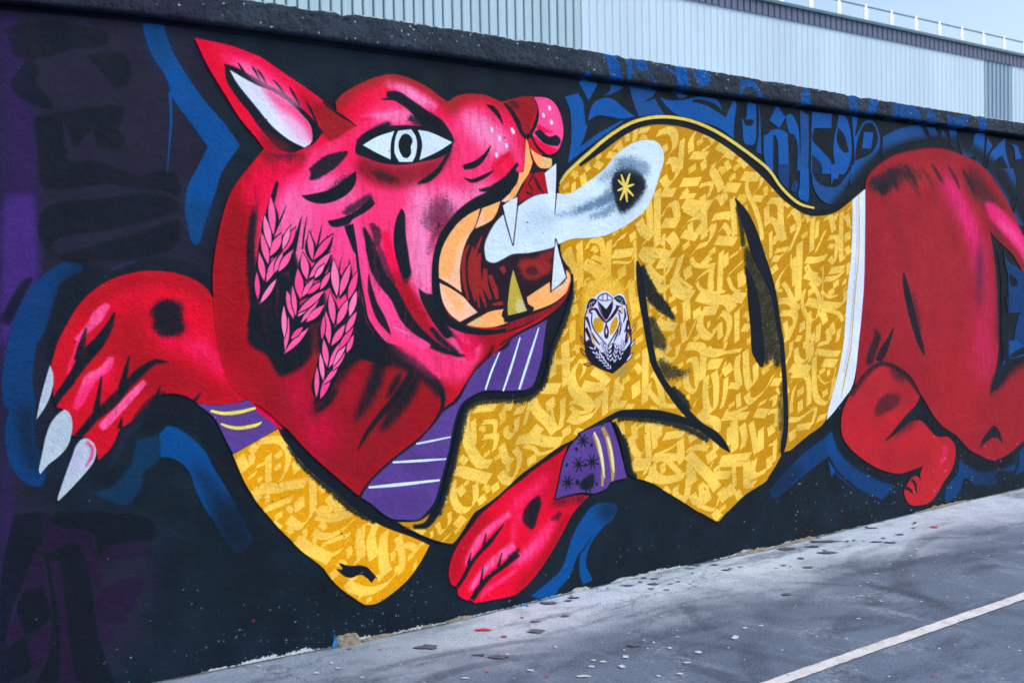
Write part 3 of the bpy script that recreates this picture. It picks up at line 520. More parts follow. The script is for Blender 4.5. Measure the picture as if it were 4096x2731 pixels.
r|let|2.1|0.5|1|shirt||4348,1115,4324,1082 4401,1118,4354,1086 4425,1052,4378,1029 4447,929,4400,908
r|let|2.1|0.5|1|shirt||4342,1064,4312,1050 4342,1020,4310,1000 4438,943,4411,918 4545,929,4524,904
r|let|2.1|0.5|1|shirt||4158,956,4134,924 4215,951,4190,919
r|let|2.0|0.5|1|shirt||4130,868,4096,852 4144,773,4110,757
r|let|2.1|0.5|1|shirt||4196,789,4154,768 4227,711,4184,686 4264,684,4243,656 4309,722,4281,705
r|let|2.1|0.5|1|shirt||4221,851,4180,831 4235,766,4194,748
r|let|2.1|0.5|1|shirt||4328,854,4284,834 4326,758,4282,739 4331,637,4289,620 4294,569,4257,552
r|let|2.1|0.5|1|shirt||4226,828,4206,804 4283,847,4263,822
r|let|2.1|0.5|1|shirt||4368,850,4326,831 4382,704,4340,686
r|let|2.1|0.5|1|shirt||4421,859,4374,838 4415,763,4368,743
r|let|2.2|0.5|1|shirt||4445,777,4413,733 4608,781,4575,737
r|let|2.2|0.5|1|shirt||4594,761,4572,746 4513,703,4495,684 4352,665,4335,644
r|let|2.2|0.5|1|shirt||4585,737,4528,713 4591,614,4534,590
r|let|2.2|0.5|1|shirt||4359,669,4327,629 4588,646,4555,605
r|let|2.2|0.5|1|shirt||4685,767,4621,739 4693,723,4629,695
r|let|2.1|0.5|1|shirt||4209,662,4166,609 4323,644,4279,591
r|let|2.1|0.5|1|shirt||4198,615,4176,585 4304,615,4281,585
r|let|2.2|0.5|1|shirt||4618,673,4596,645 4690,686,4665,654 4799,671,4770,637
r|let|2.2|0.5|1|shirt||4647,660,4584,619 4725,590,4662,549 4814,517,4748,478 4887,432,4818,395
r|let|2.1|0.5|1|shirt||4371,619,4314,595 4372,572,4311,534 4451,535,4414,490 4603,540,4571,498
r|let|2.2|0.5|1|shirt||4359,629,4343,607 4448,640,4422,615 4569,547,4536,524
r|let|2.2|0.5|1|shirt||4660,606,4604,583 4649,514,4594,492 4629,392,4574,371
r|let|2.2|0.5|1|shirt||4544,594,4529,578 4578,609,4564,593
r|let|2.2|0.5|1|shirt||4670,545,4609,519 4687,481,4625,455
r|let|2.3|0.5|1|shirt||4831,652,4755,616 4857,599,4781,563
r|let|2.3|0.5|1|shirt||4827,579,4811,571 4799,538,4783,530
r|let|2.3|0.5|1|shirt||4900,602,4866,559 5155,596,5119,552
r|let|2.3|0.5|1|shirt||4885,558,4825,534 4882,517,4826,474 4983,505,4946,461
r|let|2.3|0.5|1|shirt||4885,564,4862,537 5119,546,5096,518
r|let|2.3|0.5|1|shirt||5012,589,4977,575 5018,415,4983,402
r|let|2.4|0.5|1|shirt||5139,557,5076,532 5149,430,5081,399 5202,429,5163,384
r|let|2.4|0.5|1|shirt||5202,561,5148,540 5191,472,5136,436 5296,491,5267,457
r|let|2.3|0.5|1|shirt||5032,813,4965,785 5039,728,4973,702 5037,632,4972,607
r|let|2.3|0.5|1|shirt||4983,773,4938,754 4981,665,4936,647
r|let|2.4|0.5|1|shirt||5102,779,5045,755 5118,699,5064,677 5095,635,5046,616
r|let|2.4|0.5|1|shirt||5175,784,5125,763 5202,678,5152,657 5220,598,5170,577
r|let|2.4|0.5|1|shirt||5264,738,5209,716 5262,607,5206,586
r|let|2.3|0.5|1|shirt||4924,848,4888,803 5140,837,5103,792
r|let|2.3|0.5|1|shirt||4949,872,4920,850 4979,850,4962,828 5131,876,5115,856
r|let|2.3|0.5|1|shirt||4799,1078,4749,1056 4789,967,4737,944 4815,884,4762,849 4865,897,4821,877 4881,1023,4828,1000 4865,1101,4810,1075
r|let|2.2|0.5|1|shirt||4949,1150,4929,1140 4891,1059,4874,1049 4761,987,4748,975 4709,952,4692,942 4673,905,4655,896
r|let|2.3|0.5|1|shirt||4748,890,4686,853 4779,854,4724,810 4882,818,4819,779 4889,748,4828,722
r|let|2.3|0.5|1|shirt||4976,1140,4902,1101 5003,1094,4929,1055
r|let|2.3|0.5|1|shirt||4960,1060,4916,1041 4948,965,4906,947 4918,885,4878,868
r|let|2.3|0.5|1|shirt||5068,1183,5017,1161 5059,1108,5005,1084 5077,1024,5021,1000 5076,998,5022,975
r|let|2.3|0.5|1|shirt||4980,1022,4949,987 5074,1010,5043,974
r|let|2.3|0.5|1|shirt||5060,958,5017,939 5068,881,5025,862
r|let|2.4|0.5|1|shirt||5137,1213,5082,1188 5145,1072,5088,1047 5169,1001,5119,960 5217,1033,5168,1012 5222,1131,5167,1107
r|let|2.4|0.5|1|shirt||5144,960,5085,927 5167,915,5137,877 5296,971,5263,945 5381,1056,5339,1034
r|let|2.4|0.5|1|shirt||5213,855,5166,802 5321,840,5273,786
r|let|2.4|0.5|1|shirt||5231,885,5207,858 5300,906,5276,879
r|let|2.2|0.5|1|shirt||4629,1178,4605,1146 4701,1180,4655,1150 4716,1094,4672,1074 4696,996,4671,975 4637,1040,4591,1014 4629,1111,4585,1091
r|let|2.2|0.5|1|shirt||4638,1271,4599,1224 4771,1251,4711,1209 4778,1156,4720,1130 4766,1063,4710,1038
r|let|2.3|0.5|1|shirt||4807,1245,4765,1211 4837,1225,4807,1190 4934,1222,4911,1196 4961,1268,4922,1249
r|let|2.3|0.5|1|shirt||4734,1218,4712,1194 4848,1193,4830,1170 4948,1207,4932,1185 5080,1214,5063,1191
r|let|2.1|0.5|1|shirt||4442,1290,4403,1270 4422,1245,4372,1220 4466,1197,4426,1156 4545,1197,4517,1172 4572,1267,4527,1246
r|let|2.1|0.5|1|shirt||4478,1268,4434,1241 4503,1237,4458,1209
r|let|2.2|0.5|1|shirt||4673,421,4619,394 4696,385,4648,349 4751,372,4716,333
r|let|2.2|0.5|1|shirt||4697,445,4685,433 4734,462,4719,445 4790,437,4770,420
r|let|2.3|0.5|1|shirt||4779,430,4708,399 4805,364,4734,333
r|let|2.2|0.5|1|shirt||4740,470,4696,452 4747,356,4702,339
r|let|2.2|0.5|1|shirt||4541,476,4492,456 4542,426,4490,396 4622,395,4581,357
r|let|2.2|0.5|1|shirt||4444,484,4386,448 4485,442,4427,407
r|let|2.3|0.5|1|shirt||4912,420,4847,388 4958,358,4892,325
r|let|2.3|0.5|1|shirt||4974,437,4916,407 5020,380,4962,350
r|let|2.3|0.5|1|shirt||5044,392,4994,369 5072,344,5021,321
r|let|2.3|0.5|1|shirt||4700,351,4678,329 4831,307,4815,288 4881,366,4858,356
r|let|2.2|0.5|1|shirt||4780,740,4738,723 4769,666,4727,649
r|let|2.3|0.5|1|shirt||4863,708,4816,689 4871,644,4824,625
r|let|2.1|0.5|1|shirt||4308,559,4275,534 4357,523,4324,499
r|let|2.3|0.5|1|shirt||4809,1166,4778,1126 4919,1161,4886,1121
r|let|2.3|0.5|1|shirt||4792,1127,4775,1105 4892,1128,4875,1105
r|let|2.2|0.5|1|shirt||4491,1025,4445,999 4515,987,4470,961
r|let|2.3|0.5|1|shirt||4850,301,4795,269 4895,257,4840,225
r|let|2.4|0.5|1|shirt||5347,2102,5312,2060 5458,2096,5400,2059 5465,1987,5410,1960 5483,1863,5428,1836
r|let|2.4|0.5|1|shirt||5385,2149,5355,2132 5368,2170,5353,2149 5422,2160,5398,2137
r|let|2.4|0.5|1|shirt||5357,1993,5318,1961 5409,1967,5365,1938 5438,1913,5394,1889
r|let|2.4|0.5|1|shirt||5428,1983,5386,1962 5436,1859,5394,1839
r|let|2.5|0.5|1|shirt||5528,1999,5488,1977 5542,2037,5517,2006 5608,2034,5553,1999 5635,1956,5586,1932 5588,1875,5547,1853 5535,1795,5495,1774
r|let|2.5|0.5|1|shirt||5574,1956,5523,1930 5579,1916,5527,1891
r|let|2.5|0.5|1|shirt||5498,2096,5461,2062 5549,2078,5511,2044
r|let|2.5|0.5|1|shirt||5657,1973,5627,1957 5686,2027,5662,1998 5726,1978,5684,1955
r|let|2.5|0.5|1|shirt||5770,2005,5724,1983 5759,1918,5712,1896 5752,1797,5705,1775
r|let|2.6|0.5|1|shirt||5809,1984,5771,1966 5796,1876,5758,1858
r|let|2.6|0.5|1|shirt||5783,1788,5749,1770 5837,1863,5803,1845 5882,1925,5847,1907
r|let|2.6|0.5|1|shirt||5866,1998,5843,1969 5943,2014,5896,1983 5975,1923,5927,1899
r|let|2.6|0.5|1|shirt||5910,1885,5882,1852 6008,1884,5959,1856 5993,1790,5951,1771 5960,1724,5937,1700 5929,1761,5882,1731
r|let|2.6|0.5|1|shirt||5911,1838,5880,1804 5966,1832,5934,1798
r|let|2.6|0.5|1|shirt||5996,2031,5954,2011 5984,1989,5943,1969
r|let|2.6|0.5|1|shirt||6053,2047,6008,2025 6046,1895,6000,1874 6051,1744,6002,1721 6076,1770,6045,1751
r|let|2.6|0.5|1|shirt||6039,2034,6022,2024 6139,1940,6121,1929
r|let|2.7|0.5|1|shirt||6102,2058,6071,2031 6147,2087,6117,2060
r|let|2.7|0.5|1|shirt||6106,2033,6067,2014 6127,1965,6088,1945
r|let|2.7|0.5|1|shirt||6116,1921,6054,1891 6127,1873,6064,1843
r|let|2.4|0.5|1|shirt||5362,1908,5330,1892 5360,1751,5328,1736
r|let|2.4|0.5|1|shirt||5401,1882,5370,1867 5390,1829,5360,1815
r|let|2.5|0.5|1|shirt||5484,1904,5449,1887 5493,1858,5458,1841
r|let|2.4|0.5|1|shirt||5395,1798,5373,1768 5515,1813,5476,1781 5455,1769,5433,1746 5364,1737,5343,1712
r|let|2.4|0.5|1|shirt||5381,1763,5347,1724 5441,1757,5406,1718
r|let|2.4|0.5|1|shirt||5394,1709,5332,1675 5413,1676,5351,1642
r|let|2.5|0.5|1|shirt||5424,1571,5378,1550 5431,1623,5392,1603 5490,1689,5456,1668 5559,1737,5531,1712
r|let|2.4|0.5|1|shirt||5411,1564,5390,1545 5451,1550,5430,1531
r|let|2.5|0.5|1|shirt||5645,1853,5583,1823 5638,1693,5575,1664 5626,1559,5562,1531 5636,1500,5571,1470
r|let|2.5|0.5|1|shirt||5579,1756,5532,1734 5587,1590,5540,1568
r|let|2.5|0.5|1|shirt||5538,1768,5523,1761 5542,1682,5527,1675
r|let|2.6|0.5|1|shirt||5688,1754,5651,1709 5792,1753,5759,1711 5889,1773,5857,1733
r|let|2.5|0.5|1|shirt||5698,1711,5651,1685 5731,1667,5690,1635 5796,1657,5774,1632 5855,1707,5824,1689
r|let|2.5|0.5|1|shirt||5678,1658,5638,1618 5776,1637,5730,1597 5842,1602,5790,1564
r|let|2.6|0.5|1|shirt||5847,1695,5832,1688 5839,1511,5824,1505 5832,1409,5817,1403
r|let|2.6|0.5|1|shirt||5923,1687,5886,1641 6067,1701,6029,1654
r|let|2.6|0.5|1|shirt||5864,1628,5835,1592 5983,1639,5956,1606 6073,1678,6045,1649
r|let|2.6|0.5|1|shirt||5998,1615,5940,1589 5998,1574,5940,1548
r|let|2.6|0.5|1|shirt||5942,1561,5885,1535 5953,1527,5896,1500
r|let|2.5|0.5|1|shirt||5750,1570,5690,1543 5749,1530,5689,1503
r|let|2.6|0.5|1|shirt||6067,1583,6026,1565 6079,1617,6038,1599
r|let|2.6|0.5|1|shirt||6047,1532,6023,1519 6081,1573,6057,1560
r|let|2.6|0.5|1|shirt||5700,1502,5653,1452 5837,1479,5792,1429 5986,1467,5948,1421 6080,1483,6033,1456 6106,1553,6042,1525
r|let|2.6|0.5|1|shirt||5827,1545,5804,1526 5911,1509,5893,1491 5997,1521,5983,1504
r|let|2.5|0.5|1|shirt||5672,1558,5641,1544 5651,1465,5617,1450 5712,1380,5679,1357 5782,1380,5759,1367 5821,1482,5787,1467 5780,1559,5744,1540 5727,1608,5692,1587
r|let|2.5|0.5|1|shirt||5426,1502,5393,1462 5545,1501,5497,1459 5611,1436,5552,1401
r|let|2.5|0.5|1|shirt||5445,1429,5412,1389 5576,1427,5525,1386 5584,1357,5536,1335 5508,1248,5465,1227
r|let|2.5|0.5|1|shirt||5469,1604,5434,1582 5509,1570,5473,1549 5560,1503,5523,1483 5611,1435,5574,1415
r|let|2.5|0.5|1|shirt||5609,1466,5576,1451 5609,1433,5575,1418
r|let|2.5|0.5|1|shirt||5722,1421,5671,1398 5721,1353,5670,1331 5708,1240,5658,1219
r|let|2.6|0.5|1|shirt||5843,1428,5785,1398 5875,1386,5817,1357 5884,1350,5828,1324
r|let|2.6|0.5|1|shirt||5836,1437,5814,1415 6002,1406,5975,1384 6049,1354,6016,1337
r|let|2.6|0.5|1|shirt||5887,1304,5867,1287 5954,1342,5933,1326 6012,1388,5987,1374
r|let|2.6|0.5|1|shirt||5901,1312,5854,1292 5922,1231,5875,1210
r|let|2.5|0.5|1|shirt||5660,1363,5605,1339 5659,1309,5604,1285
r|let|2.5|0.5|1|shirt||5490,1366,5446,1345 5508,1291,5466,1273 5484,1246,5448,1230
r|let|2.5|0.5|1|shirt||5533,1334,5504,1321 5532,1294,5503,1281
r|let|2.5|0.5|1|shirt||5584,1271,5553,1234 5636,1269,5605,1232
r|let|2.6|0.5|1|shirt||5817,1343,5766,1321 5804,1236,5754,1215
r|let|2.6|0.5|1|shirt||5749,1290,5704,1270 5759,1237,5714,1217
r|let|2.6|0.5|1|shirt||5943,1345,5900,1325 5964,1275,5921,1256
r|let|2.6|0.5|1|shirt||6019,1307,5978,1289 5996,1226,5954,1209
r|let|2.7|0.5|1|shirt||6092,1407,6064,1393 6069,1379,6041,1366
r|let|2.7|0.5|1|shirt||6103,1829,6053,1803 6131,1788,6081,1762
r|let|2.7|0.5|1|shirt||6112,1721,6075,1704 6117,1651,6079,1634
r|let|2.5|0.5|1|shirt||5547,1243,5507,1226 5534,1177,5498,1161 5480,1100,5447,1084
r|let|2.5|0.5|1|shirt||5592,1204,5543,1182 5611,1135,5564,1103 5700,1130,5663,1112 5697,1239,5649,1219
r|let|2.5|0.5|1|shirt||5667,1236,5637,1224 5666,1196,5636,1183
r|let|2.5|0.5|1|shirt||5741,1238,5689,1216 5737,1149,5691,1130 5673,1095,5647,1068 5538,1086,5511,1052
r|let|2.5|0.5|1|shirt||5540,1104,5489,1048 5728,1081,5676,1024
r|let|2.6|0.5|1|shirt||5790,1219,5767,1190 5910,1234,5886,1206
r|let|2.6|0.5|1|shirt||5775,1184,5739,1145 5915,1164,5879,1125 6013,1159,5980,1121
r|let|2.6|0.5|1|shirt||5769,1141,5722,1121 5768,965,5718,945 5799,879,5748,850 5884,849,5858,825 5949,938,5905,921 5962,1000,5915,981
r|let|2.6|0.5|1|shirt||5854,1118,5808,1067 5986,1105,5939,1053
r|let|2.6|0.5|1|shirt||5900,1048,5869,1036 5900,1014,5869,1002
r|let|2.6|0.5|1|shirt||5968,1061,5956,1056 5933,987,5923,982 5845,967,5835,957 5783,1018,5769,1010
r|let|2.6|0.5|1|shirt||5877,931,5824,910 5876,890,5823,869
r|let|2.5|0.5|1|shirt||5520,987,5486,967 5551,1012,5517,992
r|let|2.5|0.5|1|shirt||5538,1045,5510,1012 5681,1038,5637,1004 5714,955,5665,935 5712,846,5664,827
r|let|2.5|0.5|1|shirt||5669,1029,5649,1013 5567,960,5541,947 5537,869,5506,856 5537,809,5504,796
r|let|2.5|0.5|1|shirt||5638,957,5573,930 5643,916,5577,890
r|let|2.5|0.5|1|shirt||5630,880,5579,860 5629,812,5578,793
r|let|2.5|0.5|1|shirt||5504,775,5475,741 5605,772,5579,741 5680,797,5653,771 5755,832,5727,806
r|let|2.6|0.5|1|shirt||5696,799,5679,779 5770,813,5733,797 5734,718,5703,706
r|let|2.5|0.5|1|shirt||5577,725,5544,685 5724,726,5690,686
r|let|2.5|0.5|1|shirt||5550,701,5488,676 5565,646,5502,622
r|let|2.6|0.5|1|shirt||5790,763,5754,721 5877,776,5841,734
r|let|2.4|0.5|1|shirt||5362,1024,5322,976 5442,1019,5401,971
r|let|2.4|0.5|1|shirt||5393,966,5369,951 5433,930,5408,915
r|let|2.4|0.5|1|shirt||5330,909,5310,884 5392,919,5348,894 5378,862,5340,847
r|let|2.4|0.5|1|shirt||5323,836,5295,802 5415,833,5362,806 5401,737,5354,719
r|let|2.4|0.5|1|shirt||5361,752,5294,725 5370,699,5303,672
r|let|2.4|0.5|1|shirt||5384,656,5348,643 5372,525,5336,512
r|let|2.5|0.5|1|shirt||5426,798,5391,784 5435,758,5400,744
r|let|2.4|0.5|1|shirt||5330,560,5279,541 5338,493,5288,474
r|let|2.4|0.5|1|shirt||5312,630,5300,615 5392,635,5380,620
r|let|1.8|0.5|1|shirt||3134,1019,3090,996 3121,936,3073,912 3140,848,3088,818 3200,762,3152,722 3258,752,3225,708
r|let|1.8|0.5|1|shirt||3163,1023,3138,986 3294,1024,3269,986
r|let|1.8|0.5|1|shirt||3159,960,3126,944 3162,838,3130,822
r|let|1.8|0.5|1|shirt||3209,949,3192,925 3287,941,3259,920 3281,873,3255,860
r|let|1.8|0.5|1|shirt||3208,876,3189,848 3295,873,3260,848 3278,799,3247,785
r|let|1.8|0.5|1|shirt||3193,820,3175,801 3226,843,3209,824
r|let|1.7|0.5|1|shirt||3045,844,3017,828 3051,828,3023,812
r|let|1.7|0.5|1|shirt||3077,794,3046,767 3114,764,3083,737
r|let|1.7|0.5|1|shirt||3035,697,2994,675 3048,742,3021,699 3130,720,3090,672 3253,680,3212,631
r|let|1.7|0.5|1|shirt||3038,678,3002,661 3038,601,2999,581 3066,550,3031,520 3115,535,3096,509 3162,573,3129,557 3166,653,3129,635
r|let|1.7|0.5|1|shirt||3071,652,3031,627 3095,612,3056,587
r|let|1.7|0.5|1|shirt||2988,644,2963,632 2980,567,2955,555
r|let|1.8|0.5|1|shirt||3201,589,3155,564 3214,555,3167,531
r|let|1.8|0.5|1|shirt||3288,642,3242,619 3294,603,3248,581
r|let|1.8|0.5|1|shirt||3340,1019,3316,984 3395,1015,3370,980
r|let|1.8|0.5|1|shirt||3356,912,3322,895 3363,877,3327,853 3393,866,3365,836
r|let|1.8|0.5|1|shirt||3331,826,3289,803 3356,755,3314,728 3391,744,3360,709
r|let|1.8|0.5|1|shirt||3323,696,3276,665 3353,657,3311,620 3389,649,3358,609
r|let|1.7|0.5|1|shirt||2963,546,2946,537 2956,533,2939,524
r|letr|1.5|0.5|1|arm||2037,966,2020,937 2130,968,2107,937 2179,911,2147,891 2169,838,2143,824 2135,781,2112,766
r|letr|1.5|0.5|1|arm||2087,900,2056,883 2085,844,2054,827 2083,774,2052,757
r|letr|1.4|0.5|1|arm||2020,855,2010,838 2076,872,2065,855
r|letr|1.5|0.5|1|arm||2228,874,2178,844 2237,825,2187,796
r|letr|1.5|0.5|1|arm||2036,775,2009,730 2126,768,2099,724 2197,774,2171,730 2260,776,2233,732
r|letr|1.5|0.5|1|arm||2292,799,2257,780 2294,707,2259,689 2292,626,2257,608
r|letr|1.5|0.5|1|arm||2049,673,2030,641 2110,688,2090,657 2187,707,2167,675
r|letr|1.5|0.5|1|arm||2233,701,2184,674 2236,652,2188,626
r|letr|1.5|0.5|1|arm||2370,693,2332,665 2401,652,2364,621 2442,618,2407,585
r|letr|1.5|0.5|1|arm||2306,643,2286,613 2381,633,2361,603
r|letr|1.4|0.5|1|arm||1962,913,1923,887 1985,851,1945,825
r|letr|1.4|0.5|1|arm||2006,951,1978,922 2031,930,2003,901
r|letr|1.4|0.5|1|arm||1985,813,1972,795 2020,832,2008,814
r|letr|1.4|0.5|1|arm||2015,764,1988,746 2038,715,2011,696
r|letr|1.5|0.5|1|arm||2094,609,2070,585 2129,580,2105,556
r|letr|1.5|0.5|1|arm||2170,622,2138,589 2221,581,2199,548 2264,601,2241,583 2289,646,2261,629
r|letr|1.5|0.5|1|arm||2303,621,2276,582 2382,600,2358,562 2480,606,2457,570
r|letr|1.5|0.5|1|arm||2284,547,2259,517 2334,520,2315,490 2408,525,2392,502 2487,572,2470,551
r|letr|1.5|0.5|1|arm||2207,531,2167,490 2268,484,2229,442 2373,420,2334,377
r|letr|1.5|0.5|1|arm||2319,479,2306,457 2385,494,2371,472 2462,507,2448,485
r|letr|1.6|0.5|1|arm||2361,423,2347,403 2416,442,2402,425 2458,484,2439,470
r|letr|1.6|0.5|1|arm||2536,535,2487,510 2529,462,2478,437 2529,390,2485,368 2486,382,2460,347
r|letr|1.6|0.5|1|arm||2588,573,2538,527 2616,539,2565,514 2585,468,2535,444 2602,382,2548,355
r|letr|1.6|0.5|1|arm||2659,492,2611,468 2648,434,2597,409 2653,344,2598,317 2670,303,2613,272
r|letr|1.6|0.5|1|arm||2724,460,2685,440 2739,391,2701,372 2742,323,2706,306 2727,283,2695,268
r|letr|1.7|0.5|1|arm||2693,409,2677,385 2772,414,2752,387 2823,381,2795,355
r|letr|1.5|0.5|1|arm||2380,353,2346,334 2390,322,2356,303
r|letr|1.6|0.5|1|arm||2452,300,2412,265 2486,266,2453,227 2565,240,2542,204 2651,256,2629,228 2710,294,2678,274 2721,328,2680,309
r|letr|1.6|0.5|1|arm||2517,247,2489,234 2516,208,2488,195
r|letr|1.7|0.5|1|arm||2805,323,2786,314 2798,288,2780,279
r|letr|1.7|0.5|1|arm||2852,402,2840,384 2828,406,2816,388
r|letr|1.7|0.5|1|shirt||2806,494,2783,472 2859,455,2836,434
r|letr|1.7|0.5|1|shirt||2899,453,2881,445 2898,422,2881,414
r|letr|1.7|0.5|1|shirt||2936,489,2908,472 2953,447,2937,424 3000,476,2980,466 3004,529,2979,517
r|letr|1.7|0.5|1|shirt||3003,427,2987,409 2952,398,2936,380
r|letr|1.7|0.5|1|shirt||3058,505,3011,467 3095,474,3048,435
r|let2|2.6|0.5|1|shirt||5302,1285,5244,1257 5312,1248,5256,1223 5304,1212,5252,1189
r|let2|2.5|0.5|1|shirt||5230,1460,5197,1422 5285,1454,5235,1418 5294,1417,5242,1392
r|let2|2.5|0.5|1|shirt||5225,1605,5191,1566 5280,1600,5230,1563 5289,1563,5237,1537
r|let2|2.5|0.5|1|shirt||5203,1713,5170,1674 5258,1708,5208,1671 5267,1672,5215,1646
r|let2|2.6|0.5|1|shirt||5323,1370,5289,1331 5379,1363,5328,1327 5388,1326,5335,1301
r|let2|2.3|0.5|1|shirt||4581,879,4551,844 4630,870,4585,838 4638,835,4591,814
r|let2|2.3|0.5|1|shirt||4388,1515,4330,1485 4393,1482,4335,1452
r|let2|2.6|0.5|1|shirt||5364,1183,5305,1156 5374,1146,5317,1121 5366,1110,5313,1087
r|let2|2.3|0.5|1|shirt||4476,1129,4447,1094 4524,1122,4480,1089 4532,1087,4486,1065
r|let2|2.5|0.5|1|shirt||5158,1966,5101,1936 5168,1931,5114,1903 5160,1895,5109,1870
r|let2|2.5|0.5|1|shirt||5182,1816,5149,1776 5236,1811,5187,1774 5246,1775,5194,1749
r|let2|2.1|0.5|1|shirt||4001,2175,3947,2143 4005,2144,3951,2113
r|let2|2.2|0.5|1|shirt||4358,1363,4308,1337 4366,1329,4319,1306 4359,1296,4315,1275
r|let2|2.1|0.5|1|shirt||4114,2241,4059,2208 4118,2209,4063,2177
r|let2|2.5|0.5|1|shirt||5137,2057,5080,2026 5147,2022,5092,1994 5139,1986,5088,1961
r|let2|2.2|0.5|1|shirt||4176,1970,4129,1942 4184,1938,4139,1913 4177,1905,4135,1882
r|let2|2.3|0.5|1|shirt||4637,981,4576,953 4641,947,4580,919
r|let2|2.3|0.5|1|shirt||4711,2273,4649,2238 4715,2240,4654,2205
r|let2|2.5|0.5|1|shirt||5186,1294,5119,1264 5192,1259,5124,1229
r|let2|2.3|0.5|1|shirt||4471,858,4441,824 4519,850,4475,818 4526,814,4481,794
r|let2|2.3|0.5|1|shirt||4332,932,4303,897 4378,923,4336,892 4386,889,4341,868
r|let2|2.6|0.5|1|shirt||5347,1534,5278,1501 5352,1498,5283,1466
r|let2|2.5|0.5|1|shirt||5114,1432,5081,1394 5168,1426,5119,1390 5177,1389,5126,1365
r|let2|2.2|0.5|1|shirt||4277,919,4220,893 4281,887,4224,861
r|let2|1.9|0.5|1|shirt||3336,992,3295,970 3342,961,3303,941 3336,931,3300,914
r|let2|2.2|0.5|1|shirt||4243,2345,4187,2312 4247,2314,4191,2280
r|let2|2.3|0.5|1|shirt||4569,1058,4508,1031 4573,1025,4513,997
r|let2|2.6|0.5|1|shirt||5400,1226,5366,1187 5457,1218,5405,1183 5467,1180,5412,1156
r|let2|2.5|0.5|1|shirt||5247,1209,5179,1179 5252,1174,5184,1143
r|let2|2.2|0.5|1|shirt||4279,1327,4222,1299 4283,1295,4226,1267
r|let2|2.1|0.5|1|shirt||4065,1910,4038,1874 4108,1906,4068,1872 4116,1874,4074,1849
r|let2|2.3|0.5|1|shirt||4357,1188,4328,1153 4404,1181,4361,1149 4411,1147,4367,1125
r|let2|2.3|0.5|1|shirt||4526,1328,4466,1299 4530,1295,4471,1266
r|let2|2.0|0.5|1|shirt||3744,2071,3719,2037 3785,2069,3748,2036 3792,2038,3753,2014
r|let2|2.6|0.5|1|shirt||5453,717,5394,692 5463,679,5406,657 5455,644,5402,624
r|let2|2.2|0.5|1|shirt||4291,1633,4243,1607 4299,1601,4253,1577 4292,1569,4249,1547
r|let2|2.6|0.5|1|shirt||5315,1106,5248,1077 5321,1071,5254,1042
r|let2|2.5|0.5|1|shirt||5074,2112,5042,2074 5125,2109,5078,2072 5134,2075,5085,2048
r|let2|2.6|0.5|1|shirt||5464,922,5406,897 5474,886,5418,863 5466,851,5414,830
r|let2|2.5|0.5|1|shirt||5221,1341,5189,1304 5274,1334,5226,1300 5283,1299,5232,1275
r|let2|2.6|0.5|1|shirt||5370,1299,5337,1262 5424,1292,5375,1258 5433,1256,5382,1233
r|let2|2.3|0.5|1|shirt||4652,1841,4594,1810 4656,1809,4598,1778
r|let2|2.2|0.5|1|shirt||4185,915,4132,891 4188,885,4136,861
r|let2|2.4|0.5|1|shirt||4752,806,4693,781 4756,774,4698,749
r|let2|2.4|0.5|1|shirt||4864,1808,4805,1777 4868,1777,4810,1746
r|let2|2.5|0.5|1|shirt||5234,1528,5172,1498 5239,1496,5177,1466
r|let2|2.6|0.5|1|shirt||5339,1667,5275,1636 5344,1634,5280,1604
r|let2|2.1|0.5|1|shirt||3871,2107,3830,2082 3878,2078,3838,2055 3871,2049,3835,2028
r|let2|2.2|0.5|1|shirt||4175,1113,4124,1088 4179,1083,4128,1059
r|let2|2.5|0.5|1|shirt||5210,1901,5157,1874 5218,1869,5168,1844 5211,1837,5164,1814
r|let2|2.5|0.5|1|shirt||5040,2237,4981,2205 5044,2207,4986,2175
r|let2|2.3|0.5|1|shirt||4534,1542,4481,1515 4538,1513,4484,1486
r|let2|2.1|0.5|1|shirt||3798,1289,3776,1260 3834,1284,3801,1257 3840,1256,3805,1237
r|let2|2.3|0.5|1|shirt||4434,616,4390,596 4441,585,4399,568 4435,557,4396,541
r|let2|2.4|0.5|1|shirt||4723,1316,4670,1291 4727,1288,4674,1262
r|let2|2.1|0.5|1|shirt||3995,2314,3956,2289 4002,2287,3964,2265 3996,2260,3961,2239
r|let2|1.9|0.5|1|shirt||3203,633,3184,607 3234,625,3205,603 3239,599,3209,585
r|let2|2.3|0.5|1|shirt||4587,1165,4536,1141 4591,1137,4540,1113
r|let2|2.2|0.5|1|shirt||4293,2402,4269,2371 4332,2401,4296,2370 4338,2374,4301,2351
r|let2|2.0|0.5|1|shirt||3454,1048,3413,1027 3457,1023,3416,1002
r|let2|2.6|0.5|1|shirt||5343,1463,5315,1431 5390,1458,5347,1428 5398,1427,5353,1406
r|let2|2.1|0.5|1|shirt||3914,1620,3892,1592 3949,1616,3917,1590 3955,1590,3921,1571
r|let2|2.5|0.5|1|shirt||5076,2297,5022,2267 5080,2269,5026,2240
r|let2|2.1|0.5|1|shirt||3950,1893,3929,1864 3985,1890,3953,1863 3991,1864,3958,1844
r|let2|2.5|0.5|1|shirt||4921,320,4868,300 4925,292,4872,272
r|let2|2.6|0.5|1|shirt||5457,638,5408,618 5465,607,5418,589 5458,578,5415,562
r|let2|2.4|0.5|1|shirt||4771,2422,4721,2393 4775,2395,4725,2367
r|let2|2.7|0.5|1|shirt||5689,1913,5630,1885 5694,1885,5635,1856
r|let2|2.6|0.5|1|shirt||5469,1076,5413,1052 5474,1047,5417,1023
r|let2|2.4|0.5|1|shirt||4909,2265,4884,2234 4950,2263,4913,2233 4957,2236,4918,2214
r|let2|2.0|0.5|1|shirt||3773,2127,3733,2102 3776,2103,3736,2079
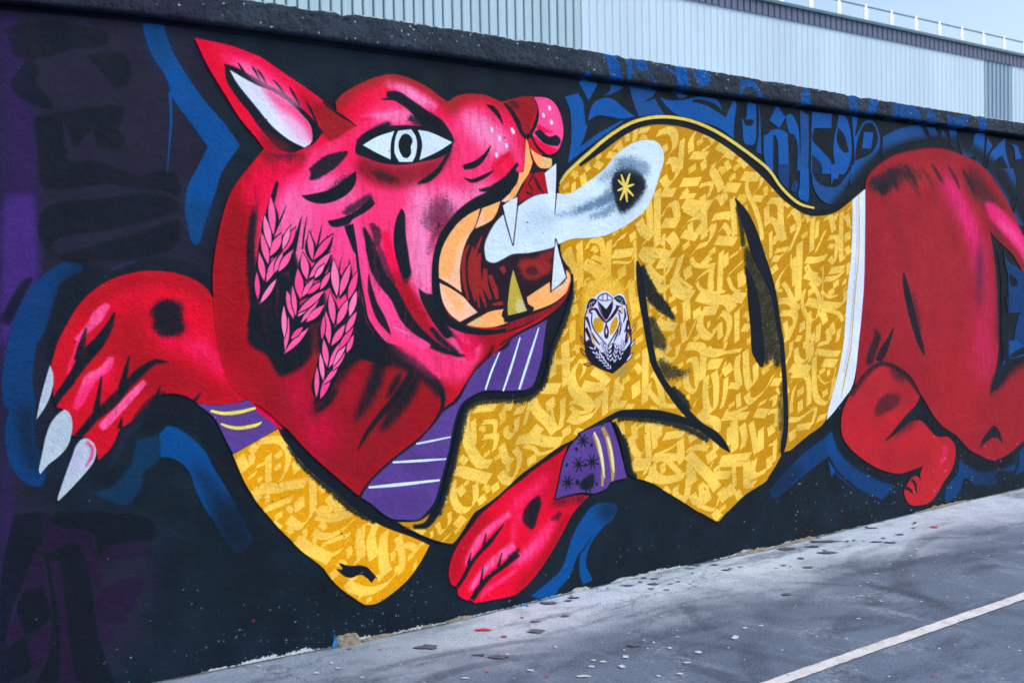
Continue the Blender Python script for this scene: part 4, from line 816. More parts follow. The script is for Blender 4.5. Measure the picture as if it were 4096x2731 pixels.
r|let2|2.6|0.5|1|shirt||5262,1763,5236,1732 5306,1760,5267,1730 5313,1731,5272,1710
r|let2|2.2|0.5|1|shirt||4266,2011,4244,1982 4302,2009,4269,1981 4308,1982,4274,1963
r|let2|2.1|0.5|1|shirt||3802,2184,3782,2156 3835,2182,3805,2156 3840,2158,3809,2138
r|let2|1.9|0.5|1|shirt||3236,801,3200,782 3239,778,3202,760
r|let2|2.5|0.5|1|shirt||5005,912,4954,890 5009,885,4958,863
r|let2|2.6|0.5|1|shirt||5321,2176,5276,2151 5329,2148,5285,2126 5322,2120,5282,2100
r|let2|1.9|0.5|1|shirt||3185,922,3168,899 3213,917,3188,896 3218,893,3191,879
r|let2|2.8|0.5|1|shirt||5846,1065,5789,1041 5851,1036,5793,1012
r|let2|2.1|0.5|1|shirt||3931,1800,3911,1774 3963,1797,3934,1772 3969,1773,3938,1755
r|let2|2.3|0.5|1|shirt||4413,1457,4391,1429 4449,1452,4416,1427 4455,1426,4420,1409
r|let2|2.2|0.5|1|shirt||4296,1554,4275,1527 4331,1550,4299,1525 4337,1525,4303,1507
r|let2|1.9|0.5|1|shirt||3112,672,3078,656 3114,651,3080,634
r|let2|2.5|0.5|1|shirt||5161,1644,5136,1615 5201,1640,5164,1612 5208,1613,5169,1594
r|let2|2.2|0.5|1|shirt||4097,916,4056,897 4100,892,4059,873
r|let2|2.2|0.5|1|shirt||4257,1230,4215,1210 4260,1206,4218,1186
r|let2|1.9|0.5|1|shirt||3358,723,3328,708 3363,700,3334,686 3358,678,3332,666
r|let2|2.5|0.5|1|shirt||5137,1577,5113,1549 5176,1573,5140,1546 5183,1546,5146,1528
r|let2|2.2|0.5|1|shirt||4353,1450,4310,1428 4356,1426,4314,1404
r|let2|2.6|0.5|1|shirt||5458,961,5432,933 5500,954,5461,929 5507,926,5467,909
r|let2|1.8|0.5|1|shirt||2924,545,2897,531 2928,523,2903,511 2924,502,2900,491
r|let2|1.9|0.5|1|shirt||3297,776,3264,759 3300,754,3266,738
r|let2|2.2|0.5|1|shirt||4105,1632,4066,1610 4108,1609,4069,1588
r|let2|1.8|0.5|1|shirt||3049,447,3017,432 3051,426,3019,411
r|let2|1.9|0.5|1|shirt||3230,1064,3198,1047 3233,1043,3200,1026
r|letr|1.7|0.5|1|arm||2531,326,2511,299 2563,317,2533,293 2567,288,2537,273
r|letr|1.7|0.5|1|arm||2399,391,2380,364 2430,382,2402,358 2435,353,2405,338
r|letr|1.7|0.5|1|arm||2485,348,2451,330 2490,319,2458,304 2485,292,2455,278
r|letr|1.6|0.5|1|arm||2127,647,2091,628 2129,622,2094,602
r|letr|1.6|0.5|1|arm||2134,910,2100,890 2137,885,2102,865
r|letr|1.5|0.5|1|arm||2006,914,1978,897 2010,889,1983,874 2006,865,1981,851
r|letr|1.7|0.5|1|arm||2460,446,2430,430 2464,421,2436,407 2460,397,2433,384
r|letr|1.6|0.5|1|arm||2311,572,2295,549 2337,565,2313,544 2341,541,2316,527
r|letr|1.6|0.5|1|arm||2127,855,2096,838 2129,833,2098,816
r|letr|1.6|0.5|1|arm||2152,574,2137,552 2176,567,2154,548 2180,545,2157,532
r|letr|1.8|0.5|1|arm||2788,368,2753,351 2790,345,2755,328
r|letr|1.6|0.5|1|arm||2312,737,2297,714 2337,731,2314,711 2340,708,2317,695
r|letr|1.6|0.5|1|arm||2155,664,2141,643 2178,658,2157,639 2182,636,2160,623
r|letr|1.6|0.5|1|arm||2071,733,2047,719 2074,712,2051,700 2070,693,2049,681
r|letr|1.6|0.5|1|arm||2241,555,2218,541 2245,534,2222,522 2241,514,2220,503
r|letr|1.7|0.5|1|arm||2685,390,2658,377 2689,369,2664,357 2685,348,2661,338
r|letr|1.7|0.5|1|arm||2557,200,2528,187 2558,181,2530,167
r|letr|1.6|0.5|1|arm||2286,515,2264,503 2290,496,2268,485 2286,478,2266,468
r|letr|1.7|0.5|1|arm||2588,293,2574,274 2610,287,2589,270 2614,267,2592,256
r|letr|1.5|0.5|1|arm||2042,808,2018,794 2043,790,2019,777
f|ink|3.2|1.2|1|||2391,378! 2445,355 2501,348 2545,328 2573,294 2600,262! 2578,278 2560,258! 2527,291 2499,306 2455,299 2416,315 2379,353! 2412,345
r|ink|2.9|0.3|1|shirt||4241,1721,4254,1722 4238,1649,4286,1653 4251,1531,4308,1535 4277,1412,4326,1416 4303,1287,4352,1291 4315,1238,4363,1243 4339,1157,4386,1167 4407,1055,4447,1070 4486,961,4534,983 4588,861,4634,885 4695,775,4736,805 4806,705,4856,743 4892,648,4933,671 4959,612,4966,615
r|ink|16.4|2.4|0.95|shirt||4252,1693,4298,1703 4272,1612,4340,1631 4320,1513,4403,1551 4420,1439,4483,1478 4520,1392,4533,1400
r|ink|20.0|2.2|0.75|shirt||4291,1406,4361,1421 4308,1328,4408,1354 4352,1262,4444,1301 4434,1229,4460,1243
r|ink|35.5|2.2|0.75|shirt||4377,1167,4414,1189 4451,1075,4505,1141 4582,1077,4580,1114 4653,1098,4649,1110
r|ink|18.8|2|0.9|shirt||4461,1001,4509,1032 4548,927,4608,959 4607,875,4651,892
r|ink|3.2|0.3|1|shirt||5031,2085,5039,2088 5070,1991,5139,2015 5119,1884,5219,1909 5170,1762,5280,1789 5236,1667,5328,1691 5306,1574,5372,1588 5353,1480,5402,1485 5383,1349,5427,1352 5412,1238,5456,1240 5425,1119,5469,1119 5438,986,5482,985 5445,820,5490,818 5444,722,5488,716 5419,626,5469,617 5418,552,5438,548
r|ink|7.9|1.4|1|shirt||5109,1690,5127,1694 5126,1578,5201,1588 5138,1451,5243,1457 5155,1323,5261,1326 5162,1200,5278,1203 5191,1145,5277,1153 5238,1094,5267,1098
f|ink|24.9|2.6|0.85|shirt||5110,1806 5253,1705 5368,1548 5425,1350 5432,1119 5381,1089 5342,1144 5292,1107 5244,1161 5219,1421 5136,1615
r|ink|25.5|2.2|0.5|shirt||5420,988,5460,985 5397,824,5457,820 5405,692,5466,686 5398,561,5448,554
r|ink|16.0|2.2|0.8|shirt||5035,2037,5062,2042 5065,1931,5103,1935 5082,1805,5120,1808
r|ink|3.5|0.3|1|shirt||3810,814,3801,828 3932,849,3921,868 4043,876,4027,904 4117,889,4111,925 4232,874,4235,921 4351,857,4361,909 4473,832,4490,881 4600,802,4620,841 4702,766,4728,797 4821,709,4841,728
r|ink|14.8|2.2|0.9|shirt||4085,863,4078,886 4153,863,4153,898 4312,841,4317,870 4475,806,4488,840 4642,749,4664,782 4772,688,4798,719
r|ink|4.1|0.3|1|||4039,862,4069,868 4061,776,4122,784 4090,674,4160,680 4122,579,4179,594 4199,533,4221,549
r|ink|16.0|2.4|0.9|shirt||4089,787,4134,793 4114,703,4168,707 4148,592,4194,599 4197,544,4223,555
r|ink|5.7|0.3|1|||3383,1087,3385,1038 3247,1088,3252,1045 3142,1074,3162,1040 3070,1018,3103,1001 3034,923,3071,912 3006,821,3043,810 2965,696,3001,683 2926,597,2961,583 2890,546,2932,520 2851,496,2870,468 2786,492,2790,471
r|ink|18.0|2.4|0.85|shirt||3384,1062,3383,1019 3247,1074,3252,1026 3139,1055,3163,1017 3081,1000,3116,985 3046,896,3082,885 3012,795,3048,783 2978,689,3014,677 2947,594,2977,582 2906,523,2940,507
r|ink|6.3|0.3|1|||3775,1654,3793,1653 3764,1578,3793,1572 3703,1508,3763,1486 3645,1429,3716,1401 3598,1350,3672,1328 3574,1258,3636,1245 3554,1166,3608,1151 3523,1116,3566,1085 3463,1090,3485,1043 3381,1086,3389,1037
r|ink|17.9|2.4|0.9|shirt||3783,1572,3804,1567 3726,1464,3767,1452 3678,1383,3724,1367 3636,1300,3676,1287 3601,1200,3635,1191 3562,1113,3598,1094 3476,1056,3499,1021 3380,1048,3388,1010
r|ink|2.6|0.3|1|||2131,1013,2136,1015 2165,929,2194,946 2228,851,2262,878 2304,770,2340,803 2386,696,2426,732 2462,625,2501,662 2540,563,2576,604 2635,503,2661,540 2756,447,2771,473 2879,392,2887,411 2999,361,3001,367
r|ink|13.3|2.4|0.9|arm||2156,917,2181,931 2218,826,2249,848 2306,738,2336,763 2390,659,2420,685 2467,589,2493,619 2582,523,2599,546
r|ink|3.6|0.3|1|||3856,2208,3842,2221 4001,2290,3978,2312 4157,2384,4136,2408 4313,2449,4301,2478 4472,2477,4473,2508 4636,2467,4650,2501 4806,2432,4829,2464 4984,2370,5014,2401 5168,2281,5203,2310 5312,2197,5352,2224 5410,2128,5450,2156 5513,2070,5547,2101 5671,2012,5694,2047 5807,2006,5804,2038 5969,2033,5947,2063 6147,2119,6127,2137
r|lemon|3.5|1|1||painted_outline|3717,2108,3708,2112 3771,2165,3756,2175 3921,2274,3906,2287 4075,2377,4061,2391 4232,2454,4222,2470 4391,2493,4389,2512 4556,2504,4559,2523 4725,2488,4735,2507 4901,2443,4916,2461 5083,2373,5101,2390 5311,2268,5331,2282 5420,2175,5442,2187 5521,2107,5540,2122 5627,2062,5639,2079 5756,2046,5762,2059
f|white|4.6|0.3|1||painted_trim:painted_shirt|6142,2117! 6280,2192! 6282,1959 6268,1607 6233,1363 6203,1209 6184,1103 6159,997 6122,915 6053,858 5940,775 5861,726! 5879,796 5947,943 6002,1078 6040,1215 6065,1401 6089,1575 6123,1748 6140,1956
r|goldl|2.7|0.3|1|||6203,2152,6211,2153 6207,1957,6218,1957 6197,1747,6207,1747 6166,1573,6176,1572 6141,1398,6151,1398 6115,1212,6127,1211 6092,1121,6103,1119 6049,998,6063,996 6006,854,6013,853
r|clawd|7.1|0.3|0.6|||6179,2124,6188,2124 6183,1887,6194,1887 6154,1608,6166,1607 6117,1364,6129,1363 6087,1191,6098,1190 6034,1020,6045,1018
r|mag2|2.7|0.3|1|||6279,2183,6285,2184 6275,1959,6282,1959 6260,1607,6267,1607 6228,1361,6235,1360 6200,1208,6207,1208 6160,991,6167,990 6114,910,6120,908
f|purp|3.0|0.3|1||painted_cuff|1760,1135! 1835,1122 1911,1122 1979,1132 2001,1138! 2027,1090 2070,1058 2124,1005! 2023,958 1912,912! 1878,983 1842,1059 1806,1098
r|crim|15.0|2|1|||1984,1146,2015,1167 2029,1083,2065,1111 2081,1039,2110,1062 2134,992,2147,1001
r|lem2|1.9|0.3|1|||1819,1095,1821,1105 1876,1078,1877,1092 1949,1078,1947,1093 2021,1092,2018,1102
r|lem2|1.9|0.3|1|||1861,1040,1864,1047 1896,1021,1900,1033 1946,1011,1946,1025 2022,1017,2018,1031 2046,1034,2044,1038
f|purp|4.6|0.3|1|>scarf|painted_scarf|3616,1428! 3591,1314 3575,1231 3544,1151 3515,1098 3473,1079 3385,1078 3218,1089 3118,1060 3066,1022 3026,931 2998,819 2952,693 2912,590 2862,540 2813,512 2735,523 2676,535 2619,572 2575,612 2515,656! 2567,719 2684,800 2835,886 2961,999 3054,1050 3121,1144 3187,1214 3253,1260 3355,1292 3392,1338 3531,1394
f|purd|84.4|0.3|0.5|scarf||2714,796 2834,835 2956,822 2922,722 2771,739
f|purd|90.6|0.3|0.5|scarf||3254,1247 3390,1295 3387,1160 3284,1112 3153,1110
f|purd|82.8|0.3|0.4|scarf||2537,641 2710,655 2889,623 2826,528 2620,556
f|purl|63.7|0.3|0.5|scarf||2835,860 2925,836 2924,800 2833,804
r|white2|1.7|0.3|1||painted_stripe:painted_scarf|2816,864,2815,872 2897,869,2895,879 3011,880,3010,886
r|white2|1.7|0.3|1||painted_stripe:painted_scarf|2685,791,2685,800 2833,781,2832,794 2981,777,2981,784
r|white2|1.6|0.3|1||painted_stripe:painted_scarf|2556,690,2555,700 2712,681,2710,697 2943,679,2942,689
r|white2|1.8|0.3|1||painted_stripe:painted_scarf|3223,1091,3213,1094 3265,1181,3253,1185 3313,1273,3306,1275
r|white2|2.2|0.3|1||painted_stripe:painted_scarf|3331,1078,3321,1082 3390,1204,3376,1208 3442,1339,3434,1341
r|white2|2.2|0.3|1||painted_stripe:painted_scarf|3433,1080,3420,1084 3501,1233,3486,1238 3563,1385,3555,1387
f|purp|3.3|0.3|1|>cuff|painted_cuff|3813,823 3881,845 4035,870! 4079,770 4116,660 4146,557! 4027,547 4004,521 3918,502 3828,516 3724,515 3641,508! 3668,595 3691,671 3722,735 3760,782
f|purd|74.4|0.3|0.4|cuff||3771,640 3922,640 3950,550 3799,540 3681,548
r|goldl|4.0|1.5|0.8|cuff||3905,813,3916,815 3938,723,3955,725 3962,635,3981,635 3958,535,3976,533
r|lemw|2.7|0.6|1|cuff||3911,824,3922,826 3938,763,3957,766 3960,675,3980,676 3982,575,3988,575
r|goldl|4.0|1.5|0.8|cuff||3963,843,3989,849 3996,774,4030,778 4017,680,4052,681 4031,605,4058,603 4031,550,4047,548
r|lemw|2.7|0.6|1|cuff||4002,793,4017,794 4026,715,4044,716 4038,639,4055,638 4049,597,4055,597
r|ink|2.6|0.3|1|cuff||3836,783,3840,789 3857,775,3860,782 3878,769,3880,773
r|ink|2.6|0.3|1|cuff||3834,785,3842,787 3843,767,3852,770 3855,750,3860,751
r|ink|2.6|0.3|1|cuff||3834,788,3842,785 3827,770,3836,767 3822,752,3827,751
r|ink|2.6|0.3|1|cuff||3836,789,3840,783 3816,783,3821,776 3798,774,3801,770
r|ink|2.6|0.3|1|cuff||3840,789,3836,783 3819,797,3816,791 3798,803,3796,800
r|ink|2.6|0.3|1|cuff||3842,787,3834,785 3833,805,3824,803 3821,822,3816,821
r|ink|2.6|0.3|1|cuff||3842,785,3834,788 3850,802,3840,805 3854,821,3849,822
r|ink|2.6|0.3|1|cuff||3840,783,3836,789 3860,790,3855,797 3878,799,3876,802
r|ink|2.6|0.3|1|cuff||3804,664,3807,670 3826,655,3829,662 3848,649,3850,652
r|ink|2.6|0.3|1|cuff||3801,666,3810,668 3811,647,3820,649 3824,628,3829,629
r|ink|2.6|0.3|1|cuff||3801,668,3810,666 3793,650,3803,647 3788,631,3794,629
r|ink|2.6|0.3|1|cuff||3803,670,3808,664 3782,663,3787,656 3763,654,3766,651
r|ink|2.6|0.3|1|cuff||3807,670,3804,664 3785,679,3782,672 3763,685,3761,682
r|ink|2.6|0.3|1|cuff||3810,668,3801,666 3800,687,3791,685 3787,706,3782,705
r|ink|2.6|0.3|1|cuff||3810,666,3801,668 3817,684,3808,687 3823,704,3817,705
r|ink|2.6|0.3|1|cuff||3808,664,3803,670 3829,671,3824,678 3848,680,3845,684
r|ink|2.6|0.3|1|cuff||3898,666,3901,672 3921,656,3925,663 3946,649,3948,652
r|ink|2.6|0.3|1|cuff||3895,668,3904,670 3906,647,3915,649 3919,627,3924,628
r|ink|2.6|0.3|1|cuff||3895,670,3904,667 3887,650,3896,647 3881,629,3886,628
r|ink|2.6|0.3|1|cuff||3897,672,3902,665 3875,664,3880,657 3854,655,3856,651
r|ink|2.6|0.3|1|cuff||3901,672,3898,666 3878,681,3874,674 3853,688,3851,685
r|ink|2.6|0.3|1|cuff||3904,670,3895,668 3893,690,3884,688 3880,710,3875,709
r|ink|2.6|0.3|1|cuff||3904,667,3895,670 3912,687,3902,690 3918,708,3913,709
r|ink|2.6|0.3|1|cuff||3902,665,3897,672 3924,673,3919,680 3946,682,3943,686
r|ink|2.6|0.3|1|cuff||3728,579,3731,585 3749,570,3752,577 3770,564,3772,567
r|ink|2.6|0.3|1|cuff||3726,581,3734,583 3735,562,3744,565 3747,544,3752,546
r|ink|2.6|0.3|1|cuff||3725,583,3734,581 3718,566,3727,563 3713,547,3718,545
r|ink|2.6|0.3|1|cuff||3727,585,3732,579 3708,579,3712,572 3689,570,3692,566
r|ink|2.6|0.3|1|cuff||3731,585,3728,579 3710,593,3707,587 3689,600,3687,596
r|ink|2.6|0.3|1|cuff||3734,583,3726,581 3724,601,3715,599 3712,619,3708,618
r|ink|2.6|0.3|1|cuff||3734,581,3725,583 3741,598,3732,601 3746,617,3741,618
r|ink|2.6|0.3|1|cuff||3732,579,3727,585 3752,585,3747,592 3770,594,3768,598
r|ink|2.6|0.3|1|cuff||3865,546,3868,552 3887,537,3890,543 3910,530,3912,533
r|ink|2.6|0.3|1|cuff||3862,548,3871,550 3872,528,3881,530 3885,509,3890,511
r|ink|2.6|0.3|1|cuff||3862,550,3871,547 3854,532,3864,529 3849,512,3854,511
r|ink|2.6|0.3|1|cuff||3864,552,3869,546 3843,545,3848,538 3824,537,3826,533
r|ink|2.6|0.3|1|cuff||3868,552,3865,546 3846,561,3843,554 3823,568,3821,564
r|ink|2.6|0.3|1|cuff||3871,550,3862,548 3861,569,3851,567 3848,588,3843,587
r|ink|2.6|0.3|1|cuff||3871,547,3862,550 3879,566,3869,569 3884,585,3879,587
r|ink|2.6|0.3|1|cuff||3869,546,3864,552 3890,552,3885,559 3910,561,3907,565
f|ink|17.1|1.5|0.9|cuff||3806,550 3845,591 3906,608 3912,566 3896,534 3843,529
f|ink|3.2|0.3|1|cuff||3793,760 3803,747 3792,736 3782,749
f|ink|3.3|0.3|1|cuff||3898,770 3908,757 3897,746 3887,759
f|ink|3.2|0.3|1|cuff||3726,683 3735,672 3726,663 3717,674
f|ink|3.3|0.3|1|cuff||3853,670 3861,658 3852,649 3843,660
f|ink|3.2|0.3|1|cuff||3796,591 3811,572 3795,557 3781,576
f|ink|3.3|0.3|1|cuff||3927,561 3936,549 3927,540 3918,551
r|ink|2.6|0.3|1|||3644,504,3637,506 3672,588,3664,590 3696,669,3687,672 3726,733,3718,737 3767,782,3760,787 3824,819,3817,825
r|ink|4.0|0.3|1|||3641,500,3640,505 3740,505,3738,515 3828,505,3828,516 3920,491,3917,502 4016,512,4007,522 4038,538,4032,549 4148,542,4144,558
f|lets|38.0|1|0.85|||3868,1591 3929,1624 4021,1641 4098,1623 4144,1576 4158,1477 4188,1388 4169,1272 3936,1270 3862,1342 3850,1484
f|badge|3.4|0.3|1|>badge|painted_badge:painted_shirt|3956,1547 4004,1564 4051,1549 4068,1533 4107,1551 4149,1532 4164,1483 4172,1423 4186,1350 4192,1284 4174,1213 4115,1162 4054,1127! 3987,1150 3917,1183 3878,1227 3864,1297 3862,1379 3868,1460 3884,1500 3917,1527
f|ink|3.4|0.8|1|badge||3866,1309! 3896,1290 3934,1265 3967,1240 3997,1239 4018,1208 4026,1267! 4061,1289 4093,1264 4133,1239 4187,1284! 4190,1260 4169,1207 4115,1160 4054,1127! 3987,1150 3917,1183 3879,1224
r|plum|2.0|0.3|1|||3882,1478,3888,1476 3865,1432,3872,1431 3858,1362,3867,1361 3861,1285,3872,1286 3874,1223,3884,1225 3914,1181,3920,1187 3985,1148,3989,1153 4052,1125,4055,1129
r|plum|2.1|0.3|1|||4156,1489,4164,1489 4169,1422,4179,1423 4181,1350,4194,1351 4185,1285,4196,1283 4167,1208,4176,1205 4112,1164,4118,1159 4052,1129,4056,1125
r|plum|2.0|0.3|1|||3956,1523,3952,1527 3985,1542,3982,1547 4018,1547,4021,1552 4060,1521,4067,1520 4018,1515,4019,1511 3980,1517,3978,1513 3956,1527,3953,1523
r|plum|2.0|0.3|1|||3993,1548,3998,1547 3991,1516,3996,1516
r|plum|2.0|0.3|1|||4021,1548,4027,1548 4022,1514,4028,1514
f|plum|2.7|0.3|1|||3877,1473! 3890,1506 3917,1526 3957,1517! 3924,1483
f|plum|2.8|0.3|1|||4069,1525! 4107,1539 4141,1525 4160,1485! 4114,1495
f|teal|1.7|0.3|1|||3897,1486! 3902,1491 3906,1497 3907,1502 3907,1509! 3903,1504 3899,1498 3897,1492
f|teal|1.7|0.3|1|||3910,1491! 3916,1496 3919,1502 3921,1508 3921,1514! 3917,1509 3913,1503 3910,1498
f|badge|1.7|0.3|1|||3924,1498! 3929,1502 3933,1506 3935,1511 3936,1516! 3932,1512 3928,1508 3925,1504
f|badge|1.7|0.3|1|||3891,1480! 3900,1481 3908,1484 3916,1487 3924,1491! 3915,1489 3907,1487 3899,1484
f|teal|1.7|0.3|1|||4090,1520! 4097,1521 4102,1523 4105,1526 4108,1530! 4103,1529 4097,1527 4093,1524
f|teal|1.7|0.3|1|||4106,1511! 4113,1514 4118,1517 4121,1521 4123,1527! 4116,1524 4111,1520 4108,1516
f|teal|1.7|0.3|1|||4124,1502! 4130,1505 4134,1509 4136,1514 4137,1519! 4131,1516 4127,1512 4125,1507
f|badge|1.7|0.3|1|||4102,1502! 4112,1499 4124,1496 4135,1495 4146,1494! 4136,1497 4125,1500 4113,1501
f|ink|2.7|0.3|1|||3962,1509! 3994,1485 4016,1467! 4042,1493 4061,1511! 4059,1473 4034,1432 4013,1414 3986,1445
r|plum|2.0|0.3|1|||3957,1510,3963,1511 3964,1475,3970,1476 3983,1439,3988,1441 4013,1410,4013,1415 4039,1434,4034,1436 4062,1473,4056,1474 4065,1511,4058,1511
r|plum|2.7|0.3|1|||3914,1465,3914,1474 3937,1463,3949,1475 3960,1433,3976,1441 3991,1405,4003,1412 4011,1394,4018,1401
r|plum|2.7|0.3|1|||4094,1482,4109,1475 4068,1454,4086,1444 4038,1422,4051,1413 4011,1401,4018,1394
r|plum|2.8|0.3|1|||4085,1476,4086,1487 4126,1479,4126,1482
r|plum|2.8|0.3|1|||4100,1457,4111,1464 4126,1441,4129,1443
r|plum|2.0|0.3|1|||3912,1453,3919,1453 3909,1400,3917,1401 3929,1358,3936,1360 3972,1314,3978,1317 4018,1268,4024,1271
r|plum|2.1|0.3|1|||4101,1448,4109,1449 4110,1401,4118,1400 4091,1361,4099,1358 4058,1319,4065,1316 4018,1271,4024,1268
r|plum|2.7|0.3|1|||3913,1449,3902,1446 3908,1462,3893,1468 3926,1466,3921,1477
f|goldb|3.4|1|1|||3932,1418 3961,1424 3994,1398 3988,1357 3960,1345 3933,1365 3925,1394
f|goldb|3.4|1|1|||4046,1385 4079,1422 4096,1420 4095,1383 4071,1348 4041,1330
f|plum|2.7|0.3|1|||4014,1399! 4032,1356 4027,1320 4014,1311 4001,1321 3998,1357
f|badge|2.1|0.3|1|||4015,1374! 4021,1350 4013,1331 4009,1353
r|plum|2.7|1|1|badge||3867,1429,3886,1433 3889,1388,3901,1391 3907,1348,3911,1349
r|plum|2.7|1|1|badge||3860,1370,3882,1376 3885,1329,3902,1334 3908,1294,3915,1296
r|plum|2.7|1|1|badge||3873,1303,3890,1314 3911,1271,3927,1284 3954,1249,3962,1256
r|plum|2.8|1|1|badge||4143,1471,4148,1471 4146,1430,4160,1429 4134,1394,4138,1393
r|plum|2.8|1|1|badge||4163,1407,4183,1403 4152,1365,4167,1361 4141,1341,4145,1339
r|plum|2.8|1|1|badge||4160,1360,4192,1354 4147,1300,4170,1295 4138,1269,4145,1267
r|plum|2.7|1|1|badge||3911,1347,3915,1349 3926,1316,3937,1320 3963,1280,3969,1283
r|plum|2.8|1|1|badge||4101,1360,4105,1358 4081,1326,4091,1322 4063,1296,4068,1294
r|plum|2.8|1|1|badge||4121,1395,4126,1394 4109,1354,4120,1352 4100,1324,4104,1323
r|goldb|2.7|0.3|1|badge||3901,1348,3907,1349 3912,1318,3921,1320 3930,1283,3936,1285
r|goldb|2.8|0.3|1|badge||4167,1339,4175,1339 4166,1294,4174,1294
r|goldb|2.7|0.3|1|badge||3879,1465,3891,1466 3882,1445,3890,1445
r|goldb|2.8|0.3|1|badge||4127,1486,4133,1487 4129,1442,4135,1442
f|plum|1.7|0.3|1|badge||3967,1225! 3960,1232 3952,1237 3942,1237 3931,1236! 3938,1229 3946,1224 3956,1223
f|plum|1.7|0.3|1|badge||3970,1221! 3974,1230 3975,1239 3970,1248 3962,1256! 3958,1247 3958,1238 3962,1229
f|plum|1.7|0.3|1|badge||3980,1210! 3971,1216 3961,1221 3950,1222 3938,1220! 3947,1213 3957,1209 3968,1208
f|plum|1.7|0.3|1|badge||3983,1205! 3987,1215 3987,1224 3982,1232 3973,1241! 3970,1231 3969,1222 3974,1213
f|plum|1.7|0.3|1|badge||3992,1194! 3984,1201 3975,1204 3964,1205 3953,1203! 3962,1197 3970,1193 3981,1192
f|plum|1.7|0.3|1|badge||3996,1190! 4000,1199 4001,1208 3997,1217 3989,1226! 3985,1216 3984,1207 3988,1199
f|plum|1.7|0.3|1|badge||4007,1179! 4002,1186 3994,1191 3985,1192 3975,1191! 3980,1184 3987,1180 3997,1178
f|plum|1.7|0.3|1|badge||4011,1175! 4014,1184 4014,1192 4009,1199 4001,1206! 3999,1198 3999,1190 4003,1182
f|plum|1.7|0.3|1|badge||4023,1164! 4015,1171 4006,1175 3997,1175 3986,1174! 3993,1168 4002,1164 4012,1163
f|plum|1.7|0.3|1|badge||4027,1161! 4030,1169 4030,1176 4025,1183 4018,1189! 4015,1181 4015,1174 4019,1167
f|plum|1.7|0.3|1|badge||4038,1150! 4033,1157 4026,1160 4017,1162 4008,1160! 4013,1154 4020,1150 4029,1148
f|plum|1.7|0.3|1|badge||4042,1147! 4046,1154 4046,1162 4043,1168 4036,1175! 4032,1168 4031,1160 4035,1153
f|plum|1.7|0.3|1|badge||4042,1147! 4046,1154 4045,1161 4042,1168 4036,1175! 4033,1167 4033,1160 4036,1153
f|badge|1.7|0.3|1|badge||4042,1148! 4044,1155 4043,1161 4040,1168 4036,1174! 4034,1167 4035,1161 4038,1154
f|plum|1.7|0.3|1|badge||4038,1150! 4032,1156 4025,1159 4016,1160 4007,1159! 4014,1154 4021,1150 4029,1149
f|badge|1.7|0.3|1|badge||4038,1151! 4031,1156 4024,1158 4015,1159 4007,1159! 4015,1155 4022,1152 4030,1151
f|plum|1.7|0.3|1|badge||4027,1162! 4029,1169 4028,1176 4025,1182 4018,1188! 4016,1181 4016,1174 4020,1167
f|badge|1.7|0.3|1|badge||4027,1163! 4028,1169 4027,1176 4023,1182 4018,1188! 4017,1181 4018,1175 4021,1168
f|plum|1.7|0.3|1|badge||4023,1165! 4015,1171 4006,1173 3996,1174 3986,1173! 3994,1168 4003,1165 4012,1164
f|badge|1.7|0.3|1|badge||4023,1166! 4014,1170 4005,1172 3996,1173 3986,1172! 3995,1169 4004,1166 4013,1165
f|plum|1.7|0.3|1|badge||4011,1176! 4014,1184 4012,1191 4008,1199 4001,1206! 4000,1197 4000,1190 4004,1182
f|badge|1.7|0.3|1|badge||4011,1177! 4012,1184 4011,1191 4007,1198 4001,1204! 4000,1197 4002,1190 4006,1183
f|plum|1.7|0.3|1|badge||4007,1179! 4001,1185 3993,1189 3985,1190 3975,1190! 3981,1184 3988,1180 3998,1179
f|badge|1.7|0.3|1|badge||4007,1180! 4000,1186 3992,1188 3984,1189 3975,1189! 3982,1185 3990,1181 3998,1180
f|plum|1.7|0.3|1|badge||3996,1190! 4000,1199 4000,1208 3996,1216 3989,1225! 3986,1216 3986,1207 3989,1198
f|badge|1.7|0.3|1|badge||3996,1192! 3998,1200 3998,1208 3995,1216 3989,1224! 3987,1216 3987,1207 3990,1200
f|plum|1.7|0.3|1|badge||3992,1194! 3984,1200 3975,1203 3964,1204 3953,1203! 3962,1197 3971,1193 3981,1193
f|badge|1.7|0.3|1|badge||3992,1195! 3983,1199 3974,1202 3964,1203 3953,1201! 3963,1197 3972,1195 3982,1194
f|plum|1.7|0.3|1|badge||3983,1206! 3986,1215 3985,1224 3981,1232 3973,1240! 3970,1231 3971,1222 3976,1214
f|badge|1.7|0.3|1|badge||3983,1207! 3984,1216 3984,1224 3979,1231 3973,1239! 3972,1231 3973,1222 3976,1214
f|plum|1.7|0.3|1|badge||3980,1210! 3971,1216 3961,1219 3950,1220 3938,1219! 3947,1214 3957,1209 3968,1208
f|badge|1.7|0.3|1|badge||3980,1211! 3970,1216 3960,1218 3949,1219 3938,1218! 3947,1214 3958,1211 3968,1210
f|plum|1.7|0.3|1|badge||3970,1222! 3974,1230 3974,1239 3969,1247 3962,1255! 3959,1246 3959,1238 3963,1229
f|badge|1.7|0.3|1|badge||3970,1223! 3972,1231 3971,1239 3968,1247 3962,1255! 3961,1246 3961,1238 3964,1230
f|plum|1.7|0.3|1|badge||3967,1225! 3960,1232 3951,1236 3941,1237 3931,1235! 3938,1229 3947,1225 3956,1224
f|badge|1.7|0.3|1|badge||3967,1227! 3959,1232 3950,1235 3940,1235 3931,1234! 3938,1229 3948,1226 3957,1225
f|plum|1.7|0.3|1|badge||4027,1255! 4027,1266 4022,1276 4013,1285 4001,1292! 4002,1281 4006,1270 4015,1262
f|plum|1.7|0.3|1|badge||4027,1250! 4041,1256 4050,1264 4055,1274 4056,1285! 4043,1279 4033,1272 4028,1262
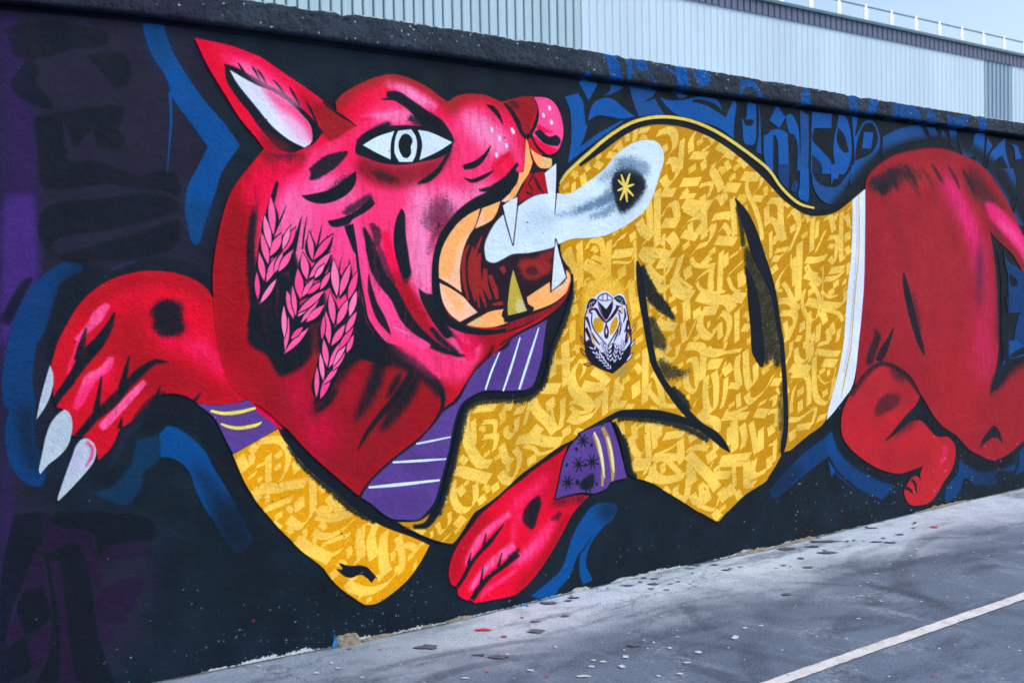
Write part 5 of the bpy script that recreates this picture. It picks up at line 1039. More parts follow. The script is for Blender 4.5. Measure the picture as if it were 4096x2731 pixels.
f|plum|1.7|0.3|1|badge||4029,1234! 4028,1244 4024,1252 4016,1259 4005,1264! 4006,1254 4009,1246 4017,1239
f|plum|1.7|0.3|1|badge||4029,1229! 4040,1233 4047,1239 4051,1247 4050,1257! 4040,1252 4032,1246 4028,1239
f|plum|1.7|0.3|1|badge||4031,1213! 4032,1223 4029,1231 4022,1238 4012,1243! 4011,1233 4013,1226 4020,1219
f|plum|1.7|0.3|1|badge||4032,1208! 4043,1212 4049,1217 4053,1224 4052,1233! 4042,1230 4034,1225 4031,1217
f|plum|1.7|0.3|1|badge||4034,1192! 4034,1202 4030,1209 4023,1215 4013,1220! 4013,1211 4016,1204 4023,1197
f|plum|1.7|0.3|1|badge||4034,1187! 4045,1191 4052,1197 4055,1205 4056,1213! 4046,1209 4039,1204 4035,1196
f|plum|1.7|0.3|1|badge||4034,1188! 4044,1192 4051,1197 4055,1204 4056,1212! 4047,1208 4039,1203 4035,1196
f|badge|1.7|0.3|1|badge||4034,1189! 4042,1193 4049,1198 4054,1204 4056,1212! 4048,1207 4042,1202 4037,1196
f|plum|1.7|0.3|1|badge||4034,1193! 4033,1202 4029,1208 4022,1215 4013,1219! 4014,1211 4017,1204 4024,1198
f|badge|1.7|0.3|1|badge||4034,1194! 4031,1202 4028,1208 4021,1213 4013,1219! 4015,1211 4019,1205 4025,1199
f|plum|1.7|0.3|1|badge||4032,1209! 4041,1212 4049,1217 4052,1224 4052,1233! 4042,1229 4035,1224 4032,1217
f|badge|1.7|0.3|1|badge||4032,1210! 4040,1213 4047,1218 4050,1224 4052,1232! 4044,1228 4037,1223 4033,1217
f|plum|1.7|0.3|1|badge||4031,1214! 4031,1223 4028,1230 4021,1237 4012,1242! 4012,1233 4015,1226 4021,1219
f|badge|1.7|0.3|1|badge||4031,1215! 4030,1223 4027,1230 4020,1236 4012,1241! 4013,1233 4016,1226 4022,1220
f|plum|1.7|0.3|1|badge||4029,1230! 4039,1233 4047,1239 4050,1247 4050,1256! 4041,1252 4033,1246 4029,1239
f|badge|1.7|0.3|1|badge||4029,1231! 4038,1235 4045,1240 4048,1247 4050,1255! 4041,1250 4035,1245 4031,1238
f|plum|1.7|0.3|1|badge||4029,1234! 4028,1244 4023,1251 4015,1257 4005,1263! 4006,1254 4011,1246 4018,1240
f|badge|1.7|0.3|1|badge||4029,1236! 4026,1244 4021,1251 4014,1257 4005,1262! 4008,1254 4013,1247 4020,1241
f|plum|1.7|0.3|1|badge||4027,1250! 4040,1256 4050,1264 4055,1274 4056,1285! 4044,1279 4034,1271 4029,1262
f|badge|1.7|0.3|1|badge||4027,1252! 4039,1257 4047,1264 4053,1274 4056,1284! 4045,1278 4035,1271 4030,1262
f|plum|1.7|0.3|1|badge||4027,1255! 4026,1267 4021,1276 4013,1284 4001,1291! 4002,1280 4007,1270 4015,1262
f|badge|1.7|0.3|1|badge||4027,1256! 4024,1267 4019,1276 4011,1283 4001,1290! 4004,1280 4008,1271 4016,1263
f|plum|1.7|0.3|1|badge||4081,1252! 4086,1262 4086,1272 4080,1280 4071,1289! 4067,1279 4066,1269 4072,1260
f|plum|1.7|0.3|1|badge||4080,1246! 4092,1252 4101,1259 4105,1268 4106,1279! 4095,1273 4086,1266 4081,1257
f|plum|1.7|0.3|1|badge||4077,1229! 4081,1238 4081,1246 4077,1253 4069,1260! 4065,1252 4065,1244 4069,1237
f|plum|1.7|0.3|1|badge||4076,1224! 4086,1229 4095,1237 4098,1245 4099,1256! 4088,1250 4080,1243 4076,1234
f|plum|1.7|0.3|1|badge||4071,1207! 4075,1217 4074,1226 4069,1235 4061,1244! 4058,1234 4059,1225 4064,1216
f|plum|1.7|0.3|1|badge||4070,1202! 4080,1206 4086,1211 4089,1218 4089,1227! 4079,1223 4073,1217 4069,1210
f|plum|1.7|0.3|1|badge||4065,1186! 4067,1195 4065,1204 4059,1211 4050,1218! 4049,1209 4051,1200 4056,1192
f|plum|1.7|0.3|1|badge||4064,1180! 4074,1184 4082,1190 4086,1197 4087,1207! 4076,1202 4068,1197 4064,1189
f|plum|1.7|0.3|1|badge||4064,1180! 4073,1185 4081,1190 4085,1197 4087,1205! 4077,1202 4069,1196 4065,1189
f|badge|1.7|0.3|1|badge||4064,1182! 4073,1186 4079,1191 4083,1197 4087,1205! 4078,1201 4071,1196 4066,1189
f|plum|1.7|0.3|1|badge||4065,1186! 4066,1195 4064,1203 4058,1210 4050,1217! 4050,1208 4051,1200 4057,1193
f|badge|1.7|0.3|1|badge||4065,1187! 4065,1195 4062,1203 4057,1210 4050,1216! 4051,1208 4054,1201 4058,1194
f|plum|1.7|0.3|1|badge||4070,1203! 4079,1206 4085,1211 4088,1218 4089,1226! 4080,1222 4073,1217 4070,1210
f|badge|1.7|0.3|1|badge||4070,1204! 4078,1208 4084,1212 4087,1218 4089,1225! 4081,1221 4075,1216 4072,1210
f|plum|1.7|0.3|1|badge||4072,1208! 4074,1217 4073,1226 4068,1234 4061,1242! 4059,1233 4060,1225 4064,1216
f|badge|1.7|0.3|1|badge||4072,1209! 4073,1217 4071,1226 4067,1234 4061,1242! 4061,1233 4062,1224 4066,1217
f|plum|1.7|0.3|1|badge||4076,1224! 4086,1230 4093,1237 4097,1245 4099,1255! 4088,1249 4081,1243 4077,1234
f|badge|1.7|0.3|1|badge||4076,1226! 4085,1231 4091,1238 4096,1246 4099,1254! 4090,1248 4083,1242 4079,1234
f|plum|1.7|0.3|1|badge||4077,1230! 4080,1238 4080,1246 4076,1252 4069,1259! 4066,1252 4066,1244 4070,1237
f|badge|1.7|0.3|1|badge||4077,1231! 4079,1239 4078,1245 4074,1252 4069,1259! 4068,1251 4068,1244 4071,1238
f|plum|1.7|0.3|1|badge||4080,1247! 4091,1252 4099,1259 4104,1268 4106,1278! 4095,1272 4086,1265 4082,1257
f|badge|1.7|0.3|1|badge||4080,1248! 4090,1254 4098,1260 4103,1268 4106,1277! 4096,1271 4089,1264 4083,1257
f|plum|1.7|0.3|1|badge||4081,1252! 4085,1262 4084,1271 4079,1280 4071,1288! 4068,1278 4068,1269 4073,1260
f|badge|1.7|0.3|1|badge||4081,1253! 4083,1262 4083,1271 4078,1279 4071,1287! 4069,1278 4070,1269 4074,1261
f|plum|1.7|0.3|1|badge||3926,1257! 3920,1266 3912,1272 3901,1275 3889,1277! 3895,1269 3903,1263 3913,1259
f|plum|1.7|0.3|1|badge||3929,1251! 3937,1258 3941,1266 3940,1274 3936,1283! 3928,1275 3924,1268 3924,1260
f|plum|1.7|0.3|1|badge||3938,1233! 3935,1241 3929,1247 3921,1250 3910,1252! 3914,1244 3919,1238 3928,1234
f|plum|1.7|0.3|1|badge||3943,1227! 3950,1233 3953,1240 3950,1246 3945,1254! 3939,1247 3935,1241 3938,1234
f|plum|1.7|0.3|1|badge||3957,1209! 3954,1216 3949,1221 3942,1224 3932,1224! 3935,1217 3940,1212 3947,1209
f|plum|1.7|0.3|1|badge||3961,1203! 3968,1210 3969,1216 3968,1223 3963,1230! 3958,1224 3955,1217 3956,1210
f|plum|1.7|0.3|1|badge||3961,1204! 3967,1210 3969,1216 3967,1222 3963,1229! 3959,1223 3956,1217 3957,1211
f|badge|1.7|0.3|1|badge||3961,1205! 3965,1210 3966,1216 3966,1222 3963,1228! 3960,1222 3958,1217 3958,1211
f|plum|1.7|0.3|1|badge||3957,1210! 3954,1216 3948,1221 3941,1223 3932,1224! 3936,1217 3940,1213 3947,1210
f|badge|1.7|0.3|1|badge||3957,1211! 3953,1216 3947,1220 3940,1222 3932,1222! 3937,1218 3942,1214 3949,1212
f|plum|1.7|0.3|1|badge||3943,1227! 3949,1233 3951,1239 3950,1246 3945,1252! 3940,1247 3937,1240 3938,1234
f|badge|1.7|0.3|1|badge||3943,1228! 3948,1234 3950,1240 3948,1246 3945,1252! 3941,1246 3939,1240 3940,1234
f|plum|1.7|0.3|1|badge||3938,1233! 3935,1241 3929,1246 3920,1249 3910,1250! 3915,1243 3921,1238 3928,1234
f|badge|1.7|0.3|1|badge||3938,1235! 3934,1241 3927,1245 3919,1248 3910,1250! 3915,1244 3921,1239 3930,1236
f|plum|1.7|0.3|1|badge||3929,1252! 3936,1258 3939,1266 3939,1273 3936,1282! 3928,1275 3924,1268 3925,1260
f|badge|1.7|0.3|1|badge||3929,1253! 3934,1259 3938,1266 3938,1273 3936,1281! 3930,1274 3927,1268 3927,1261
f|plum|1.7|0.3|1|badge||3926,1258! 3919,1266 3911,1271 3901,1274 3889,1276! 3896,1269 3903,1262 3913,1259
f|badge|1.7|0.3|1|badge||3926,1259! 3918,1266 3910,1270 3900,1273 3889,1275! 3897,1269 3905,1264 3915,1261
f|plum|1.7|0.3|1|badge||4133,1271! 4138,1280 4138,1289 4134,1296 4125,1304! 4121,1295 4121,1287 4125,1279
f|plum|1.7|0.3|1|badge||4131,1266! 4141,1269 4149,1274 4152,1281 4153,1290! 4142,1287 4134,1282 4131,1274
f|plum|1.7|0.3|1|badge||4124,1246! 4127,1255 4127,1263 4122,1270 4114,1277! 4111,1269 4111,1261 4115,1253
f|plum|1.7|0.3|1|badge||4121,1240! 4133,1243 4141,1248 4145,1255 4147,1264! 4136,1261 4127,1256 4123,1249
f|plum|1.7|0.3|1|badge||4113,1221! 4116,1230 4116,1237 4112,1245 4104,1252! 4100,1244 4100,1235 4105,1228
f|plum|1.7|0.3|1|badge||4110,1216! 4122,1218 4130,1222 4135,1229 4138,1238! 4127,1235 4118,1231 4112,1224
f|plum|1.7|0.3|1|badge||4101,1197! 4104,1205 4105,1212 4101,1220 4094,1227! 4091,1219 4091,1211 4094,1204
f|plum|1.7|0.3|1|badge||4098,1191! 4109,1194 4116,1198 4121,1205 4122,1213! 4112,1210 4104,1206 4099,1199
f|plum|1.7|0.3|1|badge||4098,1192! 4108,1194 4116,1199 4120,1204 4122,1212! 4113,1209 4105,1205 4100,1199
f|badge|1.7|0.3|1|badge||4099,1193! 4107,1196 4114,1199 4119,1204 4122,1211! 4114,1208 4107,1204 4102,1199
f|plum|1.7|0.3|1|badge||4101,1198! 4104,1205 4103,1212 4100,1219 4094,1226! 4092,1218 4092,1211 4095,1204
f|badge|1.7|0.3|1|badge||4101,1199! 4102,1206 4101,1212 4098,1219 4094,1225! 4093,1218 4094,1212 4096,1205
f|plum|1.7|0.3|1|badge||4110,1216! 4121,1219 4129,1223 4134,1229 4137,1237! 4128,1235 4119,1230 4113,1224
f|badge|1.7|0.3|1|badge||4110,1217! 4119,1220 4127,1224 4133,1230 4137,1236! 4128,1233 4121,1229 4115,1224
f|plum|1.7|0.3|1|badge||4113,1222! 4115,1230 4115,1238 4110,1244 4104,1251! 4101,1243 4102,1235 4106,1228
f|badge|1.7|0.3|1|badge||4113,1223! 4114,1230 4113,1238 4109,1244 4104,1250! 4103,1243 4103,1236 4107,1230
f|plum|1.7|0.3|1|badge||4121,1241! 4132,1243 4140,1248 4144,1255 4147,1263! 4136,1260 4129,1255 4124,1249
f|badge|1.7|0.3|1|badge||4121,1242! 4131,1245 4139,1249 4144,1255 4147,1262! 4138,1259 4131,1255 4125,1249
f|plum|1.7|0.3|1|badge||4124,1247! 4127,1255 4126,1263 4121,1270 4114,1276! 4112,1268 4112,1261 4117,1254
f|badge|1.7|0.3|1|badge||4124,1248! 4125,1256 4123,1263 4120,1269 4114,1275! 4113,1268 4115,1261 4118,1255
f|plum|1.7|0.3|1|badge||4131,1266! 4141,1269 4148,1274 4151,1281 4153,1290! 4143,1286 4135,1281 4132,1274
f|badge|1.7|0.3|1|badge||4131,1267! 4140,1271 4146,1276 4151,1281 4153,1289! 4144,1285 4138,1280 4133,1274
f|plum|1.7|0.3|1|badge||4133,1272! 4137,1281 4137,1289 4133,1296 4125,1303! 4122,1295 4122,1287 4125,1279
f|badge|1.7|0.3|1|badge||4133,1273! 4135,1281 4135,1289 4131,1295 4125,1302! 4123,1295 4124,1287 4127,1280
f|plum|1.7|0.3|1|badge||3993,1271! 3993,1280 3989,1288 3981,1293 3970,1297! 3972,1288 3976,1280 3983,1275
f|plum|1.7|0.3|1|badge||3996,1265! 4005,1272 4009,1280 4009,1289 4006,1298! 3998,1291 3993,1283 3993,1274
f|plum|1.7|0.3|1|badge||4005,1246! 4003,1255 3999,1262 3991,1267 3980,1271! 3981,1262 3986,1255 3994,1250
f|plum|1.7|0.3|1|badge||4008,1240! 4015,1246 4020,1254 4020,1263 4017,1272! 4010,1264 4005,1257 4005,1249
f|plum|1.7|0.3|1|badge||4014,1220! 4015,1228 4011,1236 4004,1242 3994,1247! 3995,1238 3999,1231 4005,1225
f|plum|1.7|0.3|1|badge||4017,1213! 4024,1219 4027,1224 4027,1231 4024,1238! 4017,1233 4014,1227 4014,1220
f|plum|1.7|0.3|1|badge||4017,1214! 4023,1219 4026,1224 4026,1230 4024,1238! 4018,1232 4015,1227 4014,1220
f|badge|1.7|0.3|1|badge||4017,1215! 4022,1219 4024,1225 4025,1230 4023,1236! 4019,1231 4017,1226 4016,1221
f|plum|1.7|0.3|1|badge||4014,1220! 4014,1228 4010,1235 4003,1242 3994,1246! 3996,1238 4000,1231 4006,1225
f|badge|1.7|0.3|1|badge||4014,1221! 4012,1229 4008,1235 4002,1240 3994,1245! 3997,1238 4001,1232 4007,1227
f|plum|1.7|0.3|1|badge||4008,1240! 4014,1246 4018,1254 4019,1262 4017,1270! 4011,1264 4007,1257 4006,1248
f|badge|1.7|0.3|1|badge||4008,1241! 4013,1248 4017,1254 4018,1262 4017,1270! 4012,1263 4008,1256 4007,1249
f|plum|1.7|0.3|1|badge||4005,1246! 4003,1255 3998,1261 3990,1266 3980,1270! 3982,1262 3987,1255 3995,1250
f|badge|1.7|0.3|1|badge||4005,1247! 4002,1255 3996,1261 3989,1266 3980,1269! 3983,1262 3988,1256 3995,1251
f|plum|1.7|0.3|1|badge||3996,1266! 4004,1273 4008,1280 4008,1289 4006,1297! 3999,1290 3994,1283 3993,1274
f|badge|1.7|0.3|1|badge||3996,1267! 4003,1273 4006,1280 4007,1288 4006,1296! 4000,1289 3996,1283 3995,1275
f|plum|1.7|0.3|1|badge||3993,1272! 3992,1280 3987,1287 3980,1292 3970,1295! 3973,1288 3976,1281 3984,1276
f|badge|1.7|0.3|1|badge||3993,1273! 3990,1280 3986,1287 3979,1291 3970,1295! 3973,1288 3978,1282 3985,1277
f|plum|1.7|0.3|1|||3861,1283! 3861,1299 3855,1314 3846,1327 3831,1339! 3833,1324 3837,1308 3847,1295
f|gold|1.7|0.3|1|||3858,1290! 3856,1302 3851,1313 3844,1324 3834,1333! 3836,1322 3841,1311 3848,1300
f|plum|1.7|0.3|1|||3879,1220! 3874,1238 3863,1253 3847,1264 3827,1274! 3832,1256 3843,1241 3858,1229
f|gold|1.7|0.3|1|||3873,1227! 3867,1239 3858,1251 3846,1260 3832,1269! 3839,1256 3847,1245 3858,1235
f|plum|1.7|0.3|1|||3918,1178! 3901,1187 3882,1191 3864,1190 3845,1185! 3862,1177 3880,1172 3899,1173
f|gold|1.7|0.3|1|||3909,1179! 3895,1184 3882,1187 3867,1187 3852,1184! 3866,1180 3880,1177 3894,1176
f|plum|1.8|0.3|1|||4192,1325! 4207,1337 4218,1351 4223,1367 4225,1383! 4210,1371 4199,1357 4193,1342
f|let|1.8|0.3|1|||4196,1332! 4206,1342 4214,1353 4219,1365 4222,1377! 4211,1367 4204,1356 4199,1344
f|plum|1.8|0.3|1|||4180,1253! 4198,1263 4213,1275 4222,1289 4227,1305! 4209,1295 4195,1283 4185,1269
f|badge|1.8|0.3|1|||4186,1260! 4199,1267 4209,1277 4217,1288 4222,1300! 4210,1291 4200,1282 4191,1271
f|plum|1.8|0.3|1|||4149,1177! 4171,1186 4188,1199 4200,1215 4208,1233! 4186,1223 4169,1210 4156,1195
f|badge|1.8|0.3|1|||4156,1183! 4172,1192 4184,1202 4194,1214 4202,1227! 4187,1219 4174,1208 4163,1197
f|bluegrey|9.7|1.2|0.45|||4074,1122! 4114,1144 4155,1165 4171,1147 4122,1113 4081,1098
f|red|4.3|0.4|1|>head|painted_head|1801,2619! 1948,2607 2069,2579 2118,2559 2217,2505 2288,2469 2371,2420 2442,2377! 2437,2416! 2479,2458 2564,2508 2648,2546 2736,2568 2822,2559 2912,2532 3001,2485 3037,2468! 3083,2499 3159,2518 3255,2520 3354,2495! 3367,2501 3421,2516 3490,2533 3559,2541 3643,2540 3699,2510 3735,2451 3742,2386 3735,2330 3708,2277 3650,2248 3599,2251 3575,2178 3531,2089 3365,1997 3152,1844 3095,1635 3169,1508 3351,1440 3573,1522 3748,1653! 3783,1648 3770,1581 3733,1514 3674,1467 3565,1408 3461,1372 3392,1342 3307,1287 3240,1244 3168,1194 3108,1139 3068,1089 3024,1050 2966,1019! 2953,989 2897,936 2836,897 2715,831 2625,776 2567,727 2506,661! 2454,706 2375,778 2296,850 2221,928 2161,996 2131,1021 2096,1058 2047,1097 1970,1145 1913,1199 1874,1301 1854,1428 1847,1550 1846,1640 1854,1721 1869,1796 1897,1901 1929,1986 1969,2047 2019,2108 2091,2190! 2059,2232 1987,2310 1918,2412 1851,2516
f|redd|51.4|0.6|0.6|head||1850,1787 2000,2116 2076,2047 2068,1789 2001,1533 2052,1255 2247,958 2590,728 2520,657 2124,1007 1894,1209 1844,1428
f|dkred|119.1|0.3|0.7|head||2136,1381 2700,1358 2958,1183 2965,997 2828,885 2566,711 2369,792 2126,1044 2031,1237
f|crim2|103.5|0.3|0.7|head||2179,1253 2256,1225 2288,1061 2240,1036 2190,1106 2151,1184
f|crim2|105.8|0.3|0.75|head||2224,1038 2309,1059 2415,1003 2402,926 2346,878 2262,925
f|crim2|59.2|0.3|0.5|head||2470,1189 2526,1210 2495,1123 2450,1087
f|redd|82.7|0.3|0.55|head||2811,1102 2903,1126 2950,1051 2898,952 2745,853 2539,715 2482,683 2541,789 2717,897
f|ink|34.1|0.6|0.95|head||2480,1349 2643,1372 2728,1303 2816,1259 2904,1193 2970,1117 2956,1071 2891,1137 2784,1205 2697,1240 2628,1234 2573,1291 2499,1260 2442,1200 2386,1145 2331,1091 2309,1059 2287,1047 2294,1089 2332,1134 2421,1216
r|ink|29.9|0.8|0.9|head||2602,1284,2657,1272 2571,1191,2636,1170 2531,1102,2581,1077 2501,1047,2529,1030 2484,998,2488,995
r|ink|16.8|0.8|0.85|head||2738,1206,2742,1204 2704,1181,2734,1165 2673,1138,2704,1122 2659,1088,2663,1086
r|ink|26.7|0.8|0.9|head||2839,1209,2850,1204 2784,1155,2829,1130 2723,1100,2780,1061 2669,1044,2725,1004 2639,989,2671,966 2618,942,2621,939
r|ink|7.5|0.8|0.95|head||2788,1213,2817,1195 2709,1118,2737,1098 2623,1033,2644,1015 2548,952,2567,940 2500,869,2504,866
f|ink|27.9|0.8|0.95|head||2129,1438 2245,1397 2217,1303 2158,1240 2128,1251 2125,1336
r|ink|11.9|0.3|0.9|head||2299,1059,2297,1062 2333,1063,2317,1082 2375,1093,2352,1114 2416,1142,2400,1155
r|ink|4.4|0.3|1|head||2642,1347,2650,1357 2721,1294,2735,1313 2838,1233,2852,1246 2925,1152,2943,1163 2952,1095,2980,1098 2952,1027,2973,1021 2903,956,2917,946 2830,897,2841,884 2680,809,2690,799 2562,728,2574,716 2500,662,2513,652
f|pink|57.9|0.4|0.95|head||2503,2370 2640,2492 2802,2517 2968,2452 3066,2415 3246,2486 3376,2440 3468,2323 3492,2174 3340,2039 3104,1968 2975,1800 2934,1636 2966,1472 3089,1385 3216,1317 3161,1214 3057,1136 2885,1208 2745,1316 2633,1440 2581,1619 2505,1697 2270,1735 2108,1790 2081,1863 2158,2087 2284,2187 2413,2252 2523,2298
f|pinkc|60.9|0.3|0.9|head||2073,1937 2157,2050 2408,2100 2555,1873 2593,1638 2554,1443 2474,1367 2345,1430 2223,1547 2102,1586 2049,1679
r|ink|34.5|1.6|0.8|head||3240,2020,3279,1967 3105,1950,3152,1903 3007,1859,3069,1825 2945,1746,3001,1731 2921,1619,2969,1612
f|crim|55.6|1|0.5|head||2578,2302 2656,2249 2609,2187 2720,2075 2583,2069 2496,2142 2433,2196
f|redd|35.7|0.8|0.55|head||1846,1644 1869,1796 1929,1986 2019,2099 2078,2083 2058,1954 2025,1789 2008,1606 2017,1422 2052,1255 1973,1241 1870,1355
f|redd|43.0|1.4|0.6|head||1959,2042 2029,2090 2076,2047 2034,1935 2000,1789 2005,1643 2030,1495 1981,1497 1927,1643 1914,1824
r|ink|14.8|1.5|0.9|head||2065,2056,2073,2055 2028,1937,2055,1934 2000,1789,2035,1789 2000,1623,2039,1626 2021,1456,2056,1461 2061,1345,2072,1348
f|dkred|29.5|1|0.85|head||2081,2184 2160,2176 2284,2184 2261,2121 2178,2088 2108,2113
f|ink|25.8|1.2|0.7|head||2101,2204 2161,2180 2242,2181 2221,2143 2150,2150
r|redd|9.8|1.6|0.7|head||2073,2086,2083,2081 2003,1994,2028,1985 1967,1863,1986,1859
r|redd|9.8|1.6|0.7|head||2041,2047,2052,2044 1982,1900,2005,1896 1951,1717,1966,1715
f|crim|58.4|0.8|0.8|head||1999,2080 2099,2121 2180,2163 2282,2131 2176,2033 2111,1864 2053,1936 1995,1952
r|brick|32.6|0.8|0.95|head||2459,2383,2418,2412 2522,2452,2489,2489 2626,2508,2611,2551 2742,2535,2748,2579 2862,2515,2886,2557 2973,2456,3013,2501 3044,2408,3088,2451
r|brick|30.8|0.8|0.9|head||3058,2424,3025,2451 3115,2477,3096,2508 3193,2494,3196,2528 3291,2487,3306,2515 3369,2456,3385,2475
f|redb|55.7|0.6|0.8|head||2481,2372 2594,2469 2732,2521 2778,2485 2638,2424 2569,2360 2523,2318
f|crim|50.5|0.3|0.7|head||2802,2527 2969,2472 3065,2399 2991,2383 2872,2464
r|lpink|32.9|0.3|0.8|head||2684,2518,2689,2534 2795,2496,2808,2519 2912,2439,2926,2457
r|lpink|11.0|1|0.6|head||2559,2356,2559,2362 2673,2370,2671,2385 2790,2402,2787,2412
r|crim|16.4|1.2|0.6|head||2548,2339,2547,2358 2642,2351,2644,2371 2727,2343,2730,2353
f|lpink|77.7|0.3|0.6|head||3110,2392 3219,2411 3316,2366 3381,2307 3346,2225 3216,2296 3122,2341
f|crim|56.2|0.3|0.8|head||3189,2476 3286,2479 3384,2440 3430,2363 3383,2370 3285,2426
f|crim|5.8|0.5|0.9|>ear|painted_ear:painted_head|1801,2619! 1948,2607 2069,2579 2118,2559 2217,2505 2288,2469 2371,2420 2448,2360 2528,2314! 2479,2286 2434,2254 2284,2197 2160,2171 2091,2194 2059,2232 1987,2310 1918,2412 1851,2516
f|redb|28.1|0.6|0.9|ear||1801,2619! 1864,2614 1918,2559 1935,2471 2008,2352 2101,2213 2081,2190 1968,2331 1860,2499
f|pink|36.1|0.3|0.95|ear||1899,2556 2014,2551 2131,2509 2210,2452 2249,2391 2187,2385 2089,2450 1974,2511
f|lpink|35.7|0.3|0.7|ear||1966,2546 2033,2535 2091,2501 2070,2485 1993,2513
f|dkred2|13.2|0.8|0.95|ear||2332,2398 2438,2388 2534,2315 2434,2250 2381,2254 2361,2306
f|redd|45.3|0.6|0.8|ear||2251,2456 2333,2417 2383,2345 2330,2341 2270,2402
f|ink|3.5|0.6|1|ear||1927,2526! 1932,2462 1976,2394 2023,2344 2064,2289 2108,2241 2161,2193 2218,2180 2280,2204! 2327,2228 2371,2278! 2326,2326 2265,2373 2190,2426 2105,2464 2032,2495
f|dkred|36.5|0.3|0.7|ear||2064,2265 2123,2251 2222,2193 2160,2169 2091,2194
f|white|3.1|0.3|1|>iear|painted_inner_ear:painted_head|1947,2506! 2002,2481 2065,2455 2138,2433 2214,2393 2274,2346 2312,2302 2317,2236 2280,2206! 2209,2235 2134,2285 2063,2360 1982,2449
f|pink|29.8|0.8|0.95|iear||2089,2459 2168,2435 2269,2374 2360,2281 2316,2227 2287,2281 2226,2333 2166,2365
f|lpink|51.7|0.8|0.7|iear||2050,2446 2127,2380 2205,2294 2264,2233 2328,2247 2267,2317 2167,2384
r|ink|2.3|0.3|1|||1923,2518,1927,2529 1991,2503,1995,2512 2064,2469,2069,2477 2187,2419,2194,2429 2260,2366,2270,2377 2320,2317,2331,2327 2370,2274,2375,2278
r|ink|2.2|0.3|1|||1983,2538,1986,2540 1993,2518,2002,2523 2015,2491,2021,2496
r|ink|2.3|0.3|1|||2045,2530,2048,2532 2055,2512,2064,2517 2078,2473,2085,2477
r|ink|2.3|0.3|1|||2068,2520,2071,2522 2082,2497,2092,2504 2108,2461,2115,2465
r|ink|2.3|0.3|1|||2139,2483,2141,2485 2159,2460,2168,2468 2193,2422,2200,2427
r|ink|2.3|0.3|1|||2215,2463,2217,2465 2228,2431,2239,2437 2261,2382,2269,2387
r|ink|2.4|0.3|1|||2293,2405,2296,2407 2307,2374,2318,2380 2342,2310,2350,2314
r|ink|2.9|0.3|1|||2373,2408,2377,2413 2444,2361,2452,2371 2499,2335,2505,2343 2540,2313,2542,2317
f|lpink|67.1|0.8|0.5|head||2154,1976 2258,2017 2306,1887 2270,1716 2186,1679 2132,1790
f|lpink|52.5|0.8|0.75|head||2982,2066 3106,2051 3223,2097 3300,2058 3168,1990 3027,1914
f|lpink|62.4|0.8|0.7|head||3116,2427 3244,2417 3348,2362 3404,2265 3292,2244 3190,2325
f|lpink|29.1|0.8|0.75|head||2721,2517 2849,2508 2978,2445 2931,2429 2801,2469
f|lpink|32.7|0.8|0.65|head||2614,2367 2799,2408 2889,2381 2739,2345
f|lpink|67.3|0.8|0.6|head||2860,2041 2969,2025 2927,1840 2909,1636 2942,1513 2846,1535 2815,1718 2833,1919
f|lpink|29.2|0.3|0.6|ear||2013,2515 2169,2457 2273,2381 2207,2383 2089,2446
f|lpink|61.5|0.8|0.5|head||3051,1376 3190,1329 3149,1235 3048,1293
f|lpink|61.8|0.8|0.4|head||2323,2095 2493,2046 2558,1971 2426,1966 2320,2001
r|ink|5.5|0.6|1|||2698,2464,2703,2484 2744,2447,2767,2490 2803,2420,2835,2459 2865,2370,2913,2420 2925,2313,2996,2382 2996,2278,3045,2329 3063,2277,3070,2286
r|ink|4.3|0.8|1|||2674,2447,2674,2451 2720,2448,2720,2463 2762,2449,2760,2474
r|ink|4.3|0.8|1|||2700,2481,2701,2485 2740,2472,2748,2492 2772,2459,2785,2482
f|ink|17.1|2.2|0.8|||2805,2378 2877,2394 2936,2363 2924,2337 2840,2351
f|ink|10.9|1|0.95|||2585,2288 2642,2326 2706,2351 2716,2327 2641,2292 2556,2243 2539,2256
f|dkred|41.2|0.8|0.85|head||2559,2180 2752,2156 2962,2203 3057,2260 3030,2191 2929,2105 2749,2056 2607,2070 2536,2125
f|ink|30.3|1.4|0.6|head||2597,2128 2665,2122 2751,2096 2738,2076 2647,2087
f|ink|3.2|0.3|1||painted_eye:painted_head|2530,2217 2551,2266 2596,2299 2653,2322 2728,2334 2816,2342 2906,2341 2996,2317 3065,2283! 3037,2238 2981,2204 2871,2177 2782,2160 2694,2158 2626,2169 2571,2185 2537,2193
r|ink|5.6|0.8|1|||3045,2266,3056,2263 3022,2225,3039,2219 2985,2173,3000,2165 2946,2133,2963,2119 2900,2100,2909,2087 2855,2078,2857,2074
f|eyew|2.1|0.3|1|||2569,2236! 2641,2277 2736,2311! 2716,2253 2713,2179! 2633,2208
f|eyew|2.2|1|1|||2757,2313! 2827,2325! 2850,2297 2858,2257 2848,2206 2829,2175! 2759,2171! 2736,2205 2735,2249 2744,2289
f|ink|2.2|1|1|||2780,2297 2809,2301 2829,2285 2832,2265 2822,2245 2824,2215 2803,2191 2777,2197 2760,2226 2758,2261
f|eyew|2.2|0.3|1|||2863,2325! 2935,2318 3057,2280! 2969,2229 2868,2185! 2885,2249 2880,2289
f|ink|10.5|1.4|0.92|head||2297,2066! 2339,2073 2382,2098 2437,2134 2493,2195 2472,2204 2385,2179 2331,2143 2298,2113 2308,2099
f|ink|3.6|0.8|1|||2258,1999! 2327,2011 2402,2033 2468,2074 2533,2121! 2528,2067 2494,2022 2433,1986 2357,1967 2294,1977
f|ink|29.2|2|0.7|head||2380,2027 2446,2073 2524,2115 2523,2091 2467,2045
f|ink|3.6|0.8|1|||2384,1894! 2441,1905 2508,1931 2564,1967 2605,2002! 2624,1976 2575,1938 2507,1902 2490,1882 2419,1866 2392,1877
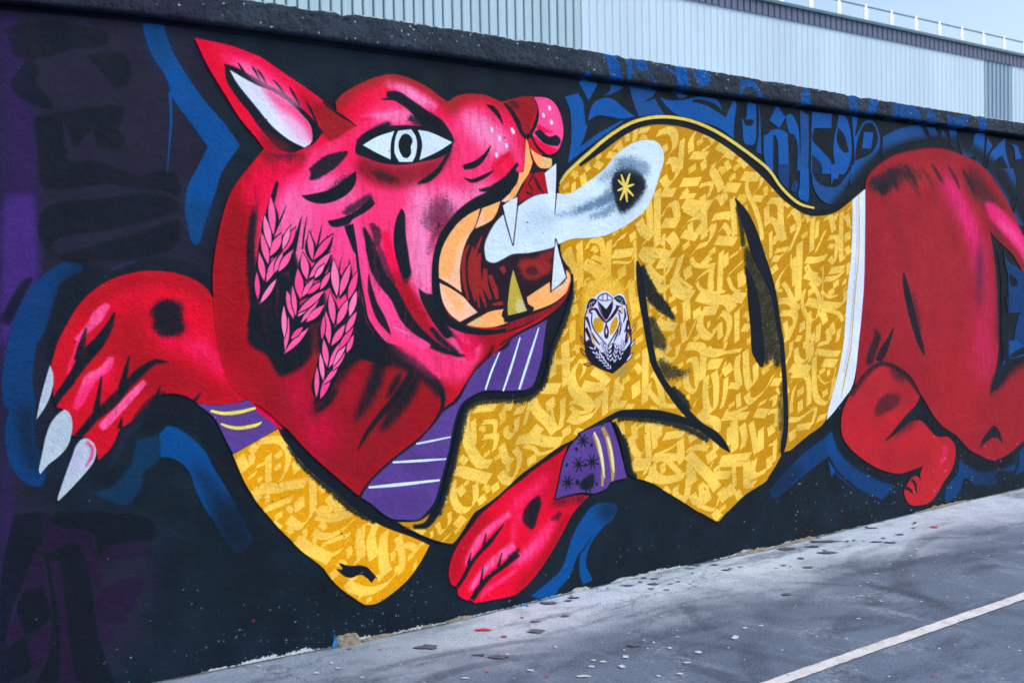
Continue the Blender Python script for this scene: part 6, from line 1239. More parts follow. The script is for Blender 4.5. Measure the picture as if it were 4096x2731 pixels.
f|ink|16.2|2|0.75|head||2453,1934 2520,1980 2600,2021 2610,1997 2553,1956 2485,1921
r|lpink|62.3|0.8|0.75|head||2833,2067,2927,2058 2793,1938,2912,1933 2784,1803,2915,1816 2805,1669,2947,1697 2862,1582,2944,1600
f|ink|63.9|2.6|0.5|head||2895,1947 2951,2009 3025,2012 3061,1951 3022,1889 2953,1857 2881,1875
r|ink|31.8|2.4|0.5|head||2969,1905,3001,1892 2920,1820,2948,1811 2895,1735,2907,1732
r|crim|16.8|0.8|0.9|head||2657,1848,2691,1855 2669,1752,2720,1763 2691,1664,2752,1683 2732,1568,2800,1598 2789,1498,2845,1535 2868,1444,2895,1464
r|redd|41.4|0.6|0.8|head||2700,1661,2731,1675 2723,1589,2786,1617 2763,1503,2847,1541 2822,1408,2904,1450 2903,1327,2963,1362
r|ink|6.5|0.8|0.97|head||2559,1868,2570,1870 2555,1794,2609,1808 2570,1713,2641,1732 2596,1627,2672,1661 2659,1549,2732,1589 2713,1476,2778,1510 2775,1397,2830,1434 2854,1338,2891,1377 2960,1289,2977,1316 3065,1262,3070,1271
r|ink|13.7|2.4|0.7|head||2587,1883,2605,1895 2607,1844,2650,1857 2615,1781,2649,1783
r|ink|13.8|2.2|0.6|head||2624,1778,2652,1786 2654,1688,2686,1699 2700,1603,2727,1614
f|ink|4.3|0.8|0.97|||2764,1960! 2782,1934 2785,1833 2799,1733 2804,1658 2773,1633! 2745,1683 2724,1758 2719,1832 2734,1907
f|ink|14.2|2|0.6|head||2745,1693 2804,1693 2808,1643 2772,1613
f|ink|5.0|0.8|0.97|||2846,1592! 2890,1566 2927,1560 2944,1514 2961,1467 3009,1414 3033,1372 2995,1353 2935,1417 2888,1484 2859,1541
r|ink|17.7|2|0.7|head||2954,1429,2979,1444 2995,1378,3022,1399 3056,1342,3072,1358
r|ink|11.7|0.8|0.9|head||2901,1401,2920,1413 2957,1333,2983,1354 3054,1269,3070,1285
f|pinkc|5.3|0.4|0.97|head||2519,1849! 2558,1849 2575,1752 2595,1673 2639,1604 2694,1544 2750,1442 2819,1380 2908,1325 2847,1307 2729,1333 2649,1356 2610,1397 2567,1463 2555,1537 2543,1610 2529,1703
r|pink|7.6|0.3|0.95|head||2533,1632,2554,1637 2564,1516,2595,1527 2618,1426,2650,1447 2717,1339,2742,1366 2804,1295,2830,1323 2888,1220,2923,1246 2955,1162,2975,1174
r|ink|4.2|1|0.95|||2582,1659,2585,1659 2577,1593,2600,1597 2592,1521,2624,1530 2621,1452,2660,1469 2663,1405,2683,1415 2689,1381,2692,1383
r|lpink|5.4|0.3|0.6|head||2701,1417,2704,1421 2787,1376,2792,1385
f|ink|3.6|0.3|1|||2465,1874! 2506,1882! 2517,1790 2527,1742! 2508,1761 2488,1809 2472,1848
r|ink|3.1|0.3|1|||2502,1882,2511,1883 2515,1790,2526,1791 2524,1683,2538,1684 2536,1604,2549,1606 2552,1531,2563,1532 2563,1461,2576,1464 2603,1393,2617,1401 2652,1335,2668,1346
f|ink|5.2|0.3|0.97|head||2535,1635! 2544,1561 2554,1512 2566,1448 2615,1377 2682,1310 2612,1259 2501,1303 2498,1391 2523,1488 2530,1561
f|crim2|18.1|0.8|0.9|head||3065,1381 3199,1371 3198,1330 3158,1294 3094,1286 3057,1336
r|pink|11.9|1|0.7|head||2966,1473,2981,1481 3015,1400,3040,1416 3081,1339,3110,1359 3132,1287,3158,1302
f|redd|33.8|0.8|0.8|head||3192,1366 3392,1391 3391,1322 3288,1256 3155,1199 3223,1285
r|ink|5.7|0.3|0.9|head||3107,1270,3105,1259 3064,1279,3059,1264 3007,1292,3005,1288
f|crim|18.1|1|0.7|head||3094,1317 3158,1304 3163,1251 3105,1244
r|ink|12.1|1|0.8|head||3271,1312,3281,1308 3224,1254,3245,1241 3162,1206,3188,1189 3111,1141,3144,1123 3072,1091,3104,1073
r|ink|4.7|0.6|1|||3118,2112,3120,2116 3167,2094,3166,2112 3236,2116,3226,2133 3300,2156,3295,2162
r|ink|12.3|1.4|0.95|||3430,2173,3460,2139 3343,2121,3369,2086 3270,2083,3281,2054 3203,2066,3204,2055
r|ink|6.7|1|1|||2857,2074,2855,2079 2919,2089,2903,2110 2981,2136,2965,2150 3007,2174,3002,2177
r|ink|7.0|1.2|1|||3120,2153,3113,2177 3190,2168,3172,2195 3250,2218,3231,2230 3286,2281,3283,2282
r|ink|4.7|1|1|||3261,2472,3265,2477 3289,2450,3309,2469 3321,2425,3341,2436 3356,2386,3360,2388
r|crim|6.0|1.4|1|||3307,2173,3302,2176 3364,2211,3341,2228 3404,2251,3396,2258
f|redb|34.0|1.4|0.6|head||3299,2206 3400,2254 3426,2203 3397,2148 3323,2123 3278,2152
r|ink|12.4|1.2|1|||3282,2048,3269,2066 3355,2080,3329,2103 3408,2142,3387,2153 3454,2199,3438,2208
r|ink|3.7|0.3|1|||3362,2487,3372,2495 3396,2455,3417,2470 3432,2406,3459,2419 3462,2354,3488,2368 3505,2322,3506,2349 3557,2361,3531,2371 3587,2421,3560,2424 3597,2484,3573,2481 3580,2535,3558,2525 3550,2549,3540,2540
f|dkred2|3.0|0.5|1||painted_nose:painted_head|3374,2502! 3421,2509 3476,2533 3538,2538! 3564,2508 3562,2459 3535,2419 3527,2365 3499,2347 3475,2372 3463,2425 3434,2465 3394,2483
f|redd|34.7|0.3|0.6|||3448,2493 3524,2532 3551,2502 3543,2447 3513,2380 3487,2410
f|ink|12.5|1|0.5|||3394,2499 3441,2508 3461,2473 3420,2475
f|pinkc|3.1|0.3|1|>lobe|painted_nose_lobe:painted_head|3552,2538! 3643,2540 3699,2509 3730,2451 3744,2386 3731,2319 3701,2275 3643,2258 3594,2272 3553,2312 3540,2347 3569,2395 3585,2450 3575,2504
f|hot|35.6|0.3|0.6|lobe||3600,2522 3657,2522 3699,2487 3719,2428 3724,2362 3682,2392 3626,2443 3599,2484
f|crim|6.2|0.3|1|lobe||3583,2407! 3618,2388 3678,2373 3625,2366 3572,2379
f|crim|6.2|0.3|1|lobe||3544,2344! 3609,2311 3694,2289 3708,2279 3636,2258 3567,2292
f|ink|5.6|1.4|1|||3551,2361! 3590,2377 3645,2346 3695,2358 3724,2335 3709,2306 3651,2305 3602,2318
r|ink|3.7|0.3|1|||3532,2342,3542,2346 3554,2299,3566,2305 3596,2261,3606,2272 3651,2243,3650,2257 3712,2276,3704,2281 3741,2335,3735,2336
f|white|2.5|0.3|1|||3648,2503 3662,2499 3663,2481 3649,2480
f|white|2.5|0.3|1|||3607,2463 3621,2459 3623,2441 3608,2440
f|white|2.5|0.3|1|||3658,2433 3672,2428 3674,2411 3659,2410
f|white|2.4|0.3|1|||3414,2367 3428,2363 3429,2346 3415,2345
f|white|2.4|0.3|1|||3282,2367 3296,2365 3298,2347 3284,2346
f|white|2.4|0.3|1|||3327,2328 3342,2326 3343,2308 3329,2307
f|white|2.4|0.3|1|||3369,2295 3384,2293 3386,2275 3372,2274
f|white|2.4|0.3|1|||3307,2246 3322,2244 3323,2226 3309,2225
f|white|2.4|0.3|1|||3405,2375 3420,2373 3421,2355 3407,2354
r|ink|4.7|0.3|1|||3696,2248,3712,2231 3607,2208,3628,2174 3497,2178,3525,2137 3379,2112,3421,2064 3288,2068,3327,2010 3174,2020,3214,1963 3084,1964,3133,1918 3025,1907,3079,1872 2967,1836,3024,1814 2932,1739,2985,1730 2921,1636,2970,1636 2929,1529,2977,1538 2976,1438,3015,1463 3067,1385,3086,1419 3189,1362,3193,1392 3325,1366,3321,1387 3464,1395,3454,1415 3638,1465,3620,1488 3754,1532,3737,1550
f|mouth|4.8|0.3|1|>mouth|painted_mouth:painted_head|2970,1636 2985,1739 3037,1821 3128,1896 3232,1961 3339,2017 3421,2074 3491,2141 3548,2209 3618,2191 3649,2094 3682,1897 3707,1764 3763,1675 3761,1586 3658,1498 3487,1425 3350,1397 3192,1402 3064,1427 2992,1512
f|palate|4.9|0.8|1|mouth||3508,2154! 3613,2170! 3626,2058 3561,2053 3477,2017 3428,1986! 3443,2043 3479,2098
r|ink|6.2|1|0.8|mouth||3543,2137,3555,2142 3568,2088,3584,2095 3601,2061,3605,2064
r|ink|6.1|1|0.8|mouth||3489,2056,3494,2066 3531,2047,3535,2057
r|ink|6.1|1|0.8|mouth||3509,2097,3518,2102 3537,2067,3543,2070
f|tongue|35.2|1.2|0.9|mouth||3435,1720 3539,1736 3644,1720 3643,1671 3572,1638 3481,1628 3448,1671
f|mouth|19.2|1.2|0.6|mouth||3482,1682 3538,1693 3558,1654 3495,1649
f|tongue|19.5|1|0.7|mouth||3561,1753 3667,1781 3659,1737 3595,1720
r|tongue|4.6|1.2|0.9|mouth||3129,1799,3143,1795 3098,1736,3119,1733 3095,1629,3117,1631 3124,1530,3134,1532
r|tongue|4.6|1.2|0.9|mouth||3158,1788,3171,1786 3130,1709,3156,1708 3133,1618,3161,1621 3164,1524,3177,1526
r|tongue|4.7|1.2|0.9|mouth||3213,1842,3222,1839 3157,1736,3182,1733 3157,1629,3189,1631 3188,1492,3197,1493
r|tongue|4.7|1.2|0.9|mouth||3193,1757,3212,1755 3169,1682,3206,1683 3191,1575,3217,1579 3230,1493,3239,1495
r|tongue|4.7|1.2|0.9|mouth||3220,1682,3246,1682 3213,1601,3249,1605 3253,1531,3271,1536
r|tongue|4.7|1.2|0.9|mouth||3246,1647,3271,1654 3274,1577,3305,1585 3292,1531,3311,1535
r|tongue|4.8|1.2|0.9|mouth||3269,1502,3267,1512 3336,1503,3333,1524
r|tongue|4.8|1.2|0.9|mouth||3317,1687,3347,1699 3339,1656,3363,1665
f|peach|2.3|0.3|1|>gum|painted_gum:painted_head|3211,1974! 3180,1892 3140,1839 3107,1776 3085,1693 3084,1620 3090,1568! 3039,1600 2962,1639! 2964,1708 2982,1775 3020,1837 3078,1900 3143,1943
f|peachl|17.9|0.3|0.85|gum||3173,1881 3147,1839 3113,1776 3092,1693 3089,1573 3027,1605 2972,1639 3028,1652 3061,1734 3095,1812
f|peach|2.3|0.3|1|>gum|painted_gum:painted_head|3221,1974! 3334,2012! 3305,1948 3265,1910 3176,1874! 3200,1924
f|peachl|12.2|0.3|0.8|gum||3180,1876 3207,1945 3233,1956 3226,1909 3272,1926 3258,1904
f|peachl|2.4|0.3|1||painted_gum:painted_head|3337,2010! 3374,2040 3422,2074! 3421,2037! 3394,2025 3367,2008!
f|peachl|2.3|0.3|1|>gum|painted_gum:painted_head|2965,1616! 3026,1590 3101,1547 3138,1510 3182,1472! 3123,1447 3075,1428! 3023,1465 2987,1513 2970,1565
f|peach|28.2|0.3|0.9|gum||2971,1601 3026,1584 3088,1537 3099,1484 3067,1475 3019,1538
f|peach|2.4|0.8|1||painted_gum:painted_head|3113,1413! 3194,1450 3260,1475 3340,1484! 3326,1452 3365,1416! 3291,1400 3212,1397
f|sand|12.1|0.3|0.6|||3113,1413! 3194,1448 3213,1429 3174,1401
f|peach|2.5|0.3|1||painted_gum:painted_head|3486,1541! 3570,1583 3635,1615! 3637,1566! 3677,1582 3736,1620 3744,1676! 3760,1665 3773,1637 3766,1592 3734,1553 3675,1515 3603,1489 3519,1469! 3530,1485 3492,1508
f|peachl|8.9|0.3|0.7|||3662,1576 3736,1614 3755,1659 3769,1637 3757,1592 3691,1554
f|dkred2|5.0|0.6|0.95|head||3769,1620 3752,1547 3689,1487 3581,1440 3462,1400 3393,1386 3352,1376 3367,1413 3476,1443 3589,1470 3675,1507 3741,1553
r|ink|4.4|0.3|1|||3779,1654,3789,1653 3768,1587,3782,1585 3733,1523,3749,1516 3667,1472,3681,1459 3563,1418,3570,1408 3459,1379,3463,1371 3390,1351,3394,1345 3308,1311,3312,1305
r|ink|2.6|0.3|1|||3735,1702,3740,1706 3763,1680,3770,1683 3777,1647,3784,1649
r|ink|6.1|1|1|||3509,1474,3514,1464 3431,1454,3440,1434 3337,1433,3343,1417
f|peach|2.4|0.3|1||painted_gum:painted_head|3500,2331! 3525,2273 3539,2225 3515,2159 3451,2080 3423,2031! 3438,2096 3477,2151 3493,2260
f|peach|2.5|0.3|1||painted_gum:painted_head|3518,2289! 3552,2264 3608,2245 3664,2237! 3656,2193 3585,2187 3551,2220
f|sand|16.2|0.3|0.6|||3607,2240 3664,2237 3656,2193 3613,2196
r|ink|3.1|0.3|1|||3516,2294,3520,2294 3530,2235,3538,2236 3545,2177,3555,2176 3503,2100,3510,2098
f|peach|3.0|0.3|1|||3453,2156! 3508,2170 3483,2131 3458,2087 3423,2037 3382,2009! 3396,2057 3438,2107
r|mouth|2.9|0.3|1|||3255,1720,3239,1718 3241,1792,3225,1793 3288,1886,3277,1891 3368,1954,3360,1962 3477,2012,3472,2019 3587,2051,3585,2057 3700,2065,3700,2070
f|bone|4.1|0.3|1|>bone|painted_bone|3234,1740 3233,1803 3283,1888 3351,1949 3432,1986 3510,2030 3580,2054 3688,2065 3761,2063 3835,2093 3947,2158 4024,2208 4065,2249 4144,2311 4241,2359 4338,2377 4410,2370 4453,2330 4458,2270 4423,2188 4388,2108 4347,2036 4281,1975 4199,1926 4104,1885 4010,1853 3903,1840 3790,1834 3717,1813 3673,1793 3610,1777 3504,1760 3402,1753 3332,1725 3286,1710 3247,1719
f|boned|112.8|0.3|0.35|bone||3473,1979 3641,2006 3668,1941 3582,1873 3471,1892
r|slate|41.9|1.6|0.6|bone||3667,1936,3662,1957 3763,1950,3754,1976 3870,1973,3854,2009 3998,2006,3969,2051 4109,2043,4045,2113
r|slate|37.8|1.8|0.7|bone||3903,1936,3894,1958 4032,1961,4009,1996 4113,2014,4085,2040
r|slate|51.0|1.6|0.6|bone||3961,2123,3950,2137 4063,2159,4033,2190 4151,2221,4135,2252 4262,2222,4263,2263
f|ink|59.3|1|1|bone||4102,2165 4189,2198 4269,2173 4292,2121 4258,2062 4185,2012 4130,1988 4099,2039 4081,2107
f|ink|38.6|1.3|0.92|bone||4095,2188 4190,2222 4293,2186 4316,2122 4242,2038 4137,1976 4084,2050 4066,2123
r|slate|32.5|1.8|0.7|bone||3806,1965,3799,1980 3915,1988,3900,2019 4042,2022,4017,2062 4104,2059,4080,2087
f|slate|51.8|1.8|0.6|bone||4065,2244 4207,2275 4344,2247 4334,2176 4261,2190 4142,2202
f|boned|47.1|0.3|0.4|bone||3510,1964 3615,1978 3671,1936 3578,1890 3529,1910
r|starc|2.0|0.8|1|||4176,2116,4159,2111 4162,2150,4144,2145 4143,2183,4133,2180
r|starc|2.0|0.8|1|||4176,2112,4160,2115 4194,2150,4175,2153 4206,2189,4196,2191
r|starc|2.0|0.8|1|||4171,2107,4165,2119 4203,2117,4196,2130 4234,2130,4230,2137
r|starc|2.0|0.8|1|||4161,2109,4174,2118 4190,2086,4204,2096 4223,2066,4230,2072
r|starc|2.0|0.8|1|||4159,2112,4176,2114 4163,2073,4182,2076 4173,2035,4183,2036
r|starc|2.0|0.8|1|||4160,2115,4176,2111 4139,2080,4156,2075 4122,2044,4132,2041
r|starc|2.0|0.8|1|||4165,2119,4171,2108 4135,2110,4141,2097 4107,2097,4110,2090
r|starc|2.0|0.8|1|||4174,2118,4162,2109 4147,2138,4134,2127 4117,2154,4110,2149
r|ink|36.2|1|0|||3696,2050,3695,2072 3748,2049,3744,2082 3806,2068,3804,2079
r|plum|2.0|0.3|1|||3694,2219,3702,2220 3691,2118,3700,2118 3672,1954,3677,1954
f|tooth|2.5|0.3|1||painted_tooth:painted_head|3692,2215! 3614,2162! 3632,2071 3653,2006 3672,1956! 3682,2051 3690,2140
r|plum|1.9|0.3|1|||3335,1991,3342,1993 3367,1889,3374,1891 3401,1794,3406,1795
r|plum|1.9|0.3|1|||3443,2038,3451,2038 3424,1935,3432,1934 3403,1794,3409,1794
f|tooth|2.4|0.3|1||painted_tooth:painted_head|3346,1990! 3393,2019 3439,2036! 3426,1934 3403,1805! 3376,1890
r|plum|2.0|0.3|1|||3674,1835,3680,1835 3656,1676,3668,1675 3634,1561,3645,1560
r|plum|2.0|0.3|1|||3677,1834,3683,1835 3704,1752,3715,1754 3739,1629,3750,1631
f|tooth|2.5|0.3|1||painted_tooth:painted_head|3680,1828! 3701,1753 3723,1693 3742,1637! 3703,1604 3645,1571! 3656,1675 3670,1775
r|plum|1.9|0.3|1|||3401,1689,3406,1688 3371,1580,3382,1579 3353,1445,3361,1444
r|plum|1.9|0.3|1|||3401,1688,3406,1689 3440,1578,3448,1579 3479,1475,3487,1477
f|goldt|2.4|0.3|1|>gt|painted_tooth:painted_head|3403,1680! 3436,1589 3477,1485! 3480,1471 3365,1451! 3364,1504 3382,1612
f|tooth|19.0|2|0.4|gt||3421,1525 3462,1524 3477,1471 3419,1464
f|ink|0.0|0.3|0|||2148,2055! 2131,1998 2092,1908 2057,1755 2035,1614 2019,1484 1995,1385 2047,1365 2097,1316 2131,1236 2159,1235 2219,1261 2288,1319 2314,1428 2324,1378 2308,1306 2294,1184 2299,1098 2345,1168 2459,1286 2588,1305 2536,1470 2526,1621 2507,1696 2401,1671 2350,1793 2281,1756 2231,1864 2164,1815 2128,1909
r|ink|4.9|0.6|1|||2142,2056,2154,2053 2118,1995,2138,1990 2090,1910,2102,1907 2052,1768,2067,1765 2024,1615,2041,1612 1991,1440,2023,1436
f|ink|14.5|0.8|1|head||2119,1624 2160,1672 2217,1750 2232,1672 2194,1588 2167,1480 2149,1313 2128,1236 2078,1317 1995,1379 2020,1531 2040,1531 2060,1536
f|ink|14.8|0.8|1|head||2162,1325 2285,1431 2324,1486 2313,1379 2288,1306 2219,1249 2133,1228 2149,1313
f|ink|13.4|0.6|1|head||2313,1476 2357,1586 2362,1475 2332,1366 2313,1305 2299,1379
f|ink|13.7|0.8|1|head||2523,1621 2539,1470 2603,1304 2487,1269 2386,1178 2318,1106 2291,1096 2346,1193 2460,1311 2508,1409 2514,1496
f|brick|29.3|0.3|0.6|head||2301,1428 2329,1464 2317,1317 2296,1257 2290,1331
r|ink|2.5|0.3|1|||2187,1959,2189,1958 2157,1900,2164,1897 2125,1840,2132,1837
r|ink|2.5|0.3|1|||2258,1913,2260,1913 2239,1865,2250,1863 2222,1805,2237,1803 2210,1745,2223,1743 2194,1648,2202,1647
r|ink|2.5|0.3|1|||2282,1908,2284,1907 2264,1841,2272,1840 2254,1768,2261,1768
r|ink|2.6|0.3|1|||2299,1853,2301,1854 2300,1792,2307,1793 2309,1732,2317,1733
r|ink|2.6|0.3|1|||2354,1879,2356,1879 2332,1806,2341,1805 2309,1733,2316,1731
r|ink|2.6|0.3|1|||2380,1831,2382,1830 2353,1783,2360,1779 2311,1732,2317,1728
r|ink|2.6|0.3|1|||2412,1841,2414,1841 2372,1759,2380,1755 2337,1685,2343,1682
r|ink|2.6|0.3|1|||2446,1733,2448,1733 2424,1647,2432,1646 2415,1573,2423,1572
r|ink|2.6|0.3|1|||2488,1727,2490,1727 2458,1635,2467,1633 2433,1561,2440,1559
r|ink|2.6|0.3|1|||2402,1745,2404,1745 2382,1685,2393,1682 2361,1623,2369,1621
r|ink|2.5|0.3|1|||2110,1980,2112,1980 2115,1909,2121,1910 2123,1838,2129,1839
r|ink|2.5|0.3|1|||2207,1876,2209,1875 2169,1829,2173,1825 2125,1793,2129,1789
r|ink|2.5|0.3|1|||2144,2040,2146,2040 2134,1993,2140,1992 2117,1933,2120,1933
r|ink|2.7|0.3|1|||2524,1633,2528,1633 2508,1521,2515,1521 2488,1423,2495,1421 2443,1325,2450,1323
f|ink|5.1|0.3|1|||2180,1480 2273,1502 2285,1429 2203,1383 2170,1384
f|ink|5.2|0.3|1|||2338,1402 2463,1423 2446,1299 2347,1230 2328,1305
f|ink|4.9|0.3|1|||2044,1649 2160,1696 2132,1624 2053,1543
f|ink|3.7|0.3|1|||2123,1814! 2143,1859 2150,1902 2138,1943 2115,1982! 2096,1938 2088,1895 2098,1854
f|ink|3.7|0.3|1|||2108,1755! 2123,1797 2125,1836 2110,1871 2083,1905! 2069,1863 2067,1824 2080,1789
f|ink|3.7|0.3|1|||2096,1690! 2111,1729 2111,1765 2095,1798 2068,1828! 2055,1789 2053,1753 2067,1721
f|ink|3.7|0.3|1|||2074,1619! 2089,1654 2092,1686 2079,1717 2054,1745! 2040,1711 2037,1678 2049,1648
f|ink|3.7|0.3|1|||2043,1543! 2061,1573 2066,1604 2060,1633 2041,1663! 2024,1632 2018,1602 2023,1572
f|ink|3.7|0.3|1|||2103,1725! 2140,1740 2162,1763 2167,1792 2162,1827! 2126,1811 2103,1789 2095,1761
f|ink|3.7|0.3|1|||2162,1753! 2192,1774 2208,1797 2210,1825 2202,1856! 2174,1836 2156,1813 2153,1784
f|ink|3.7|0.3|1|||2083,1613! 2117,1634 2137,1660 2142,1692 2135,1728! 2103,1706 2081,1680 2075,1650
f|ink|3.7|0.3|1|||2120,1652! 2149,1670 2167,1691 2170,1717 2165,1748! 2137,1730 2118,1709 2113,1683
f|ink|3.8|0.3|1|||2162,1735! 2199,1756 2223,1782 2232,1816 2231,1855! 2195,1833 2169,1807 2159,1774
f|ink|3.7|0.3|1|||2140,1658! 2175,1671 2200,1691 2210,1720 2209,1755! 2175,1740 2150,1721 2138,1692
f|ink|3.7|0.3|1|||2052,1525! 2089,1542 2114,1565 2128,1596 2133,1633! 2097,1615 2071,1592 2056,1561
f|ink|3.8|0.3|1|||2304,1708! 2321,1743 2325,1776 2314,1808 2290,1838! 2274,1802 2269,1770 2279,1738
f|ink|3.8|0.3|1|||2274,1623! 2294,1657 2298,1690 2284,1719 2257,1746! 2238,1713 2234,1680 2246,1651
f|ink|3.8|0.3|1|||2241,1539! 2265,1575 2271,1610 2259,1644 2232,1676! 2210,1641 2202,1606 2213,1572
f|ink|3.8|0.3|1|||2205,1455! 2221,1491 2221,1524 2205,1554 2176,1581! 2164,1545 2161,1513 2176,1483
f|ink|3.8|0.3|1|||2161,1373! 2180,1409 2187,1445 2180,1482 2162,1519! 2143,1482 2136,1447 2141,1409
f|ink|3.8|0.3|1|||2162,1319! 2187,1354 2197,1392 2196,1430 2182,1470! 2159,1435 2147,1397 2147,1359
f|ink|3.8|0.3|1|||2216,1467! 2233,1503 2237,1536 2226,1569 2205,1602! 2189,1567 2184,1533 2194,1499
f|ink|3.9|0.3|1|||2307,1708! 2350,1725 2381,1751 2400,1785 2408,1827! 2365,1808 2333,1783 2313,1750
f|ink|3.9|0.3|1|||2284,1629! 2332,1643 2367,1668 2387,1703 2398,1747! 2351,1731 2315,1708 2293,1674
f|ink|3.9|0.3|1|||2311,1629! 2341,1635 2359,1648 2365,1669 2363,1696! 2334,1688 2315,1676 2308,1656
f|ink|3.9|0.3|1|||2337,1579! 2368,1590 2388,1607 2393,1632 2390,1661! 2359,1649 2338,1632 2332,1608
f|ink|3.8|0.3|1|||2248,1548! 2281,1559 2301,1577 2309,1601 2307,1631! 2276,1619 2254,1603 2245,1579
f|ink|3.9|0.3|1|||2275,1560! 2306,1561 2330,1570 2342,1589 2347,1618! 2316,1617 2293,1607 2280,1588
f|ink|3.8|0.3|1|||2226,1481! 2273,1488 2311,1508 2338,1538 2357,1578! 2311,1569 2271,1550 2243,1522
f|ink|3.8|0.3|1|||2226,1464! 2263,1474 2289,1492 2302,1519 2305,1555! 2268,1544 2241,1527 2227,1499
f|ink|3.9|0.3|1|||2265,1439! 2304,1443 2333,1458 2350,1483 2358,1517! 2320,1512 2289,1498 2273,1474
f|ink|3.8|0.3|1|||2238,1436! 2277,1451 2305,1472 2322,1503 2331,1540! 2293,1524 2264,1503 2246,1473
f|ink|3.8|0.3|1|||2190,1369! 2219,1369 2238,1378 2248,1397 2250,1422! 2222,1421 2202,1413 2190,1396
f|ink|3.8|0.3|1|||2155,1307! 2201,1320 2237,1344 2262,1377 2279,1419! 2233,1404 2197,1381 2171,1348
f|ink|3.9|0.3|1|||2418,1548! 2440,1592 2446,1635 2433,1676 2407,1717! 2386,1672 2379,1629 2390,1589
f|ink|3.9|0.3|1|||2401,1422! 2420,1462 2424,1502 2411,1539 2384,1575! 2367,1535 2361,1496 2373,1459
f|ink|3.9|0.3|1|||2375,1337! 2395,1377 2399,1415 2386,1454 2361,1490! 2342,1450 2337,1412 2348,1374
f|ink|3.9|0.3|1|||2340,1359! 2362,1385 2373,1412 2368,1442 2354,1472! 2333,1445 2321,1419 2324,1389
f|ink|3.9|0.3|1|||2361,1239! 2380,1272 2385,1306 2372,1337 2348,1368! 2331,1334 2324,1301 2336,1270
f|ink|3.9|0.3|1|||2341,1179! 2358,1212 2362,1244 2351,1276 2328,1307! 2312,1273 2307,1242 2317,1209
f|ink|3.9|0.3|1|||2305,1107! 2326,1140 2335,1174 2330,1210 2313,1246! 2293,1213 2283,1180 2287,1144
f|ink|4.0|0.3|1|||2432,1547! 2471,1579 2493,1615 2500,1656 2493,1701! 2455,1668 2432,1633 2424,1592
f|ink|4.0|0.3|1|||2474,1532! 2510,1557 2531,1588 2536,1623 2527,1663! 2492,1637 2470,1606 2464,1572
f|ink|4.0|0.3|1|||2414,1422! 2453,1440 2474,1466 2481,1499 2475,1537! 2438,1516 2415,1492 2407,1460
f|ink|4.0|0.3|1|||2478,1457! 2510,1481 2528,1508 2529,1541 2519,1576! 2488,1551 2469,1524 2467,1492
f|ink|4.0|0.3|1|||2455,1383! 2491,1398 2513,1420 2519,1448 2516,1482! 2482,1467 2458,1445 2451,1418
f|ink|3.9|0.3|1|||2384,1330! 2422,1342 2448,1362 2458,1392 2458,1428! 2421,1414 2394,1395 2382,1366
f|ink|4.0|0.3|1|||2418,1310! 2458,1325 2484,1346 2497,1377 2500,1414! 2461,1399 2434,1378 2419,1347
f|ink|3.9|0.3|1|||2367,1232! 2402,1253 2426,1280 2435,1313 2433,1352! 2399,1330 2375,1304 2364,1271
f|ink|3.9|0.3|1|||2388,1237! 2426,1259 2452,1287 2466,1323 2470,1363! 2433,1339 2406,1312 2391,1278
f|ink|3.9|0.3|1|||2388,1223! 2420,1231 2443,1247 2453,1271 2454,1301! 2422,1291 2399,1276 2389,1253
f|ink|4.0|0.3|1|||2460,1296! 2488,1309 2504,1329 2507,1352 2499,1380! 2472,1366 2454,1347 2451,1324
f|ink|3.9|0.3|1|||2322,1100! 2359,1122 2381,1150 2388,1184 2382,1224! 2347,1202 2323,1174 2315,1140
f|ink|3.9|0.3|1|||2345,1166! 2378,1172 2402,1187 2414,1210 2416,1241! 2383,1234 2359,1219 2347,1197
f|ink|2.1|0.3|1|||2322,1107! 2352,1133 2372,1164 2382,1201 2383,1239! 2353,1211 2333,1182 2322,1147
f|pinkc|1.8|0.3|1|||2323,1112! 2349,1137 2368,1166 2379,1198 2383,1234! 2357,1208 2337,1180 2326,1147
f|ink|2.1|0.3|1|||2305,1115! 2320,1150 2326,1187 2323,1224 2313,1261! 2300,1225 2292,1189 2294,1152
f|hot|1.8|0.3|1|||2305,1119! 2316,1153 2321,1187 2319,1222 2313,1256! 2303,1223 2298,1189 2298,1154
f|ink|2.1|0.3|1|||2345,1173! 2373,1186 2395,1204 2409,1228 2416,1256! 2388,1242 2366,1225 2353,1201
f|hot|1.8|0.3|1|||2345,1178! 2370,1190 2390,1206 2406,1227 2416,1251! 2391,1238 2371,1222 2355,1202
f|ink|2.1|0.3|1|||2341,1186! 2352,1221 2353,1254 2344,1288 2329,1322! 2320,1288 2317,1254 2324,1219
f|lpinkb|1.8|0.3|1|||2341,1191! 2348,1222 2347,1254 2340,1286 2329,1317! 2324,1285 2323,1253 2329,1222
f|ink|2.1|0.3|1|||2388,1230! 2415,1245 2436,1263 2448,1288 2455,1316! 2428,1301 2406,1282 2394,1258
f|hot|1.8|0.3|1|||2388,1235! 2412,1248 2431,1266 2444,1287 2454,1311! 2432,1297 2412,1279 2397,1259
f|ink|2.1|0.3|1|||2368,1240! 2397,1265 2418,1295 2428,1330 2434,1367! 2405,1339 2383,1311 2371,1277
f|hot|1.8|0.3|1|||2368,1245! 2393,1269 2412,1297 2426,1328 2434,1362! 2409,1337 2389,1309 2376,1278
f|ink|2.1|0.3|1|||2361,1246! 2373,1281 2375,1316 2365,1350 2348,1382! 2338,1347 2334,1313 2343,1279
f|hot|1.8|0.3|1|||2361,1251! 2369,1283 2370,1315 2362,1346 2348,1377! 2341,1346 2340,1314 2347,1283
f|ink|2.1|0.3|1|||2388,1245! 2420,1272 2444,1303 2461,1339 2470,1378! 2439,1349 2414,1319 2398,1284
